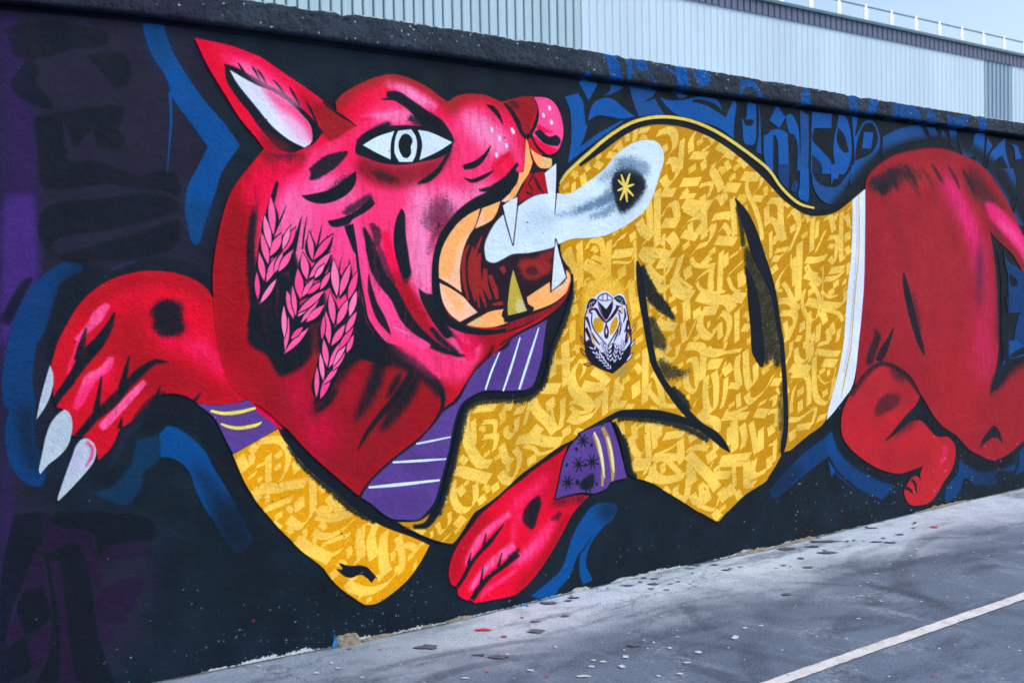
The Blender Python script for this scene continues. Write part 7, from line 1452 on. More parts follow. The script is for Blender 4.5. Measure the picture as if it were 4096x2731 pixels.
f|lpinkb|1.8|0.3|1|||2389,1250! 2417,1276 2440,1305 2457,1338 2470,1373! 2443,1345 2418,1316 2401,1285
f|ink|2.0|0.3|1|||2155,1314! 2197,1335 2230,1361 2258,1395 2279,1434! 2239,1412 2203,1385 2176,1353
f|hot|1.8|0.3|1|||2155,1319! 2194,1339 2227,1364 2255,1394 2279,1429! 2241,1407 2207,1383 2179,1353
f|ink|2.1|0.3|1|||2460,1303! 2482,1322 2496,1343 2501,1368 2499,1395! 2477,1376 2463,1355 2458,1331
f|hot|1.9|0.3|1|||2460,1308! 2479,1325 2491,1344 2497,1367 2499,1390! 2482,1372 2468,1354 2461,1332
f|ink|2.0|0.3|1|||2162,1326! 2179,1363 2188,1403 2189,1444 2183,1485! 2166,1447 2157,1408 2156,1367
f|hot|1.8|0.3|1|||2162,1331! 2176,1367 2184,1404 2185,1441 2183,1480! 2170,1443 2161,1406 2158,1369
f|ink|2.1|0.3|1|||2418,1318! 2451,1337 2476,1362 2492,1394 2500,1429! 2467,1408 2443,1384 2426,1353
f|pinkc|1.9|0.3|1|||2418,1323! 2448,1342 2472,1365 2488,1393 2500,1424! 2471,1404 2447,1381 2429,1353
f|ink|2.1|0.3|1|||2384,1338! 2417,1356 2440,1379 2453,1409 2458,1443! 2427,1424 2403,1401 2388,1372
f|hot|1.8|0.3|1|||2384,1343! 2413,1360 2436,1381 2449,1408 2458,1438! 2430,1420 2407,1399 2392,1373
f|ink|2.1|0.3|1|||2375,1344! 2388,1386 2390,1426 2380,1466 2362,1505! 2349,1463 2347,1423 2355,1383
f|hot|1.8|0.3|1|||2375,1349! 2384,1387 2385,1425 2377,1462 2362,1500! 2354,1462 2351,1424 2360,1387
f|ink|2.1|0.3|1|||2340,1367! 2356,1395 2363,1425 2362,1455 2354,1486! 2340,1457 2331,1428 2331,1398
f|pinkc|1.8|0.3|1|||2340,1372! 2352,1398 2358,1425 2359,1453 2354,1481! 2342,1455 2336,1428 2335,1400
f|ink|2.0|0.3|1|||2190,1376! 2214,1384 2233,1396 2244,1414 2250,1437! 2226,1429 2207,1417 2196,1399
f|pinkc|1.8|0.3|1|||2190,1381! 2211,1387 2229,1398 2241,1413 2250,1432! 2228,1426 2211,1415 2199,1400
f|ink|2.0|0.3|1|||2161,1380! 2174,1418 2178,1456 2174,1495 2162,1533! 2150,1495 2145,1457 2149,1419
f|lpinkb|1.8|0.3|1|||2161,1385! 2170,1420 2174,1456 2170,1492 2162,1528! 2153,1493 2149,1457 2152,1421
f|ink|2.1|0.3|1|||2455,1391! 2484,1411 2505,1435 2514,1465 2516,1497! 2488,1477 2467,1452 2456,1424
f|hot|1.9|0.3|1|||2456,1396! 2481,1415 2499,1436 2511,1464 2516,1492! 2492,1473 2473,1451 2461,1425
f|ink|2.1|0.3|1|||2401,1430! 2413,1471 2414,1512 2404,1552 2385,1590! 2374,1549 2371,1508 2380,1468
f|hot|1.8|0.3|1|||2401,1435! 2409,1474 2410,1511 2400,1549 2385,1585! 2377,1546 2376,1509 2384,1471
f|ink|2.1|0.3|1|||2415,1429! 2446,1453 2467,1482 2476,1514 2476,1552! 2445,1527 2424,1498 2413,1466
f|hot|1.8|0.3|1|||2415,1434! 2442,1457 2462,1484 2472,1513 2475,1547! 2448,1524 2428,1497 2417,1467
f|ink|2.0|0.3|1|||2238,1443! 2272,1464 2299,1489 2318,1519 2332,1554! 2299,1533 2271,1508 2251,1478
f|hot|1.8|0.3|1|||2238,1448! 2268,1468 2295,1492 2314,1519 2332,1549! 2301,1529 2275,1505 2254,1479
f|ink|2.1|0.3|1|||2265,1446! 2300,1457 2327,1475 2345,1500 2358,1532! 2324,1520 2296,1502 2277,1477
f|hot|1.8|0.3|1|||2265,1451! 2296,1461 2323,1477 2342,1500 2358,1527! 2327,1515 2300,1500 2279,1479
f|ink|2.0|0.3|1|||2206,1462! 2213,1498 2212,1533 2198,1565 2177,1595! 2169,1559 2171,1525 2183,1493
f|hot|1.8|0.3|1|||2206,1467! 2211,1501 2207,1532 2196,1563 2177,1590! 2173,1557 2176,1526 2187,1495
f|ink|2.0|0.3|1|||2226,1472! 2258,1488 2283,1509 2297,1537 2305,1569! 2274,1553 2248,1531 2232,1504
f|lpinkb|1.8|0.3|1|||2226,1476! 2256,1491 2278,1511 2295,1535 2305,1564! 2276,1549 2253,1529 2236,1505
f|ink|2.1|0.3|1|||2479,1464! 2504,1493 2520,1522 2524,1556 2519,1591! 2494,1563 2478,1533 2474,1499
f|lpinkb|1.9|0.3|1|||2479,1469! 2501,1495 2514,1523 2520,1553 2519,1586! 2498,1560 2483,1532 2477,1502
f|ink|2.0|0.3|1|||2217,1474! 2227,1510 2228,1546 2220,1581 2205,1617! 2196,1581 2194,1545 2201,1510
f|hot|1.8|0.3|1|||2217,1479! 2223,1513 2223,1546 2216,1579 2205,1612! 2200,1578 2199,1544 2205,1512
f|ink|2.0|0.3|1|||2226,1488! 2269,1503 2305,1525 2335,1557 2357,1593! 2315,1576 2278,1555 2249,1525
f|hot|1.8|0.3|1|||2227,1493! 2267,1508 2301,1529 2332,1555 2357,1588! 2317,1573 2282,1551 2251,1525
f|ink|2.0|0.3|1|||2053,1532! 2084,1554 2108,1581 2123,1613 2133,1647! 2103,1623 2077,1598 2061,1567
f|lpinkb|1.7|0.3|1|||2053,1537! 2080,1557 2103,1583 2120,1611 2133,1642! 2105,1620 2083,1595 2065,1568
f|ink|2.1|0.3|1|||2474,1539! 2503,1569 2522,1602 2529,1640 2527,1678! 2500,1647 2479,1615 2471,1579
f|pinkc|1.9|0.3|1|||2474,1544! 2499,1572 2517,1603 2525,1637 2527,1673! 2502,1645 2484,1614 2475,1580
f|ink|2.0|0.3|1|||2043,1550! 2054,1581 2058,1613 2054,1645 2042,1677! 2031,1645 2027,1614 2031,1582
f|pinkc|1.7|0.3|1|||2043,1554! 2052,1584 2054,1613 2050,1643 2042,1672! 2034,1643 2031,1614 2034,1584
f|ink|2.0|0.3|1|||2241,1546! 2259,1583 2262,1621 2253,1656 2233,1691! 2217,1654 2212,1616 2220,1581
f|pinkc|1.8|0.3|1|||2242,1551! 2255,1586 2258,1620 2249,1654 2232,1686! 2221,1651 2216,1618 2224,1584
f|ink|2.0|0.3|1|||2248,1556! 2276,1572 2294,1593 2304,1617 2307,1646! 2281,1629 2262,1609 2251,1585
f|hot|1.8|0.3|1|||2248,1560! 2272,1576 2290,1594 2301,1616 2307,1641! 2284,1625 2266,1607 2255,1586
f|ink|2.1|0.3|1|||2418,1555! 2434,1601 2436,1645 2426,1688 2407,1731! 2393,1686 2389,1642 2397,1599
f|lpinkb|1.8|0.3|1|||2419,1560! 2430,1603 2432,1645 2424,1686 2407,1726! 2396,1683 2393,1642 2402,1601
f|ink|2.1|0.3|1|||2432,1555! 2464,1590 2485,1629 2493,1671 2493,1716! 2462,1680 2440,1641 2431,1599
f|hot|1.8|0.3|1|||2432,1560! 2460,1594 2479,1630 2489,1670 2493,1711! 2467,1676 2446,1640 2435,1601
f|ink|2.1|0.3|1|||2275,1567! 2303,1574 2325,1588 2339,1608 2348,1632! 2320,1624 2298,1611 2284,1593
f|pinkc|1.8|0.3|1|||2276,1572! 2300,1579 2319,1591 2336,1607 2348,1627! 2323,1620 2304,1608 2287,1593
f|ink|2.1|0.3|1|||2337,1586! 2362,1603 2380,1623 2388,1648 2390,1676! 2365,1659 2347,1638 2338,1614
f|hot|1.8|0.3|1|||2337,1591! 2359,1606 2375,1625 2385,1647 2390,1671! 2369,1655 2352,1637 2342,1615
f|ink|2.0|0.3|1|||2083,1620! 2111,1645 2129,1674 2136,1706 2136,1742! 2109,1716 2091,1688 2082,1656
f|hot|1.7|0.3|1|||2083,1625! 2107,1648 2125,1676 2133,1705 2136,1737! 2112,1714 2094,1686 2086,1657
f|ink|2.0|0.3|1|||2075,1626! 2083,1662 2083,1696 2073,1728 2055,1759! 2046,1724 2046,1690 2055,1657
f|hot|1.7|0.3|1|||2075,1631! 2081,1664 2079,1696 2069,1725 2054,1755! 2050,1722 2050,1690 2059,1660
f|ink|2.0|0.3|1|||2275,1630! 2288,1665 2289,1699 2278,1731 2257,1761! 2246,1726 2243,1692 2253,1661
f|hot|1.8|0.3|1|||2275,1635! 2284,1668 2285,1698 2275,1728 2257,1756! 2248,1724 2247,1693 2257,1663
f|ink|2.1|0.3|1|||2284,1636! 2327,1657 2360,1685 2383,1720 2398,1762! 2356,1740 2322,1713 2298,1678
f|hot|1.8|0.3|1|||2284,1641! 2324,1662 2356,1687 2380,1720 2398,1757! 2359,1736 2326,1710 2302,1679
f|ink|2.1|0.3|1|||2311,1636! 2336,1648 2353,1665 2362,1686 2364,1710! 2340,1697 2322,1681 2313,1660
f|lpinkb|1.8|0.3|1|||2311,1641! 2332,1652 2347,1666 2357,1685 2364,1706! 2343,1693 2327,1680 2317,1662
f|ink|2.0|0.3|1|||2120,1659! 2144,1680 2159,1705 2165,1733 2165,1763! 2142,1741 2126,1716 2119,1689
f|hot|1.7|0.3|1|||2121,1664! 2141,1684 2154,1707 2162,1732 2165,1758! 2146,1737 2131,1715 2123,1690
f|ink|2.0|0.3|1|||2140,1665! 2170,1684 2192,1707 2205,1737 2210,1769! 2180,1750 2157,1727 2144,1698
f|hot|1.7|0.3|1|||2140,1670! 2167,1687 2188,1709 2201,1735 2210,1764! 2183,1746 2161,1724 2148,1699
f|ink|2.0|0.3|1|||2096,1697! 2105,1736 2102,1774 2089,1808 2069,1842! 2061,1803 2062,1765 2074,1730
f|hot|1.7|0.3|1|||2096,1702! 2101,1738 2097,1773 2087,1806 2068,1837! 2065,1801 2067,1767 2078,1734
f|ink|2.0|0.3|1|||2304,1715! 2315,1750 2316,1786 2307,1820 2291,1852! 2282,1817 2279,1782 2286,1748
f|hot|1.8|0.3|1|||2304,1720! 2311,1753 2312,1786 2303,1817 2291,1847! 2284,1814 2283,1782 2290,1750
f|ink|2.1|0.3|1|||2307,1715! 2345,1738 2375,1767 2395,1803 2409,1842! 2371,1818 2340,1790 2319,1755
f|pinkc|1.8|0.3|1|||2307,1720! 2341,1742 2371,1769 2392,1801 2409,1837! 2374,1813 2344,1787 2323,1755
f|ink|2.0|0.3|1|||2103,1733! 2135,1753 2155,1777 2163,1808 2162,1841! 2132,1821 2111,1797 2102,1767
f|hot|1.7|0.3|1|||2104,1737! 2131,1755 2150,1778 2160,1805 2162,1836! 2136,1817 2116,1795 2106,1768
f|ink|2.0|0.3|1|||2162,1742! 2193,1768 2215,1798 2228,1832 2231,1869! 2200,1843 2178,1813 2166,1779
f|pinkc|1.8|0.3|1|||2162,1747! 2190,1771 2211,1799 2224,1830 2231,1864! 2204,1840 2182,1812 2168,1781
f|ink|2.0|0.3|1|||2162,1760! 2185,1784 2199,1811 2204,1840 2202,1871! 2181,1846 2166,1820 2159,1791
f|lpinkb|1.7|0.3|1|||2163,1765! 2182,1788 2195,1812 2201,1838 2202,1866! 2183,1843 2169,1819 2163,1792
f|ink|2.0|0.3|1|||2108,1762! 2117,1804 2116,1844 2104,1883 2084,1919! 2076,1877 2076,1837 2086,1799
f|lpinkb|1.7|0.3|1|||2108,1767! 2113,1806 2112,1844 2100,1879 2084,1914! 2078,1875 2080,1837 2090,1802
f|ink|2.0|0.3|1|||2123,1822! 2137,1867 2141,1911 2132,1955 2115,1997! 2103,1951 2097,1907 2105,1864
f|hot|1.7|0.3|1|||2123,1826! 2133,1869 2136,1911 2129,1952 2115,1992! 2105,1949 2102,1908 2109,1866
""".strip().split('\n')

rng = np.random.default_rng(7)
def boxblur(a, r, axis):
    if r < 1: return a
    p = [(0, 0), (0, 0)]; p[axis] = (r + 1, r)
    c = np.cumsum(np.pad(a, p, mode='edge'), axis=axis, dtype=np.float64)
    n = a.shape[axis]
    if axis == 0: d = c[2 * r + 1:2 * r + 1 + n] - c[:n]
    else: d = c[:, 2 * r + 1:2 * r + 1 + n] - c[:, :n]
    return (d / (2 * r + 1)).astype(np.float32)
def blur(a, sig):
    if sig < .45: return a
    if sig < 1.1:
        k = np.exp(-.5 * (np.arange(-3, 4) / sig) ** 2); k /= k.sum()
        for ax in (0, 1):
            p = [(0, 0), (0, 0)]; p[ax] = (3, 3); q = np.pad(a, p, mode='edge'); n = a.shape[ax]
            a = sum(k[i] * (q[i:i + n] if ax == 0 else q[:, i:i + n]) for i in range(7))
        return a.astype(np.float32)
    r = max(1, int(round((math.sqrt(4 * sig * sig + 1) - 1) / 2)))
    for _ in range(3): a = boxblur(boxblur(a, r, 0), r, 1)
    return a
def rank(a):
    a = a - a.mean(); a = a / (a.std() + 1e-9)
    return np.clip(.5 + a * .27, 0, 1).astype(np.float32)
base = rng.random((H, W), dtype=np.float32)
NF = rank(blur(base, .7)); NB = rank(blur(base, 1.6) * 1. + boxblur(boxblur(rng.random((H, W), dtype=np.float32), 7, 1), 1, 0) * .5); NL = rank(blur(rng.random((H, W), dtype=np.float32), 18))

NS = rank(blur(rng.random((H, W), dtype=np.float32), 1.1) + boxblur(rng.random((H, W), dtype=np.float32), 5, 1) * 1.2 + boxblur(rng.random((H, W), dtype=np.float32), 5, 0) * 1.2)
NV = rank(boxblur(boxblur(boxblur(rng.random((H, W), dtype=np.float32), 20, 0), 2, 1), 2, 1))

def catmull(P, closed, seg):
    P = np.array(P, float); n = len(P); out = []
    if n < 3 and not closed: return [tuple(p) for p in P]
    for i in range(n if closed else n - 1):
        p1, p2 = P[i], P[(i + 1) % n]
        p0 = P[i - 1] if (closed or i > 0) else 2 * p1 - p2
        p3 = P[(i + 2) % n] if (closed or i + 2 < n) else 2 * p2 - p1
        k = max(2, min(16, int(np.abs(p2 - p1).max() / seg)))
        for j in range(k):
            t = j / k
            out.append(tuple(.5 * (2 * p1 + (p2 - p0) * t + (2 * p0 - 5 * p1 + 4 * p2 - p3) * t * t + (3 * p1 - p0 - 3 * p2 + p3) * t ** 3)))
    if not closed: out.append(tuple(P[-1]))
    return out
def outline(P, corner):
    if not any(corner): return catmull(P, True, 12)
    n = len(P); s0 = corner.index(True); out = []; run = [P[s0]]
    for i in range(1, n + 1):
        j = (s0 + i) % n; run.append(P[j])
        if corner[j]: out += catmull(run, False, 12)[:-1]; run = [P[j]]
    return out
def coverage(polys, x0, y0, w, h):
    """anti-aliased union cover of consistently wound polygons (pixel units) on a w x h window"""
    SS = 4; acc = np.zeros((h * SS, w + 2), np.float32)
    R, C, D = [], [], []
    for P in polys:
        P = np.array(P, float); Q = np.roll(P, -1, 0)
        if (P[:, 0] * Q[:, 1] - Q[:, 0] * P[:, 1]).sum() < 0: P = P[::-1]; Q = np.roll(P, -1, 0)
        for (xa, ya), (xb, yb) in zip(P, Q):
            d = 1.0
            if ya > yb: xa, ya, xb, yb, d = xb, yb, xa, ya, -1.0
            r0 = max(0, math.ceil((ya - y0) * SS - .5)); r1 = min(h * SS - 1, math.ceil((yb - y0) * SS - .5) - 1)
            if r1 < r0: continue
            r = np.arange(r0, r1 + 1); yy = (r + .5) / SS + y0
            R.append(r); C.append(np.clip(xa + (yy - ya) * (xb - xa) / (yb - ya) - x0, 0, w)); D.append(np.full(len(r), d))
    if not R: return np.zeros((h, w), np.float32)
    R = np.concatenate(R); C = np.concatenate(C); D = np.concatenate(D)
    i = np.floor(C).astype(int); fr = C - i
    np.add.at(acc, (R, i), D * (1 - fr)); np.add.at(acc, (R, i + 1), D * fr)
    a = np.clip(np.abs(np.cumsum(acc, 1)[:, :w]), 0, 1)
    return a.reshape(h, SS, w).mean(1)

IMG = np.empty((H, W, 3), np.float32); IMG[:] = np.array((16, 30, 42)) / 255
zz = (np.arange(H) / PX + Z0)[:, None]; xx = (np.arange(W) / PX + X0)[None]
cop_mask = zz > 2.668
IMG[(cop_mask & (xx > 0)).repeat(1, 1)] = np.array((46, 57, 70)) / 255
IMG *= (1 + (NL - .5) * .22)[..., None]
MASKS = {}; SHEETS = []
for ln in OPS:
    kind, cname, fe, gr, al, clip, part, body = ln.split('|')
    fe, gr, al = float(fe), float(gr), float(al)
    if al <= 0: continue
    if kind == 'f':
        pts = []; cor = []
        for t in body.split():
            cor.append(t.endswith('!')); a, b = t.rstrip('!').split(','); pts.append((int(a), int(b)))
        ol = outline(pts, cor); polys = [ol]
    else:
        A = np.array([[int(q) for q in t.split(',')] for t in body.split()], float)
        S = np.array(catmull(A, False, 10))
        L, Rr = S[:, :2], S[:, 2:]
        polys = [[L[i], L[i + 1], Rr[i + 1], Rr[i]] for i in range(len(S) - 1)]
        ol = [tuple(q) for q in L] + [tuple(q) for q in Rr[::-1]]
    if part and part != 'coping_letter': SHEETS.append((part, ol, cname))
    polys = [[((p[0] / 1000 - X0) * PX, (p[1] / 1000 - Z0) * PX) for p in q] for q in polys]
    allp = np.array([p for q in polys for p in q]); sig = fe / 1000 * PX / 2.4
    pad = int(3 * sig) + 3
    x0, y0 = np.floor(allp.min(0)).astype(int) - pad; x1, y1 = np.ceil(allp.max(0)).astype(int) + pad
    x0, y0, x1, y1 = max(0, x0), max(0, y0), min(W, x1), min(H, y1)
    if x1 <= x0 or y1 <= y0: continue
    a = blur(coverage(polys, x0, y0, x1 - x0, y1 - y0), sig)
    sl = (slice(y0, y1), slice(x0, x1))
    if gr > 1:
        q = np.clip((a + ((NS[sl] - .5) * .7 + (NF[sl] - .5) * .5) * gr * .42 - .16) / .68, 0, 1); a = q * q * (3 - 2 * q) * np.clip(a * 5, 0, 1)
    elif gr > 0 and clip in ('head', 'rump', 'leg', 'paw', 'paw2', 'scarf', 'bone'):
        a = np.clip(a * (.78 + .44 * NV[sl]) + (NF[sl] - .5) * gr * 1.5 * a * (1 - a), 0, 1)
    elif gr > 0:
        a = np.clip(a + (NF[sl] - .5) * gr * 1.5 * a * (1 - a), 0, 1)
    if clip.startswith('>'):
        m = np.zeros((H, W), np.float32); m[sl] = a; MASKS[clip[1:]] = m
    elif clip: a = a * MASKS[clip][sl]
    c = np.array(PAL[cname], np.float32) / 255
    if cname.startswith('let') and cname != 'lets':    # a thin darker rim where one wet stroke crosses another
        rim = np.clip(blur(a, 1.6) * 1.6, 0, 1)[..., None] * .38
        IMG[sl] = IMG[sl] * (1 - rim) + np.array(PAL['goldr' if cname == 'letr' else 'gold'], np.float32) / 255 * rim
    if cname.startswith('let'):                        # brush marks in each letter stroke
        c = c[None, None] * (1 + (NB[sl] - .5)[..., None] * .05 + (NL[sl] - .5)[..., None] * .10)
    elif clip in ('head', 'rump', 'leg', 'paw', 'paw2'): c = c[None, None] * (1 + (NF[sl] - .5)[..., None] * .04 + (NV[sl] - .5)[..., None] * .07)
    a = (a * al)[..., None]
    IMG[sl] = IMG[sl] * (1 - a) + c * a
# age: faint uneven tone, pits in the render, chips and spatter
IMG *= (1 + (NF - .5) * .05 + (NB - .5) * .03 + (NL - .5) * .06)[..., None]
def dots(n, fx, fz, r0, r1, color, al=.9, seed=1):
    rd = random.Random(seed); c = np.array(color) / 255
    for _ in range(n):
        x, z = fx(rd), fz(rd); r = rd.uniform(r0, r1) ** 1.0 / 1000 * PX; e = rd.uniform(.55, 1.6)
        px, pz = (x - X0) * PX, (z - Z0) * PX; k = int(r * 2) + 2
        xa, xb, ya, yb = max(0, int(px) - k), min(W, int(px) + k + 1), max(0, int(pz) - k), min(H, int(pz) + k + 1)
        if xb <= xa or yb <= ya: continue
        gx, gy = np.meshgrid(np.arange(xa, xb) - px, np.arange(ya, yb) - pz)
        d = np.hypot(gx * e, gy) * (1 + .35 * np.sin(3 * np.arctan2(gy, gx) + rd.uniform(0, 6)))
        a = (np.clip(r - d + .5, 0, 1) * al)[..., None]; IMG[ya:yb, xa:xb] = IMG[ya:yb, xa:xb] * (1 - a) + c * a
ux = lambda rd: rd.uniform(.7, 8.9)
dots(520, ux, lambda rd: rd.uniform(.1, 2.65), .8, 3.2, (22, 26, 36), .8, 1)
dots(190, ux, lambda rd: abs(rd.gauss(0, .16)) + .015, .7, 2.0, (110, 180, 200), .85, 2)
dots(90, ux, lambda rd: abs(rd.gauss(0, .2)) + .015, 1.0, 3.2, (190, 205, 220), .85, 3)
dots(110, lambda rd: rd.gauss(2.35, .4), lambda rd: abs(rd.gauss(0.1, .13)) + .02, .8, 3.2, (120, 190, 210), .85, 8)
dots(150, lambda rd: rd.uniform(5.5, 8.4), lambda rd: abs(rd.gauss(.1, .25)), 1., 4., (190, 205, 220), .8, 9)
dots(60, ux, lambda rd: rd.uniform(.2, 2.6), .8, 2.0, (190, 205, 220), .7, 4)
dots(220, ux, lambda rd: rd.uniform(2.68, 2.79), 1.5, 6.0, (28, 33, 42), .75, 5)
dots(240, lambda rd: rd.uniform(1.4, 8.6), lambda rd: rd.choice((rd.uniform(2.69, 2.78), rd.gauss(2.78, .012))), 1.0, 4.2, (196, 212, 224), .9, 6)
dots(9, ux, lambda rd: rd.uniform(.1, .5), 3, 7, (150, 30, 40), .7, 10)
# paint worn off along the foot of the wall, showing pale render and tan mortar
wob = rank(blur(rng.random((1, W), dtype=np.float32).repeat(8, 0), 14))[0]; wob2 = rank(blur(rng.random((1, W), dtype=np.float32).repeat(8, 0), 60))[0]
xs = xx[0]; foot = .001 + .012 * wob * np.clip(wob2 * 2 - .6, 0, 1)
for a_, b_, hgt in ((1.0, 2.3, .03), (2.36, 2.62, .02), (2.95, 3.12, .012), (3.72, 3.9, .02), (4.0, 4.62, .022), (4.98, 5.32, .02), (5.33, 5.75, .01), (6.6, 7.3, .014)):
    foot = np.maximum(foot, hgt * np.clip((xs - a_) * 12, 0, 1) * np.clip((b_ - xs) * 12, 0, 1) * (.45 + .75 * wob))
edge = foot[None] + (NB - .5) * .010
pe = np.clip((edge - (zz - .002)) / .004, 0, 1) * (zz < .09)
tan = np.clip((foot[None] * .5 + (NB - .5) * .02 - (zz + .003)) / .004, 0, 1)
pc = np.array((206, 216, 224)) / 255 * (1 - tan[..., None]) + np.array((128, 122, 110)) / 255 * tan[..., None]
IMG = IMG * (1 - pe[..., None] * .92) + pc * pe[..., None] * .92
IMG = np.clip(IMG, 0, 1)

img = bpy.data.images.new('mural_paint', W, H, alpha=False, float_buffer=False)
img.colorspace_settings.name = 'sRGB'
buf = np.ones((H, W, 4), np.float32); buf[..., :3] = IMG
img.pixels.foreach_set(buf.ravel()); img.update(); img.pack()

def paint_material(name, coping=False):
    t = NT(name, .74, .10)
    sx, sy, sz = t.sep()[:3]
    u = t.math('DIVIDE', t.math('SUBTRACT', sx, X0), TW); v = t.math('DIVIDE', t.math('SUBTRACT', sz, Z0), TH)
    cb = t.n('ShaderNodeCombineXYZ'); t.set(cb.inputs[0], u); t.set(cb.inputs[1], v)
    im = t.n('ShaderNodeTexImage', image=img, extension='EXTEND', interpolation='Cubic'); t.set(im.inputs[0], cb.outputs[0])
    wob_ = t.math('MULTIPLY', t.math('SUBTRACT', t.noise(5, 4), .5), .2)
    xw = t.math('ADD', sx, wob_)
    inside = t.math('MULTIPLY', t.ramp(xw, .68, .84), t.ramp(xw, 8.92, 8.74))
    bgc = t.mix(t.ramp(t.noise(1.5, 5), .3, .7), srgb(14, 27, 38), srgb(19, 33, 46))
    cimg = t.mix(inside, bgc, im.outputs[0])           # plain dark paint beyond the mural
    if coping:
        pit = t.noise(70, 6, .65); cimg = t.mix(t.ramp(pit, .56, .66, 0, .6), cimg, srgb(24, 30, 40))
        wear = t.noise(34, 5, .6); face = t.sep(t.n('ShaderNodeNewGeometry').outputs['Normal'])[2]
        bare = t.math('MULTIPLY', t.ramp(face, .35, .85), t.ramp(wear, .42, .55))
        cimg = t.mix(bare, cimg, srgb(176, 186, 190))
        nb = t.bump(t.noise(45, 6, .65), .8, .016); nb = t.bump(t.noise(190, 4, .6), .5, .004, nb)
        return t.done(cimg, nb)
    # roller and brush relief of the rendered wall
    h1 = t.noise(22, 6, .62, t.vmap((1.0, 1.0, 1.3)))
    h2 = t.noise(150, 4, .65)
    nb = t.bump(h1, .5, .009); nb = t.bump(h2, .8, .003, nb)
    pits = t.ramp(t.noise(58, 2, .5), .70, .76)
    nb = t.bump(t.math('MULTIPLY', pits, -1.0), .5, .004, nb)
    rg = t.ramp(t.noise(9, 4), .3, .7, .66, .82)
    return t.done(cimg, nb, rg)
M_MURAL = paint_material('mural_paint'); M_COPING = paint_material('coping_paint', True)

# ------------------------------------------------------------------ setting: asphalt yard
t = NT('asphalt', .82, .25)
sx, sy, sz = t.sep()[:3]
agg = t.noise(420, 2, .7); agg2 = t.noise(90, 4, .6); big = t.noise(.9, 5, .6); mid = t.noise(4.5, 5, .62)
cA = t.mix(t.ramp(big, .3, .72), srgb(80, 98, 121), srgb(95, 113, 137))
cA = t.mix(t.ramp(mid, .38, .68, 0, .3), cA, srgb(76, 88, 110))
cA = t.mix(t.ramp(agg, .35, .72, 0, .5), cA, srgb(116, 128, 146))
cA = t.mix(t.ramp(agg2, .55, .75, 0, .3), cA, srgb(70, 80, 100))
# overspray: pale dust of paint along the wall, patchy and thinning outwards
dist = t.math('MULTIPLY', sy, -1.0)
ov = t.math('ADD', dist, t.math('MULTIPLY', t.math('SUBTRACT', t.noise(1.6, 5, .6), .5), .9))
ov = t.math('SUBTRACT', 1.0, t.ramp(ov, .2, .85))
ov = t.math('MULTIPLY', ov, t.ramp(t.math('ADD', sx, t.math('MULTIPLY', t.math('SUBTRACT', t.noise(1.1, 4), .5), 2.4)), 2.2, 3.7, .3, 1.0))
ov = t.math('MULTIPLY', ov, t.ramp(t.noise(7, 6, .7), .3, .55, .68, 1.0))
ov = t.math('MULTIPLY', ov, t.ramp(t.noise(60, 5, .7), .22, .5, .5, 1.0))
cA = t.mix(t.math('MULTIPLY', ov, .95), cA, srgb(192, 208, 224))
# tyre marks: dark smeared arcs
def ring(cx, cy, r, wdt, k, prev, sc=1.1):
    dx = t.math('SUBTRACT', sx, cx); dy = t.math('SUBTRACT', sy, cy)
    rr = t.math('SQRT', t.math('ADD', t.math('MULTIPLY', dx, dx), t.math('MULTIPLY', dy, dy)))
    rr = t.math('ADD', rr, t.math('MULTIPLY', t.math('SUBTRACT', t.noise(1.2, 3), .5), .25))
    d = t.math('ABSOLUTE', t.math('SUBTRACT', rr, r))
    m = t.math('SUBTRACT', 1.0, t.ramp(d, wdt * .3, wdt))
    m = t.math('MULTIPLY', m, t.ramp(t.noise(sc, 4, .6), .4, .62))
    return t.mix(t.math('MULTIPLY', m, k), prev, srgb(52, 61, 80))
for a in ((3.6, -2.0, 1.15, .07, .6), (3.62, -2.1, 1.5, .06, .5), (5.2, -3.0, 2.3, .08, .6), (5.25, -3.05, 2.02, .06, .5), (4.4, -1.1, .62, .05, .55), (6.4, -2.2, 1.7, .08, .5), (6.3, -2.5, 1.2, .06, .5), (2.6, -1.4, .8, .06, .6), (2.5, -1.6, 1.25, .05, .5), (7.5, -3.2, 2.4, .08, .5), (5.8, -1.2, .8, .05, .4), (3.3, -3.3, 2.2, .06, .5)):
    cA = ring(*a, cA)
pale = t.math('MULTIPLY', t.ramp(t.noise(2.3, 6, .7), .52, .7), t.ramp(t.noise(38, 5, .7), .4, .6))
cA = t.mix(t.math('MULTIPLY', pale, .7), cA, srgb(150, 164, 180))
dk = t.math('MULTIPLY', t.ramp(t.noise(1.7, 6, .7, t.vmap((1, 1, 1), (7, 3, 0))), .54, .72), t.ramp(t.noise(55, 5, .75), .35, .6))
cA = t.mix(t.math('MULTIPLY', dk, .6), cA, srgb(62, 73, 92))
sm = t.noise(1.5, 6, .68, t.vmap((.6, 2.4, 1), (2, 5, 0), rot=(0, 0, .55)))
cA = t.mix(t.math('MULTIPLY', t.ramp(sm, .5, .66), t.ramp(t.noise(26, 5, .75), .3, .62, .25, .75)), cA, srgb(58, 68, 88))
sm2 = t.noise(2.0, 6, .7, t.vmap((2.2, .6, 1), (9, 1, 0), rot=(0, 0, -.35)))
cA = t.mix(t.math('MULTIPLY', t.ramp(sm2, .54, .7), t.ramp(t.noise(33, 5, .75), .35, .6, .1, .6)), cA, srgb(148, 164, 182))
gr_ = t.noise(75, 3, .85); cA = t.mix(t.ramp(gr_, .5, .72, 0, .55), cA, srgb(122, 140, 162)); cA = t.mix(t.ramp(gr_, .5, .28, 0, .5), cA, srgb(56, 68, 88))
vo = t.n('ShaderNodeTexVoronoi', feature='DISTANCE_TO_EDGE'); vo.inputs['Scale'].default_value = .75
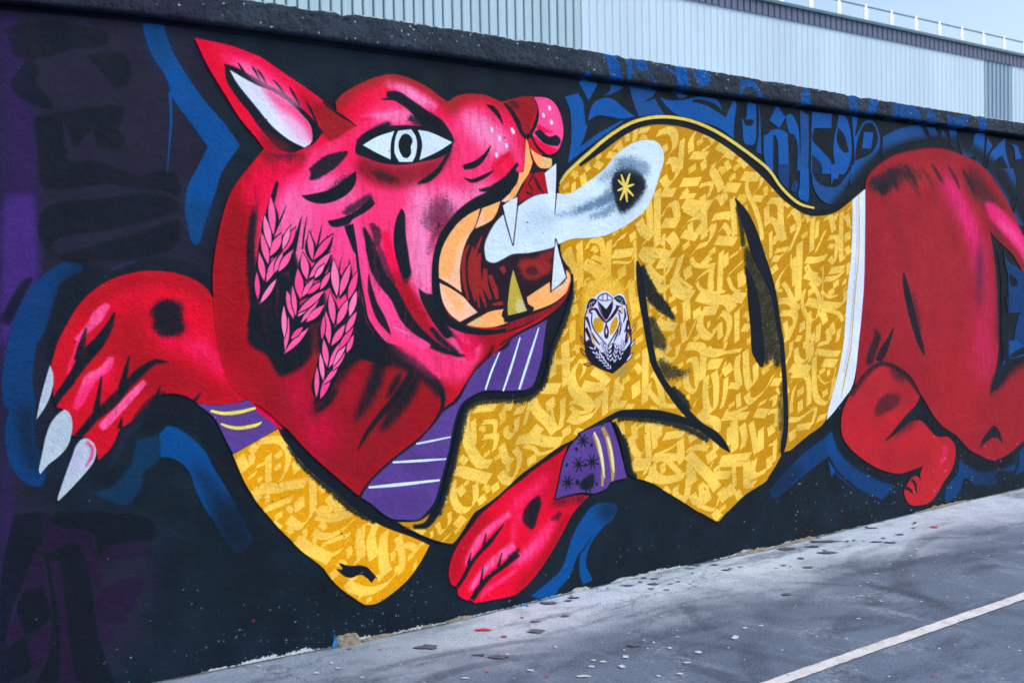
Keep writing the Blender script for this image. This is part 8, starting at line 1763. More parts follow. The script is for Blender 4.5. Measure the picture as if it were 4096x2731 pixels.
wp = t.n('ShaderNodeVectorMath', operation='ADD'); t.set(wp.inputs[0], t.pos); wv = t.n('ShaderNodeVectorMath', operation='SCALE'); t.set(wv.inputs[0], t.noise(3, 5, .65, out=1)); wv.inputs['Scale'].default_value = .5; t.set(wp.inputs[1], wv.outputs[0]); t.set(vo.inputs['Vector'], wp.outputs[0])
crk = t.math('MULTIPLY', t.math('SUBTRACT', 1.0, t.ramp(vo.outputs[0], .002, .008)), t.ramp(t.noise(.8, 3), .5, .6))
cA = t.mix(t.math('MULTIPLY', crk, .4), cA, srgb(48, 56, 72))
fl = t.noise(140, 3, .8); cA = t.mix(t.ramp(fl, .74, .78, 0, .8), cA, srgb(160, 170, 184))
foot_band = t.math('MULTIPLY', t.ramp(t.math('ADD', sy, t.math('MULTIPLY', t.math('SUBTRACT', t.noise(9, 5, .7), .5), .05)), -.03, -.008), t.ramp(sy, .02, .001))
cA = t.mix(t.math('MULTIPLY', foot_band, .85), cA, srgb(52, 46, 44))  # ground turns dark brown in a ragged band along the wall foot
gn = t.bump(agg, .7, .004); gn = t.bump(agg2, .6, .008, gn); gn = t.bump(gr_, .6, .005, gn); gn = t.bump(big, .25, .05, gn)
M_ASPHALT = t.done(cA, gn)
# fine grid near the wall so that the asphalt really undulates, one sheet to the horizon
gxs = [-150, -60, -20, -8, -3] + [0 + .15 * i for i in range(0, 67)] + [12, 16, 24, 45, 90, 150]
gys = [-150, -60, -20, -12, -8] + [-6 + .15 * i for i in range(0, 40)] + [-.07, 0.0, .15, 3, 9, 30, 80, 150]
PROF = ((-200, .02), (1.5, .03), (2.46, .002), (3.0, -.006), (3.36, 0), (3.8, .004), (4.6, .008), (5.3, -.005), (6.8, .012), (8.25, .017), (200, .018))
def prof(x):
    return float(np.interp(x, [p[0] for p in PROF], [p[1] for p in PROF]))
def gz(x, y):
    return prof(x) * max(0.0, 1 - abs(y) / 1.2) + (.004 * mnoise.noise(Vector((x * .9, y * .9, 3.1))) if abs(y) < 8 and -4 < x < 13 else 0)
gv = [(x, y, gz(x, y)) for y in gys for x in gxs]; nx = len(gxs)
gf = [(j * nx + i, j * nx + i + 1, (j + 1) * nx + i + 1, (j + 1) * nx + i) for j in range(len(gys) - 1) for i in range(nx - 1)]
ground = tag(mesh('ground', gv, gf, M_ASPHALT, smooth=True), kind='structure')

# white bay line, worn and slightly ragged
t = NT('road_paint', .6, .3)
wr = t.math('ADD', t.math('MULTIPLY', t.noise(60, 5, .7), .6), t.math('MULTIPLY', t.noise(9, 4), .4))
cL = t.mix(t.ramp(t.noise(14, 5), .3, .7), srgb(184, 186, 190), srgb(204, 206, 210))
cL = t.mix(t.ramp(wr, .53, .62, 0, .8), cL, srgb(118, 130, 148))
M_LINE = t.done(cL, t.bump(t.noise(300, 3), .4, .002))
rd = random.Random(4); lv = []; lf = []
n = 260
for i in range(n + 1):
    x = -1 + 12.0 * i / n; yc = -1.566 + .0118 * (x - 3.45) ; jz = lambda: rd.uniform(-.003, .003)
    for yy in (yc - .034 + jz(), yc + .034 + jz()): lv.append((x, yy, gz(x, yy) + .005))
    if i: lf.append((2 * i - 2, 2 * i, 2 * i + 1, 2 * i - 1))
line = tag(mesh('parking_line', lv, lf, M_LINE), kind='structure')

# ------------------------------------------------------------------ the wall, its coping and its painted figures
# the render bulges a little where the coping sits; coping: rough cast band with broken arrises
CB = ((-200, 2.668), (1.05, 2.655), (1.5, 2.676), (2.05, 2.68), (3.4, 2.677), (4.3, 2.672), (5.3, 2.671), (6.6, 2.668), (8.2, 2.653), (200, 2.64))
CT = ((-200, 2.79), (2.06, 2.799), (2.6, 2.806), (3.4, 2.808), (4.5, 2.795), (5.3, 2.787), (6.5, 2.769), (8.2, 2.756), (200, 2.75))
cb_ = lambda x: float(np.interp(x, [p[0] for p in CB], [p[1] for p in CB])); ct_ = lambda x: float(np.interp(x, [p[0] for p in CT], [p[1] for p in CT]))
wb = MB().box((-7.0, .035, -.3), (15.0, .22, 2.70))
wxs = [-7.0, -3.0, 0.0] + [1.0 + .1 * i for i in range(80)] + [12.0, 15.0]; k0 = len(wb.v)
for x in wxs:
    tz = cb_(x) - .021 + .0022 * mnoise.noise(Vector((x * 6, 2.2, 0)))
    wb.v += [(x, 0.0, -.3), (x, 0.0, tz - .004), (x, .005, tz), (x, .036, tz)]
for i in range(len(wxs) - 1):
    for j in range(3): p = k0 + 4 * i + j; wb.f.append((p, p + 4, p + 5, p + 1))
wb.f += [(k0, k0 + 1, k0 + 2, k0 + 3)]; p = k0 + 4 * (len(wxs) - 1); wb.f += [(p + 3, p + 2, p + 1, p)]
wall = wb.build('painted_wall', M_MURAL)
tag(wall, 'long dark rendered wall with a mural of a red beast in a gold shirt', 'wall')
cxs = [-7 + .25 * i for i in range(30)] + [.5 + .011 * i for i in range(760)] + [8.86 + .2 * i for i in range(31)]
prof_n = 20; cv = []; cf = []
for x in cxs:
    b, tp = cb_(x), ct_(x)
    ring_ = [(.05, b + .004), (-.018, b)] + [(-.040 + .004 * (1 - min(1, k / 2)), b + .006 + (tp - b - .012) * k / 10) for k in range(11)] + [(-.034, tp - .001), (-.015, tp), (.05, tp + .004), (.14, tp + .004), (.235, tp - .002), (.26, tp - .02), (.26, b)]
    for i, (y, z) in enumerate(ring_):
        p = Vector((x * 1.0, y * 2.0, z * 1.0))
        rg = mnoise.fractal(p * 28, .9, 2.1, 4) * (.0026 if i > 11 else .0048) + mnoise.fractal(p * 95, 1.0, 2.0, 3) * (.0016 if i > 11 else .0028)
        lump = max(0.0, mnoise.noise(p * 9) - .05) * max(0, mnoise.noise(p * 60)) * .016
        dy = -(rg + lump)
        dz = mnoise.noise(Vector((x * 16, 5.5, 0))) * .0012 + mnoise.noise(Vector((x * 70, 9, 0))) * .0008
        if i >= 11:                                     # broken upper arris
            ch = max(0.0, mnoise.noise(Vector((x * 7, 1.7, 0))) - .3) * .03 + max(0.0, mnoise.noise(Vector((x * 42, 3.3, 0))) - .38) * .03
            dz -= ch * (1 if i < 15 else .5); 
        cv.append((x, y + (dy if 1 <= i <= 14 else 0), z + dz + (rg * .6 if i in (1, 2, 13, 14, 15, 16) else 0)))
m = len(ring_)
for i in range(len(cxs) - 1):
    for j in range(m):
        a, b = i * m + j, i * m + (j + 1) % m
        cf.append((a, a + m, b + m, b))
cf.append(tuple(range(m))); cf.append(tuple(reversed([(len(cxs) - 1) * m + j for j in range(m)])))
coping = mesh('coping', cv, cf, M_COPING, wall, smooth=True)
coping['label'] = 'rough dark coping band with chipped top edge and blue paint'

PART_LABELS = dict(painted_head='roaring red and pink beast head painted in profile', painted_ear='pointed pink ear', painted_inner_ear='white and pink inner ear', painted_eye='white almond eye ringed in black',
  painted_nose='dark red nose patch', painted_nose_lobe='pink nostril lobe with white dots', painted_mouth='open dark mouth with red strokes', painted_gum='peach gum', painted_bone='pale blue-white bone held in the jaws',
  painted_shirt='gold shirt covered in pale calligraphy', painted_sleeve='gold sleeve of the raised arm with pale calligraphy', painted_trim='white hem band of the gold shirt', painted_badge='small black and white beast crest on the shirt',
  painted_scarf='purple collar with white stripes', painted_rump='dark red hindquarters and tail', painted_leg='bent red hind leg with small toes', painted_outline='thin yellow line over the back', painted_letter='blue painted letter stroke')
parents = {}; seen = {}; order = 0
for part, ol, cname in SHEETS:
    nm, _, par = part.partition(':')
    order += 1
    P = [(p[0] / 1000, p[1] / 1000) for p in ol]
    P = [(x, z) for x, z in P]
    if min(p[1] for p in P) < .004: P = [(x, max(z, .004)) for x, z in P]
    if max(p[1] for p in P) > 2.645: P = [(x, min(z, 2.645)) for x, z in P]
    Q = [P[0]]
    for p in P[1:]:
        if abs(p[0] - Q[-1][0]) + abs(p[1] - Q[-1][1]) > .004: Q.append(p)
    if len(Q) < 3: continue
    y = -.0006 - .00006 * order
    tri = tessellate_polygon([[Vector((x, z, 0)) for x, z in Q]])
    faces = []
    for a, b, c in tri:                                # wind so that normals face the yard (-y)
        (ax, az), (bx, bz), (cx_, cz) = Q[a], Q[b], Q[c]
        s_ = (bx - ax) * (cz - az) - (bz - az) * (cx_ - ax)
        if abs(s_) < 1e-9: continue
        faces.append((a, b, c) if s_ > 0 else (a, c, b))
    pr = parents.get(par, wall) if par else wall
    o = mesh(nm, [(x, y, z) for x, z in Q], faces, M_MURAL, pr)
    k = seen.get(nm, 0); seen[nm] = k + 1
    lb = PART_LABELS.get(nm)
    if nm == 'painted_paw': lb = ('raised red paw with three pale claws', 'lowered red paw in a purple cuff')[min(k, 1)]
    if nm == 'painted_cuff': lb = ('purple cuff with two yellow stripes', 'purple cuff with black stars and two pale stripes')[min(k, 1)]
    if nm == 'painted_tooth': lb = 'gold lower fang' if cname == 'goldt' else 'white fang'
    if lb: o['label'] = lb
    if not par: parents[nm] = o

# ------------------------------------------------------------------ loose bits at the foot of the wall
M_MORTAR = plain('mortar', (122, 116, 104), .3, 60, .9, .2, .8)
M_PALE = plain('pale_render', (150, 156, 158), .2, 50, .9, .2, .8)
M_CHIP = plain('dark_paint_chip', (82, 88, 104), .25, 30, .6, .3)
M_RED = plain('red_paint_chip', (176, 62, 78), .2, 30, .6, .3)
M_SPOT = plain('white_paint_spot', (176, 186, 200), .12, 30, .6, .3)
M_BLUE = plain('blue_plastic', (20, 120, 196), .25, 40, .35, .5)
def fillet(name, mat, x0, x1, hgt, dep, label, cat, seed):
    """broken ridge of mortar lying in the corner of wall and ground"""
    n = max(6, int((x1 - x0) / .012)); v = []; f = []
    for i in range(n + 1):
        u = i / n; x = x0 + (x1 - x0) * u; env = min(1, u * 5, (1 - u) * 5) ** .6
        q = env * (.55 + .6 * abs(mnoise.noise(Vector((x * 11, seed, 0))))) + .02
        z = gz(x, 0) - .004
        for k, (a, b) in enumerate(((0, 1), (.35, .85), (.75, .45), (1, 0))):
            j = mnoise.noise(Vector((x * 34, seed + k * .7, 1))) * .004 * env
            v.append((x, -.0035 - dep * q * a + j * (k > 0), z + hgt * q * b + j))
        if i:
            for k in range(3): f.append((4 * i - 4 + k, 4 * i + k, 4 * i + k + 1, 4 * i - 3 + k))
    f.append((0, 1, 2, 3)); f.append(tuple(4 * n + k for k in (3, 2, 1, 0)))
    o = mesh(name, v, f, mat, smooth=False); return tag(o, label, cat)
fillet('mortar_lump', M_MORTAR, 2.345, 2.50, .085, .05, 'tan lump of broken mortar beside the blue scrap at the wall foot', 'rubble', 3)
fillet('mortar_ridge', M_MORTAR, 2.50, 2.66, .03, .03, 'low tan mortar ridge right of the tall lump', 'rubble', 5)
fillet('mortar_ridge', M_MORTAR, 2.96, 3.12, .032, .03, 'short tan mortar ridge under the lowered red paw', 'rubble', 8)
fillet('render_flake', M_PALE, 3.73, 3.87, .034, .03, 'pale lifted flake of render with a dark gap beneath', 'rubble', 11)
fillet('mortar_ridge', M_PALE, 4.0, 4.62, .020, .016, 'long pale mortar ridge under the gold shirt', 'rubble', 14)
fillet('mortar_ridge', M_MORTAR, 4.98, 5.31, .03, .03, 'tan mortar ridge below the tip of the gold shirt', 'rubble', 17)
fillet('mortar_ridge', M_MORTAR, 5.34, 5.75, .026, .03, 'mossy tan mortar ridge below the right edge of the gold shirt', 'rubble', 20)
fillet('mortar_ridge', M_MORTAR, 6.9, 7.5, .026, .03, 'thin tan mortar ridge below the bent hind leg', 'rubble', 23)
def strip(name, pts, wdt, mat, label):
    v = []; f = []
    for i, (x, y, z, w_) in enumerate(pts):
        v += [(x - w_, y, z), (x + w_, y - .006, z + .002), (x + w_, y - .004, z + .002), (x - w_, y + .002, z)]
        if i:
            for k in range(4): f.append((4 * i - 4 + k, 4 * i - 4 + (k + 1) % 4, 4 * i + (k + 1) % 4, 4 * i + k))
    f += [(3, 2, 1, 0), tuple(4 * len(pts) - 4 + k for k in range(4))]
    return tag(mesh(name, v, f, mat), label, 'scrap')
strip('plastic_scrap', [(2.335, -.05, .012, .004), (2.338, -.048, .03, .008), (2.345, -.046, .048, .007), (2.341, -.046, .062, .004), (2.339, -.044, .075, .002)], 0, M_BLUE, 'upright bright blue plastic scrap beside the mortar lump')
strip('plastic_scrap', [(3.33, -.04, .006, .003), (3.345, -.05, .016, .012), (3.37, -.06, .012, .016), (3.385, -.07, .02, .010), (3.40, -.075, .008, .004)], 0, M_BLUE, 'crumpled blue plastic scrap lying below the lowered red paw')

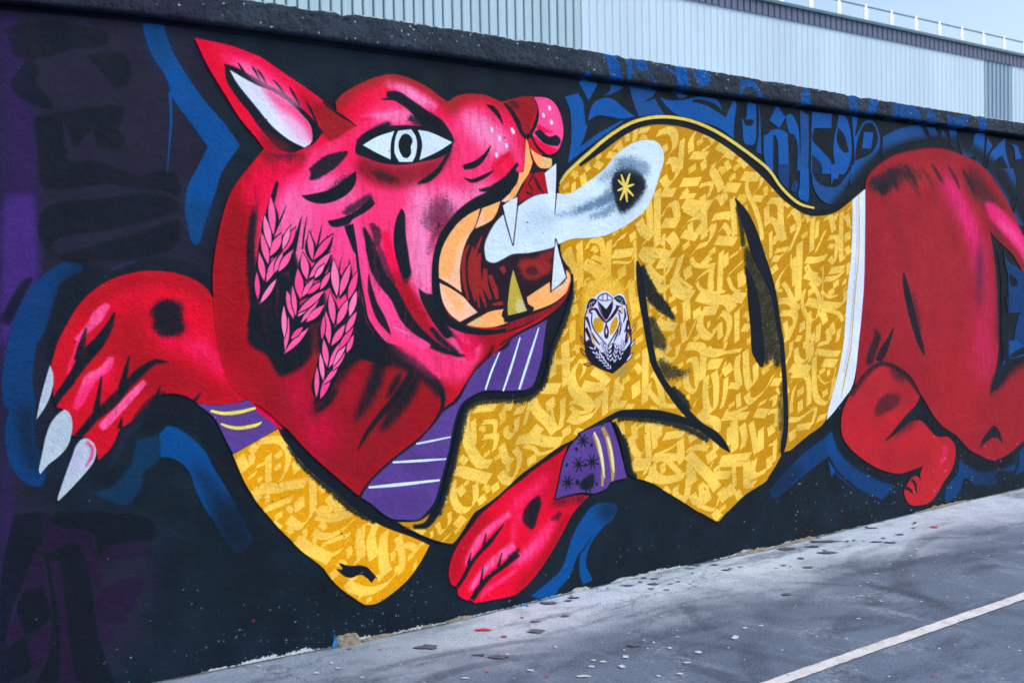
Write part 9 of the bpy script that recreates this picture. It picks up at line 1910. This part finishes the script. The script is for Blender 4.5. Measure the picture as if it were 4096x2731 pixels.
GROUND = {"spots":[[[2841,-823],[2839,-832],[2830,-832],[2825,-824],[2821,-818],[2822,-811],[2825,-804],[2833,-800],[2838,-808],[2841,-812],[2850,-818]],[[2975,-1035],[2965,-1039],[2950,-1025],[2943,-1019],[2927,-1010],[2927,-999],[2934,-993],[2946,-998],[2957,-1000],[2968,-1011],[2972,-1022]],[[3402,-1178],[3398,-1182],[3390,-1178],[3381,-1174],[3375,-1166],[3380,-1162],[3384,-1160],[3387,-1153],[3395,-1161],[3401,-1167],[3411,-1176]],[[3276,-1258],[3270,-1259],[3264,-1261],[3260,-1256],[3258,-1251],[3256,-1245],[3258,-1237],[3268,-1236],[3276,-1239],[3277,-1247],[3281,-1254]],[[3813,-1077],[3801,-1086],[3788,-1088],[3777,-1085],[3778,-1073],[3781,-1061],[3797,-1058],[3807,-1050],[3821,-1045],[3823,-1056],[3825,-1067]],[[3538,-1114],[3527,-1121],[3518,-1118],[3513,-1112],[3514,-1105],[3510,-1097],[3519,-1091],[3528,-1085],[3535,-1091],[3544,-1095],[3538,-1104]],[[3261,-953],[3252,-957],[3241,-965],[3239,-954],[3230,-949],[3236,-939],[3245,-934],[3254,-924],[3259,-932],[3268,-934],[3263,-944]],[[3160,-1034],[3153,-1047],[3145,-1040],[3134,-1043],[3139,-1031],[3140,-1023],[3144,-1009],[3155,-1013],[3166,-1008],[3168,-1016],[3167,-1026]],[[3125,-897],[3121,-898],[3115,-896],[3107,-896],[3109,-889],[3106,-883],[3107,-877],[3115,-882],[3121,-881],[3126,-886],[3124,-891]],[[3146,-939],[3140,-941],[3132,-942],[3128,-936],[3120,-931],[3120,-922],[3127,-917],[3135,-920],[3142,-919],[3145,-926],[3146,-932]],[[3117,-646],[3113,-650],[3107,-653],[3105,-648],[3103,-644],[3103,-638],[3108,-636],[3112,-632],[3117,-632],[3121,-636],[3117,-642]],[[3187,-1216],[3182,-1220],[3177,-1221],[3175,-1216],[3174,-1212],[3173,-1208],[3177,-1205],[3182,-1200],[3188,-1202],[3190,-1206],[3190,-1212]],[[3481,-884],[3477,-888],[3472,-889],[3468,-888],[3470,-882],[3472,-878],[3475,-875],[3479,-873],[3484,-871],[3483,-877],[3485,-880]],[[3481,-986],[3478,-993],[3471,-993],[3464,-991],[3467,-984],[3469,-979],[3471,-972],[3478,-970],[3483,-974],[3488,-976],[3486,-982]],[[3784,-627],[3779,-626],[3775,-630],[3775,-626],[3771,-625],[3776,-622],[3777,-617],[3781,-616],[3785,-615],[3788,-618],[3784,-622]],[[3948,-1009],[3942,-1013],[3935,-1013],[3929,-1010],[3928,-1004],[3928,-997],[3937,-994],[3944,-989],[3947,-995],[3952,-997],[3952,-1003]],[[4033,-1033],[4027,-1037],[4019,-1038],[4018,-1031],[4012,-1028],[4015,-1022],[4020,-1017],[4027,-1019],[4030,-1021],[4035,-1023],[4038,-1028]],[[3064,-951],[3060,-959],[3052,-956],[3048,-951],[3042,-946],[3043,-939],[3048,-933],[3056,-931],[3062,-935],[3066,-940],[3071,-946]],[[3621,-900],[3617,-902],[3612,-900],[3608,-897],[3606,-893],[3603,-888],[3609,-887],[3613,-888],[3617,-888],[3620,-891],[3621,-895]],[[3473,-830],[3468,-833],[3464,-834],[3461,-833],[3463,-829],[3463,-825],[3466,-821],[3471,-819],[3474,-820],[3473,-824],[3474,-826]],[[4540,-565],[4538,-568],[4534,-568],[4532,-566],[4532,-563],[4531,-560],[4534,-557],[4538,-557],[4541,-558],[4542,-561],[4541,-563]],[[5253,-802],[5245,-799],[5242,-798],[5233,-799],[5236,-793],[5237,-790],[5238,-785],[5244,-786],[5251,-786],[5251,-792],[5257,-797]],[[4811,-1025],[4805,-1026],[4797,-1024],[4794,-1017],[4788,-1012],[4789,-1008],[4792,-1005],[4798,-1008],[4803,-1010],[4808,-1014],[4808,-1018]],[[5919,-618],[5910,-622],[5902,-616],[5889,-616],[5894,-607],[5892,-599],[5902,-599],[5910,-593],[5915,-600],[5924,-603],[5925,-611]],[[5838,-533],[5833,-538],[5826,-537],[5825,-532],[5820,-530],[5824,-525],[5831,-524],[5837,-518],[5839,-523],[5842,-526],[5842,-529]],[[5745,-686],[5737,-686],[5732,-686],[5725,-685],[5728,-680],[5726,-674],[5732,-670],[5739,-673],[5747,-671],[5749,-676],[5749,-681]],[[4460,-1255],[4455,-1257],[4449,-1257],[4446,-1251],[4445,-1247],[4441,-1242],[4447,-1241],[4452,-1241],[4458,-1241],[4459,-1247],[4464,-1252]],[[4332,-1748],[4328,-1751],[4321,-1753],[4320,-1750],[4321,-1747],[4322,-1743],[4327,-1740],[4332,-1740],[4337,-1739],[4343,-1740],[4336,-1745]],[[3869,-1818],[3865,-1820],[3860,-1822],[3860,-1819],[3858,-1817],[3861,-1814],[3865,-1812],[3870,-1808],[3870,-1812],[3873,-1812],[3871,-1815]],[[6458,-757],[6453,-758],[6449,-756],[6443,-757],[6445,-753],[6447,-750],[6450,-747],[6456,-745],[6462,-745],[6462,-750],[6464,-754]],[[5468,-1013],[5465,-1014],[5462,-1015],[5458,-1014],[5460,-1011],[5461,-1009],[5463,-1007],[5467,-1005],[5469,-1008],[5473,-1008],[5472,-1012]],[[4740,-1017],[4738,-1018],[4735,-1018],[4730,-1018],[4731,-1014],[4731,-1011],[4735,-1011],[4738,-1009],[4742,-1009],[4743,-1012],[4745,-1016]],[[4828,-1048],[4824,-1050],[4819,-1051],[4819,-1048],[4817,-1046],[4818,-1042],[4822,-1039],[4826,-1041],[4830,-1040],[4832,-1042],[4831,-1045]],[[4577,-1925],[4573,-1926],[4569,-1927],[4565,-1925],[4565,-1922],[4569,-1920],[4571,-1917],[4575,-1918],[4578,-1919],[4578,-1921],[4580,-1923]],[[4565,-1980],[4562,-1981],[4558,-1980],[4553,-1978],[4554,-1974],[4552,-1970],[4556,-1970],[4561,-1969],[4565,-1971],[4569,-1974],[4566,-1977]],[[5487,-718],[5484,-722],[5478,-722],[5475,-719],[5475,-715],[5477,-712],[5482,-712],[5486,-709],[5488,-711],[5492,-712],[5490,-715]],[[5056,-882],[5052,-881],[5048,-883],[5044,-881],[5043,-878],[5046,-875],[5048,-872],[5052,-873],[5056,-873],[5056,-876],[5059,-879]],[[6506,-944],[6499,-945],[6492,-946],[6491,-941],[6486,-938],[6491,-934],[6495,-930],[6501,-932],[6506,-932],[6508,-936],[6508,-939]],[[4994,-681],[4992,-683],[4989,-683],[4987,-683],[4986,-681],[4988,-678],[4992,-677],[4995,-675],[4996,-676],[5000,-676],[4997,-679]],[[6065,-976],[6061,-980],[6057,-975],[6053,-974],[6048,-971],[6052,-968],[6057,-967],[6061,-966],[6067,-966],[6068,-970],[6065,-973]],[[5901,-544],[5897,-545],[5894,-545],[5888,-545],[5889,-541],[5891,-538],[5895,-535],[5900,-535],[5905,-534],[5906,-537],[5906,-541]],[[2587,-736],[2578,-734],[2573,-735],[2566,-730],[2558,-724],[2557,-715],[2560,-708],[2570,-714],[2577,-714],[2580,-722],[2584,-728]],[[2132,-294],[2131,-301],[2126,-297],[2121,-297],[2117,-292],[2116,-285],[2121,-281],[2125,-279],[2129,-283],[2133,-285],[2135,-290]],[[1977,-71],[1974,-75],[1969,-77],[1965,-70],[1963,-66],[1963,-62],[1964,-58],[1968,-58],[1971,-58],[1976,-60],[1981,-66]],[[2253,-459],[2251,-462],[2245,-458],[2240,-456],[2238,-451],[2237,-447],[2237,-443],[2242,-444],[2246,-445],[2253,-449],[2252,-454]],[[2235,-293],[2229,-293],[2225,-294],[2219,-292],[2219,-285],[2216,-280],[2218,-276],[2222,-272],[2227,-279],[2230,-282],[2233,-286]]],"chips":[[[3564,-102],[3559,-113],[3540,-114],[3517,-94],[3499,-71],[3503,-56],[3502,-37],[3526,-45],[3545,-65],[3565,-76],[3563,-90]],[[3649,-129],[3640,-126],[3633,-131],[3620,-120],[3616,-109],[3612,-100],[3621,-100],[3627,-101],[3635,-105],[3646,-112],[3645,-119]],[[3704,-108],[3704,-118],[3688,-105],[3673,-99],[3662,-84],[3662,-75],[3662,-66],[3674,-70],[3688,-84],[3703,-93],[3713,-107]],[[3466,-324],[3454,-320],[3445,-319],[3433,-311],[3431,-301],[3431,-296],[3428,-286],[3439,-293],[3447,-295],[3460,-302],[3466,-314]],[[4196,-190],[4181,-195],[4165,-191],[4157,-177],[4150,-167],[4145,-153],[4153,-143],[4169,-154],[4178,-155],[4197,-160],[4187,-172]],[[4088,-133],[4068,-123],[4056,-122],[4034,-105],[4028,-89],[4012,-71],[4026,-75],[4039,-82],[4052,-89],[4072,-104],[4071,-112]],[[4272,-114],[4266,-118],[4252,-105],[4239,-103],[4231,-90],[4240,-88],[4234,-75],[4244,-77],[4255,-89],[4271,-96],[4269,-105]],[[4235,-56],[4232,-61],[4223,-62],[4214,-52],[4209,-43],[4210,-37],[4215,-36],[4218,-27],[4230,-35],[4233,-45],[4240,-53]],[[4659,-44],[4658,-58],[4641,-53],[4629,-37],[4623,-25],[4623,-17],[4630,-14],[4638,-12],[4649,-19],[4668,-27],[4662,-38]],[[4580,-82],[4576,-85],[4564,-80],[4554,-68],[4541,-57],[4530,-42],[4541,-43],[4551,-47],[4565,-54],[4576,-68],[4580,-76]],[[4756,-111],[4741,-106],[4730,-107],[4721,-93],[4711,-84],[4713,-77],[4715,-69],[4727,-76],[4737,-78],[4745,-87],[4744,-94]],[[4713,-235],[4697,-228],[4688,-232],[4676,-218],[4669,-207],[4664,-196],[4675,-198],[4683,-199],[4694,-202],[4701,-212],[4712,-224]],[[4153,-309],[4150,-311],[4142,-308],[4133,-301],[4125,-293],[4125,-287],[4133,-289],[4137,-289],[4144,-292],[4150,-298],[4159,-307]],[[4105,-237],[4107,-246],[4097,-242],[4092,-233],[4084,-227],[4086,-223],[4083,-214],[4092,-215],[4100,-224],[4108,-229],[4111,-236]],[[4746,-211],[4742,-211],[4737,-213],[4732,-207],[4725,-201],[4729,-198],[4726,-189],[4735,-192],[4741,-198],[4744,-203],[4753,-210]],[[4250,-242],[4243,-239],[4238,-237],[4235,-235],[4228,-230],[4227,-224],[4230,-220],[4237,-222],[4243,-225],[4248,-230],[4249,-236]],[[4158,-105],[4151,-107],[4144,-107],[4142,-100],[4135,-96],[4135,-89],[4141,-87],[4147,-85],[4152,-89],[4157,-93],[4159,-99]],[[4501,-150],[4497,-151],[4493,-152],[4490,-148],[4487,-145],[4489,-142],[4490,-137],[4495,-136],[4499,-140],[4505,-142],[4501,-147]],[[4821,-224],[4813,-221],[4808,-219],[4802,-216],[4794,-210],[4798,-206],[4797,-199],[4805,-202],[4813,-206],[4819,-212],[4821,-218]],[[4318,-232],[4310,-229],[4305,-231],[4300,-226],[4293,-220],[4296,-216],[4300,-214],[4305,-216],[4310,-216],[4317,-220],[4320,-227]],[[3230,-427],[3211,-426],[3195,-441],[3176,-419],[3164,-399],[3154,-375],[3182,-379],[3190,-359],[3209,-381],[3222,-393],[3229,-410]],[[3401,-872],[3400,-882],[3386,-875],[3368,-868],[3361,-853],[3360,-842],[3359,-829],[3379,-841],[3394,-842],[3403,-857],[3413,-871]],[[3307,-298],[3302,-300],[3290,-292],[3277,-287],[3268,-274],[3263,-264],[3271,-263],[3277,-260],[3291,-270],[3302,-282],[3301,-288]],[[3893,-49],[3891,-51],[3887,-53],[3885,-49],[3879,-47],[3885,-44],[3885,-39],[3890,-39],[3895,-37],[3895,-43],[3896,-47]],[[3943,-79],[3938,-79],[3934,-77],[3928,-77],[3928,-72],[3927,-67],[3932,-67],[3935,-66],[3940,-64],[3943,-69],[3940,-73]],[[5776,-195],[5722,-163],[5695,-167],[5659,-122],[5614,-83],[5624,-66],[5625,-44],[5660,-54],[5697,-97],[5747,-124],[5740,-145]],[[5419,-112],[5396,-119],[5367,-107],[5337,-90],[5326,-63],[5326,-41],[5350,-39],[5370,-40],[5399,-40],[5404,-68],[5433,-94]],[[5549,-171],[5546,-187],[5524,-179],[5512,-159],[5506,-147],[5481,-121],[5505,-122],[5523,-126],[5545,-131],[5569,-150],[5560,-166]],[[5513,-352],[5475,-335],[5452,-334],[5435,-311],[5428,-295],[5422,-279],[5420,-256],[5449,-270],[5477,-275],[5503,-301],[5507,-325]],[[6229,-117],[6220,-122],[6203,-108],[6184,-101],[6173,-85],[6170,-70],[6184,-69],[6199,-76],[6215,-80],[6219,-95],[6231,-108]],[[6212,-60],[6204,-60],[6196,-63],[6187,-58],[6186,-50],[6194,-46],[6197,-42],[6203,-40],[6214,-39],[6218,-47],[6217,-55]],[[5921,-361],[5916,-371],[5897,-353],[5883,-345],[5873,-332],[5860,-313],[5879,-317],[5891,-315],[5906,-331],[5917,-341],[5933,-358]],[[5972,-428],[5961,-429],[5945,-430],[5925,-414],[5924,-399],[5911,-381],[5920,-371],[5940,-377],[5954,-397],[5980,-407],[5972,-417]],[[6543,-197],[6535,-199],[6526,-200],[6517,-195],[6520,-187],[6519,-180],[6526,-175],[6535,-174],[6546,-176],[6550,-184],[6552,-192]],[[5120,-476],[5106,-473],[5094,-479],[5075,-463],[5066,-446],[5062,-432],[5083,-439],[5088,-428],[5102,-445],[5116,-455],[5123,-468]],[[5039,-351],[5031,-353],[5022,-349],[5014,-342],[5005,-334],[5013,-331],[5014,-327],[5020,-324],[5027,-332],[5037,-337],[5037,-344]],[[4559,-774],[4547,-776],[4533,-770],[4517,-763],[4514,-750],[4519,-743],[4518,-730],[4534,-740],[4550,-735],[4560,-751],[4553,-760]],[[6182,-334],[6179,-339],[6167,-340],[6159,-325],[6151,-316],[6142,-302],[6148,-296],[6164,-304],[6179,-309],[6191,-323],[6191,-333]],[[5795,-212],[5790,-216],[5782,-216],[5778,-209],[5769,-203],[5776,-199],[5781,-196],[5787,-194],[5794,-197],[5802,-202],[5805,-211]],[[5843,-223],[5841,-229],[5834,-227],[5827,-225],[5824,-218],[5828,-213],[5832,-209],[5839,-209],[5845,-212],[5852,-216],[5851,-222]],[[6401,-290],[6388,-284],[6381,-282],[6372,-277],[6372,-270],[6363,-260],[6376,-264],[6381,-263],[6391,-264],[6401,-274],[6399,-281]],[[6028,-321],[6018,-316],[6011,-320],[6005,-310],[5995,-302],[6003,-300],[6003,-295],[6009,-293],[6020,-299],[6031,-308],[6028,-315]],[[5874,-276],[5869,-278],[5864,-276],[5859,-273],[5858,-269],[5856,-264],[5863,-263],[5867,-264],[5870,-265],[5875,-268],[5878,-273]],[[5743,-51],[5734,-52],[5725,-42],[5719,-39],[5715,-33],[5709,-24],[5716,-23],[5724,-23],[5733,-26],[5739,-35],[5745,-44]],[[5517,-261],[5512,-262],[5504,-263],[5497,-256],[5492,-249],[5499,-246],[5500,-242],[5506,-240],[5513,-245],[5515,-251],[5519,-256]],[[5255,-305],[5244,-309],[5231,-307],[5229,-294],[5226,-289],[5223,-281],[5225,-271],[5238,-272],[5251,-274],[5259,-285],[5255,-295]],[[2706,-294],[2704,-316],[2679,-315],[2663,-284],[2639,-268],[2624,-238],[2650,-235],[2670,-243],[2694,-228],[2708,-261],[2729,-287]],[[2873,-618],[2853,-613],[2840,-626],[2822,-602],[2809,-584],[2801,-565],[2807,-551],[2826,-549],[2850,-561],[2861,-584],[2882,-605]],[[2812,-526],[2808,-533],[2795,-533],[2785,-514],[2770,-504],[2761,-489],[2777,-492],[2786,-495],[2796,-496],[2803,-508],[2810,-517]]],"reds":[[[3060,-245],[3039,-244],[3021,-228],[3003,-212],[2992,-186],[3017,-190],[3042,-200],[3050,-222]],[[2278,-5],[2274,-13],[2264,-5],[2257,4],[2259,11],[2263,18],[2272,10],[2283,3]],[[2409,-88],[2400,-87],[2392,-82],[2386,-74],[2387,-70],[2392,-70],[2398,-71],[2405,-78]],[[3047,-368],[3042,-381],[3034,-371],[3023,-365],[3027,-351],[3040,-351],[3049,-351],[3053,-361]],[[6525,-359],[6514,-364],[6491,-356],[6485,-337],[6492,-328],[6503,-321],[6522,-336],[6537,-353]],[[3706,-63],[3703,-68],[3695,-64],[3692,-57],[3694,-52],[3697,-47],[3705,-52],[3707,-59]],[[6505,-204],[6499,-206],[6493,-201],[6487,-196],[6493,-193],[6497,-189],[6504,-194],[6509,-200]],[[5039,-387],[5033,-386],[5026,-386],[5024,-380],[5026,-375],[5032,-376],[5037,-376],[5042,-381]],[[4011,-1923],[4007,-1927],[4003,-1923],[3999,-1920],[4004,-1917],[4009,-1915],[4015,-1916],[4017,-1921]],[[2692,-721],[2689,-722],[2685,-721],[2678,-716],[2682,-713],[2684,-709],[2691,-712],[2694,-718]],[[3285,-194],[3279,-194],[3274,-193],[3271,-188],[3270,-181],[3276,-177],[3283,-182],[3288,-188]],[[2504,-181],[2498,-179],[2494,-177],[2490,-173],[2487,-166],[2494,-168],[2499,-169],[2503,-174]],[[2847,-924],[2841,-926],[2836,-920],[2833,-917],[2828,-909],[2837,-911],[2843,-912],[2846,-918]]]}
def flat(polys, z, th, name, mat, curl=0.0):
    mb = MB()
    for P in polys:
        P = [(x / 1000, y / 1000) for x, y in P]
        P = [(x, min(y, -.012)) for x, y in P]
        cx = sum(p[0] for p in P) / len(P); cy = sum(p[1] for p in P) / len(P); zc = gz(cx, cy)
        ar = sum(P[i][0] * P[(i + 1) % len(P)][1] - P[(i + 1) % len(P)][0] * P[i][1] for i in range(len(P)))
        if ar < 0: P = P[::-1]
        k0 = len(mb.v); mb.prism(P, zc + z, zc + z + th)
    return mb.build(name, mat)
CH = GROUND['chips']; big = {25: 'largest ragged dark paint chip near the wall below the gold shirt', 26: 'dark ragged chip touching the tan mortar ridge', 28: 'long dark chip nearest the yard below the largest chip', 27: 'four-sided dark chip between the ragged chips',
  0: 'dark oval chip beside the blue painted stroke at the wall foot', 20: 'wide dark stain-like chip right of the red chip', 46: 'broad dark patch in front of the tan mortar lump', 21: 'small dark oval patch among white spots at the bottom'}
for i, lb in big.items():
    tag(flat([CH[i]], .0045, .0009, 'paint_chip', M_CHIP), lb, 'paint chip', 'dark paint chips on the asphalt')
tag(flat([GROUND['reds'][0]], .0045, .001, 'paint_chip', M_RED), 'flat red paint chip on the asphalt below the lowered paw', 'paint chip')
tag(flat([c for i, c in enumerate(CH) if i not in big], .0045, .0006, 'dark_paint_flakes', M_CHIP), 'small dark paint flakes scattered along the wall foot', 'paint flakes', kind='stuff')
tag(flat(GROUND['reds'][1:], .0045, .0006, 'red_paint_flakes', M_RED), 'small red paint flakes scattered on the asphalt', 'paint flakes', kind='stuff')
rd = random.Random(21); sp = list(GROUND['spots'])
for _ in range(260):
    x, y = rd.uniform(.8, 8.5) * 1000, -abs(rd.gauss(0, 1.1)) * 1000 - 60; r = rd.uniform(2, 7) * (1 + (rd.random() > .93))
    sp.append([(x + r * rd.uniform(.6, 1.4) * math.cos(a), y + r * rd.uniform(.6, 1.4) * math.sin(a)) for a in [k * math.tau / 7 for k in range(7)]])
tag(flat(sp, .0042, .0004, 'white_paint_spots', M_SPOT), 'white paint drips dried on the asphalt', 'paint drips', kind='stuff')

# ------------------------------------------------------------------ warehouse behind the wall
BY = 20.0; PW = .295
def clad(name, rgb, seed):
    t = NT(name, .45, .4)
    v = t.noise(.35, 4, .6, t.vmap((1, 1, .25))); s_ = t.noise(3.0, 4, .6, t.vmap((1, 1, .05)))
    c = srgb(*rgb); d = tuple(x * .86 for x in c[:3]) + (1,)
    return t.done(t.mix(t.ramp(v, .3, .7), d, c) if not seed else t.mix(t.ramp(s_, .3, .7), d, c))
M_CL = clad('pale_cladding', (178, 202, 218), 0); M_CL2 = clad('grey_cladding', (156, 184, 196), 1); M_CL3 = clad('dark_cladding', (120, 152, 174), 1)
M_FAS = clad('fascia_cladding', (70, 86, 116), 0); M_GAP = plain('seam_backing', (100, 136, 150), .1, 3, .7); M_GUT = plain('gutter_paint', (34, 84, 100), .1, 3, .4, .5)  # M_GAP: darker backing wall seen through the panel joints
M_POST = plain('post_paint', (236, 240, 244), .04, 3, .5); M_ROOF = plain('roof_felt', (96, 102, 112), .15, 2, .8)
wh = empty('warehouse', (28, BY + 9, 0)); tag(wh, 'pale blue-grey clad warehouse with dark fascia and white roof posts behind the wall', 'building')
def part(o):
    o.parent = wh; o.matrix_parent_inverse = Matrix.Translation(-Vector(wh.location)); return o
part(MB().box((2, BY + .06, 0), (58, BY + 18, 10.6)).build('building_wall', M_GAP))
part(MB().box((1.9, BY + .02, 10.66), (58.1, BY + 18.1, 10.90)).build('roof', M_ROOF))
pan = {}
def panel_mesh(gap, mat, z0, z1, y):
    key = (gap, mat.name, z0)
    if key in pan: return pan[key]
    a, b = gap / 2, PW - gap / 2; d = .005
    sec = [(a, .05), (a, .0), (a + .03, -d), (a + .07, -d), (a + .09, 0), (b - .004, 0), (b, .05)]
    v = [(x, yy, z) for z in (z0, z1) for x, yy in sec]; k = len(sec)
    f = [(i, i + 1, i + 1 + k, i + k) for i in range(k - 1)] + [tuple(range(k, 2 * k)), tuple(reversed(range(k)))]
    me = bpy.data.meshes.new('cladding_panel'); me.from_pydata(v, [], f); me.materials.append(mat); me.update(); pan[key] = me
    return me
x = 2.1
while x < 57.6:
    left = x < 21.0; dark = 42.05 <= x < 44.25
    me = panel_mesh(.05 if left else (.07 if dark else .010), M_CL2 if left else (M_CL3 if dark else M_CL), 0.0, 10.46, BY)
    o = bpy.data.objects.new('cladding_panel', me); o.location = (x, BY, 0); col.objects.link(o); part(o)
    o = bpy.data.objects.new('fascia_panel', panel_mesh(.05, M_FAS, 10.44, 10.86, BY)); o.location = (x, BY - .06, 0); col.objects.link(o); part(o)
    x += PW
g_ = MB()
g_.box((1.95, BY - .16, 10.862), (57.9, BY + .01, 10.96)); part(g_.build('gutter', M_GUT))
rail = part(MB().box((2.2, BY + .02, 11.47), (57.6, BY + .06, 11.51)).build('guard_rail', M_GUT))
k = 0; pm = None; x = 31.51 - 1.525 * 18
while x < 57:
    if pm is None:
        o = MB().box((-.11, 0, 10.904), (.11, .02, 11.44)).box((-.06, 0.001, 11.44), (.06, .019, 11.56)).build('post', M_POST); pm = o.data
    else:
        o = bpy.data.objects.new('post', pm); col.objects.link(o)
    o.location = (x, BY - .005, 0); o.parent = rail; o.matrix_parent_inverse = Matrix.Identity(4); o.location = (x, BY - .005, 0)
    x += 1.525
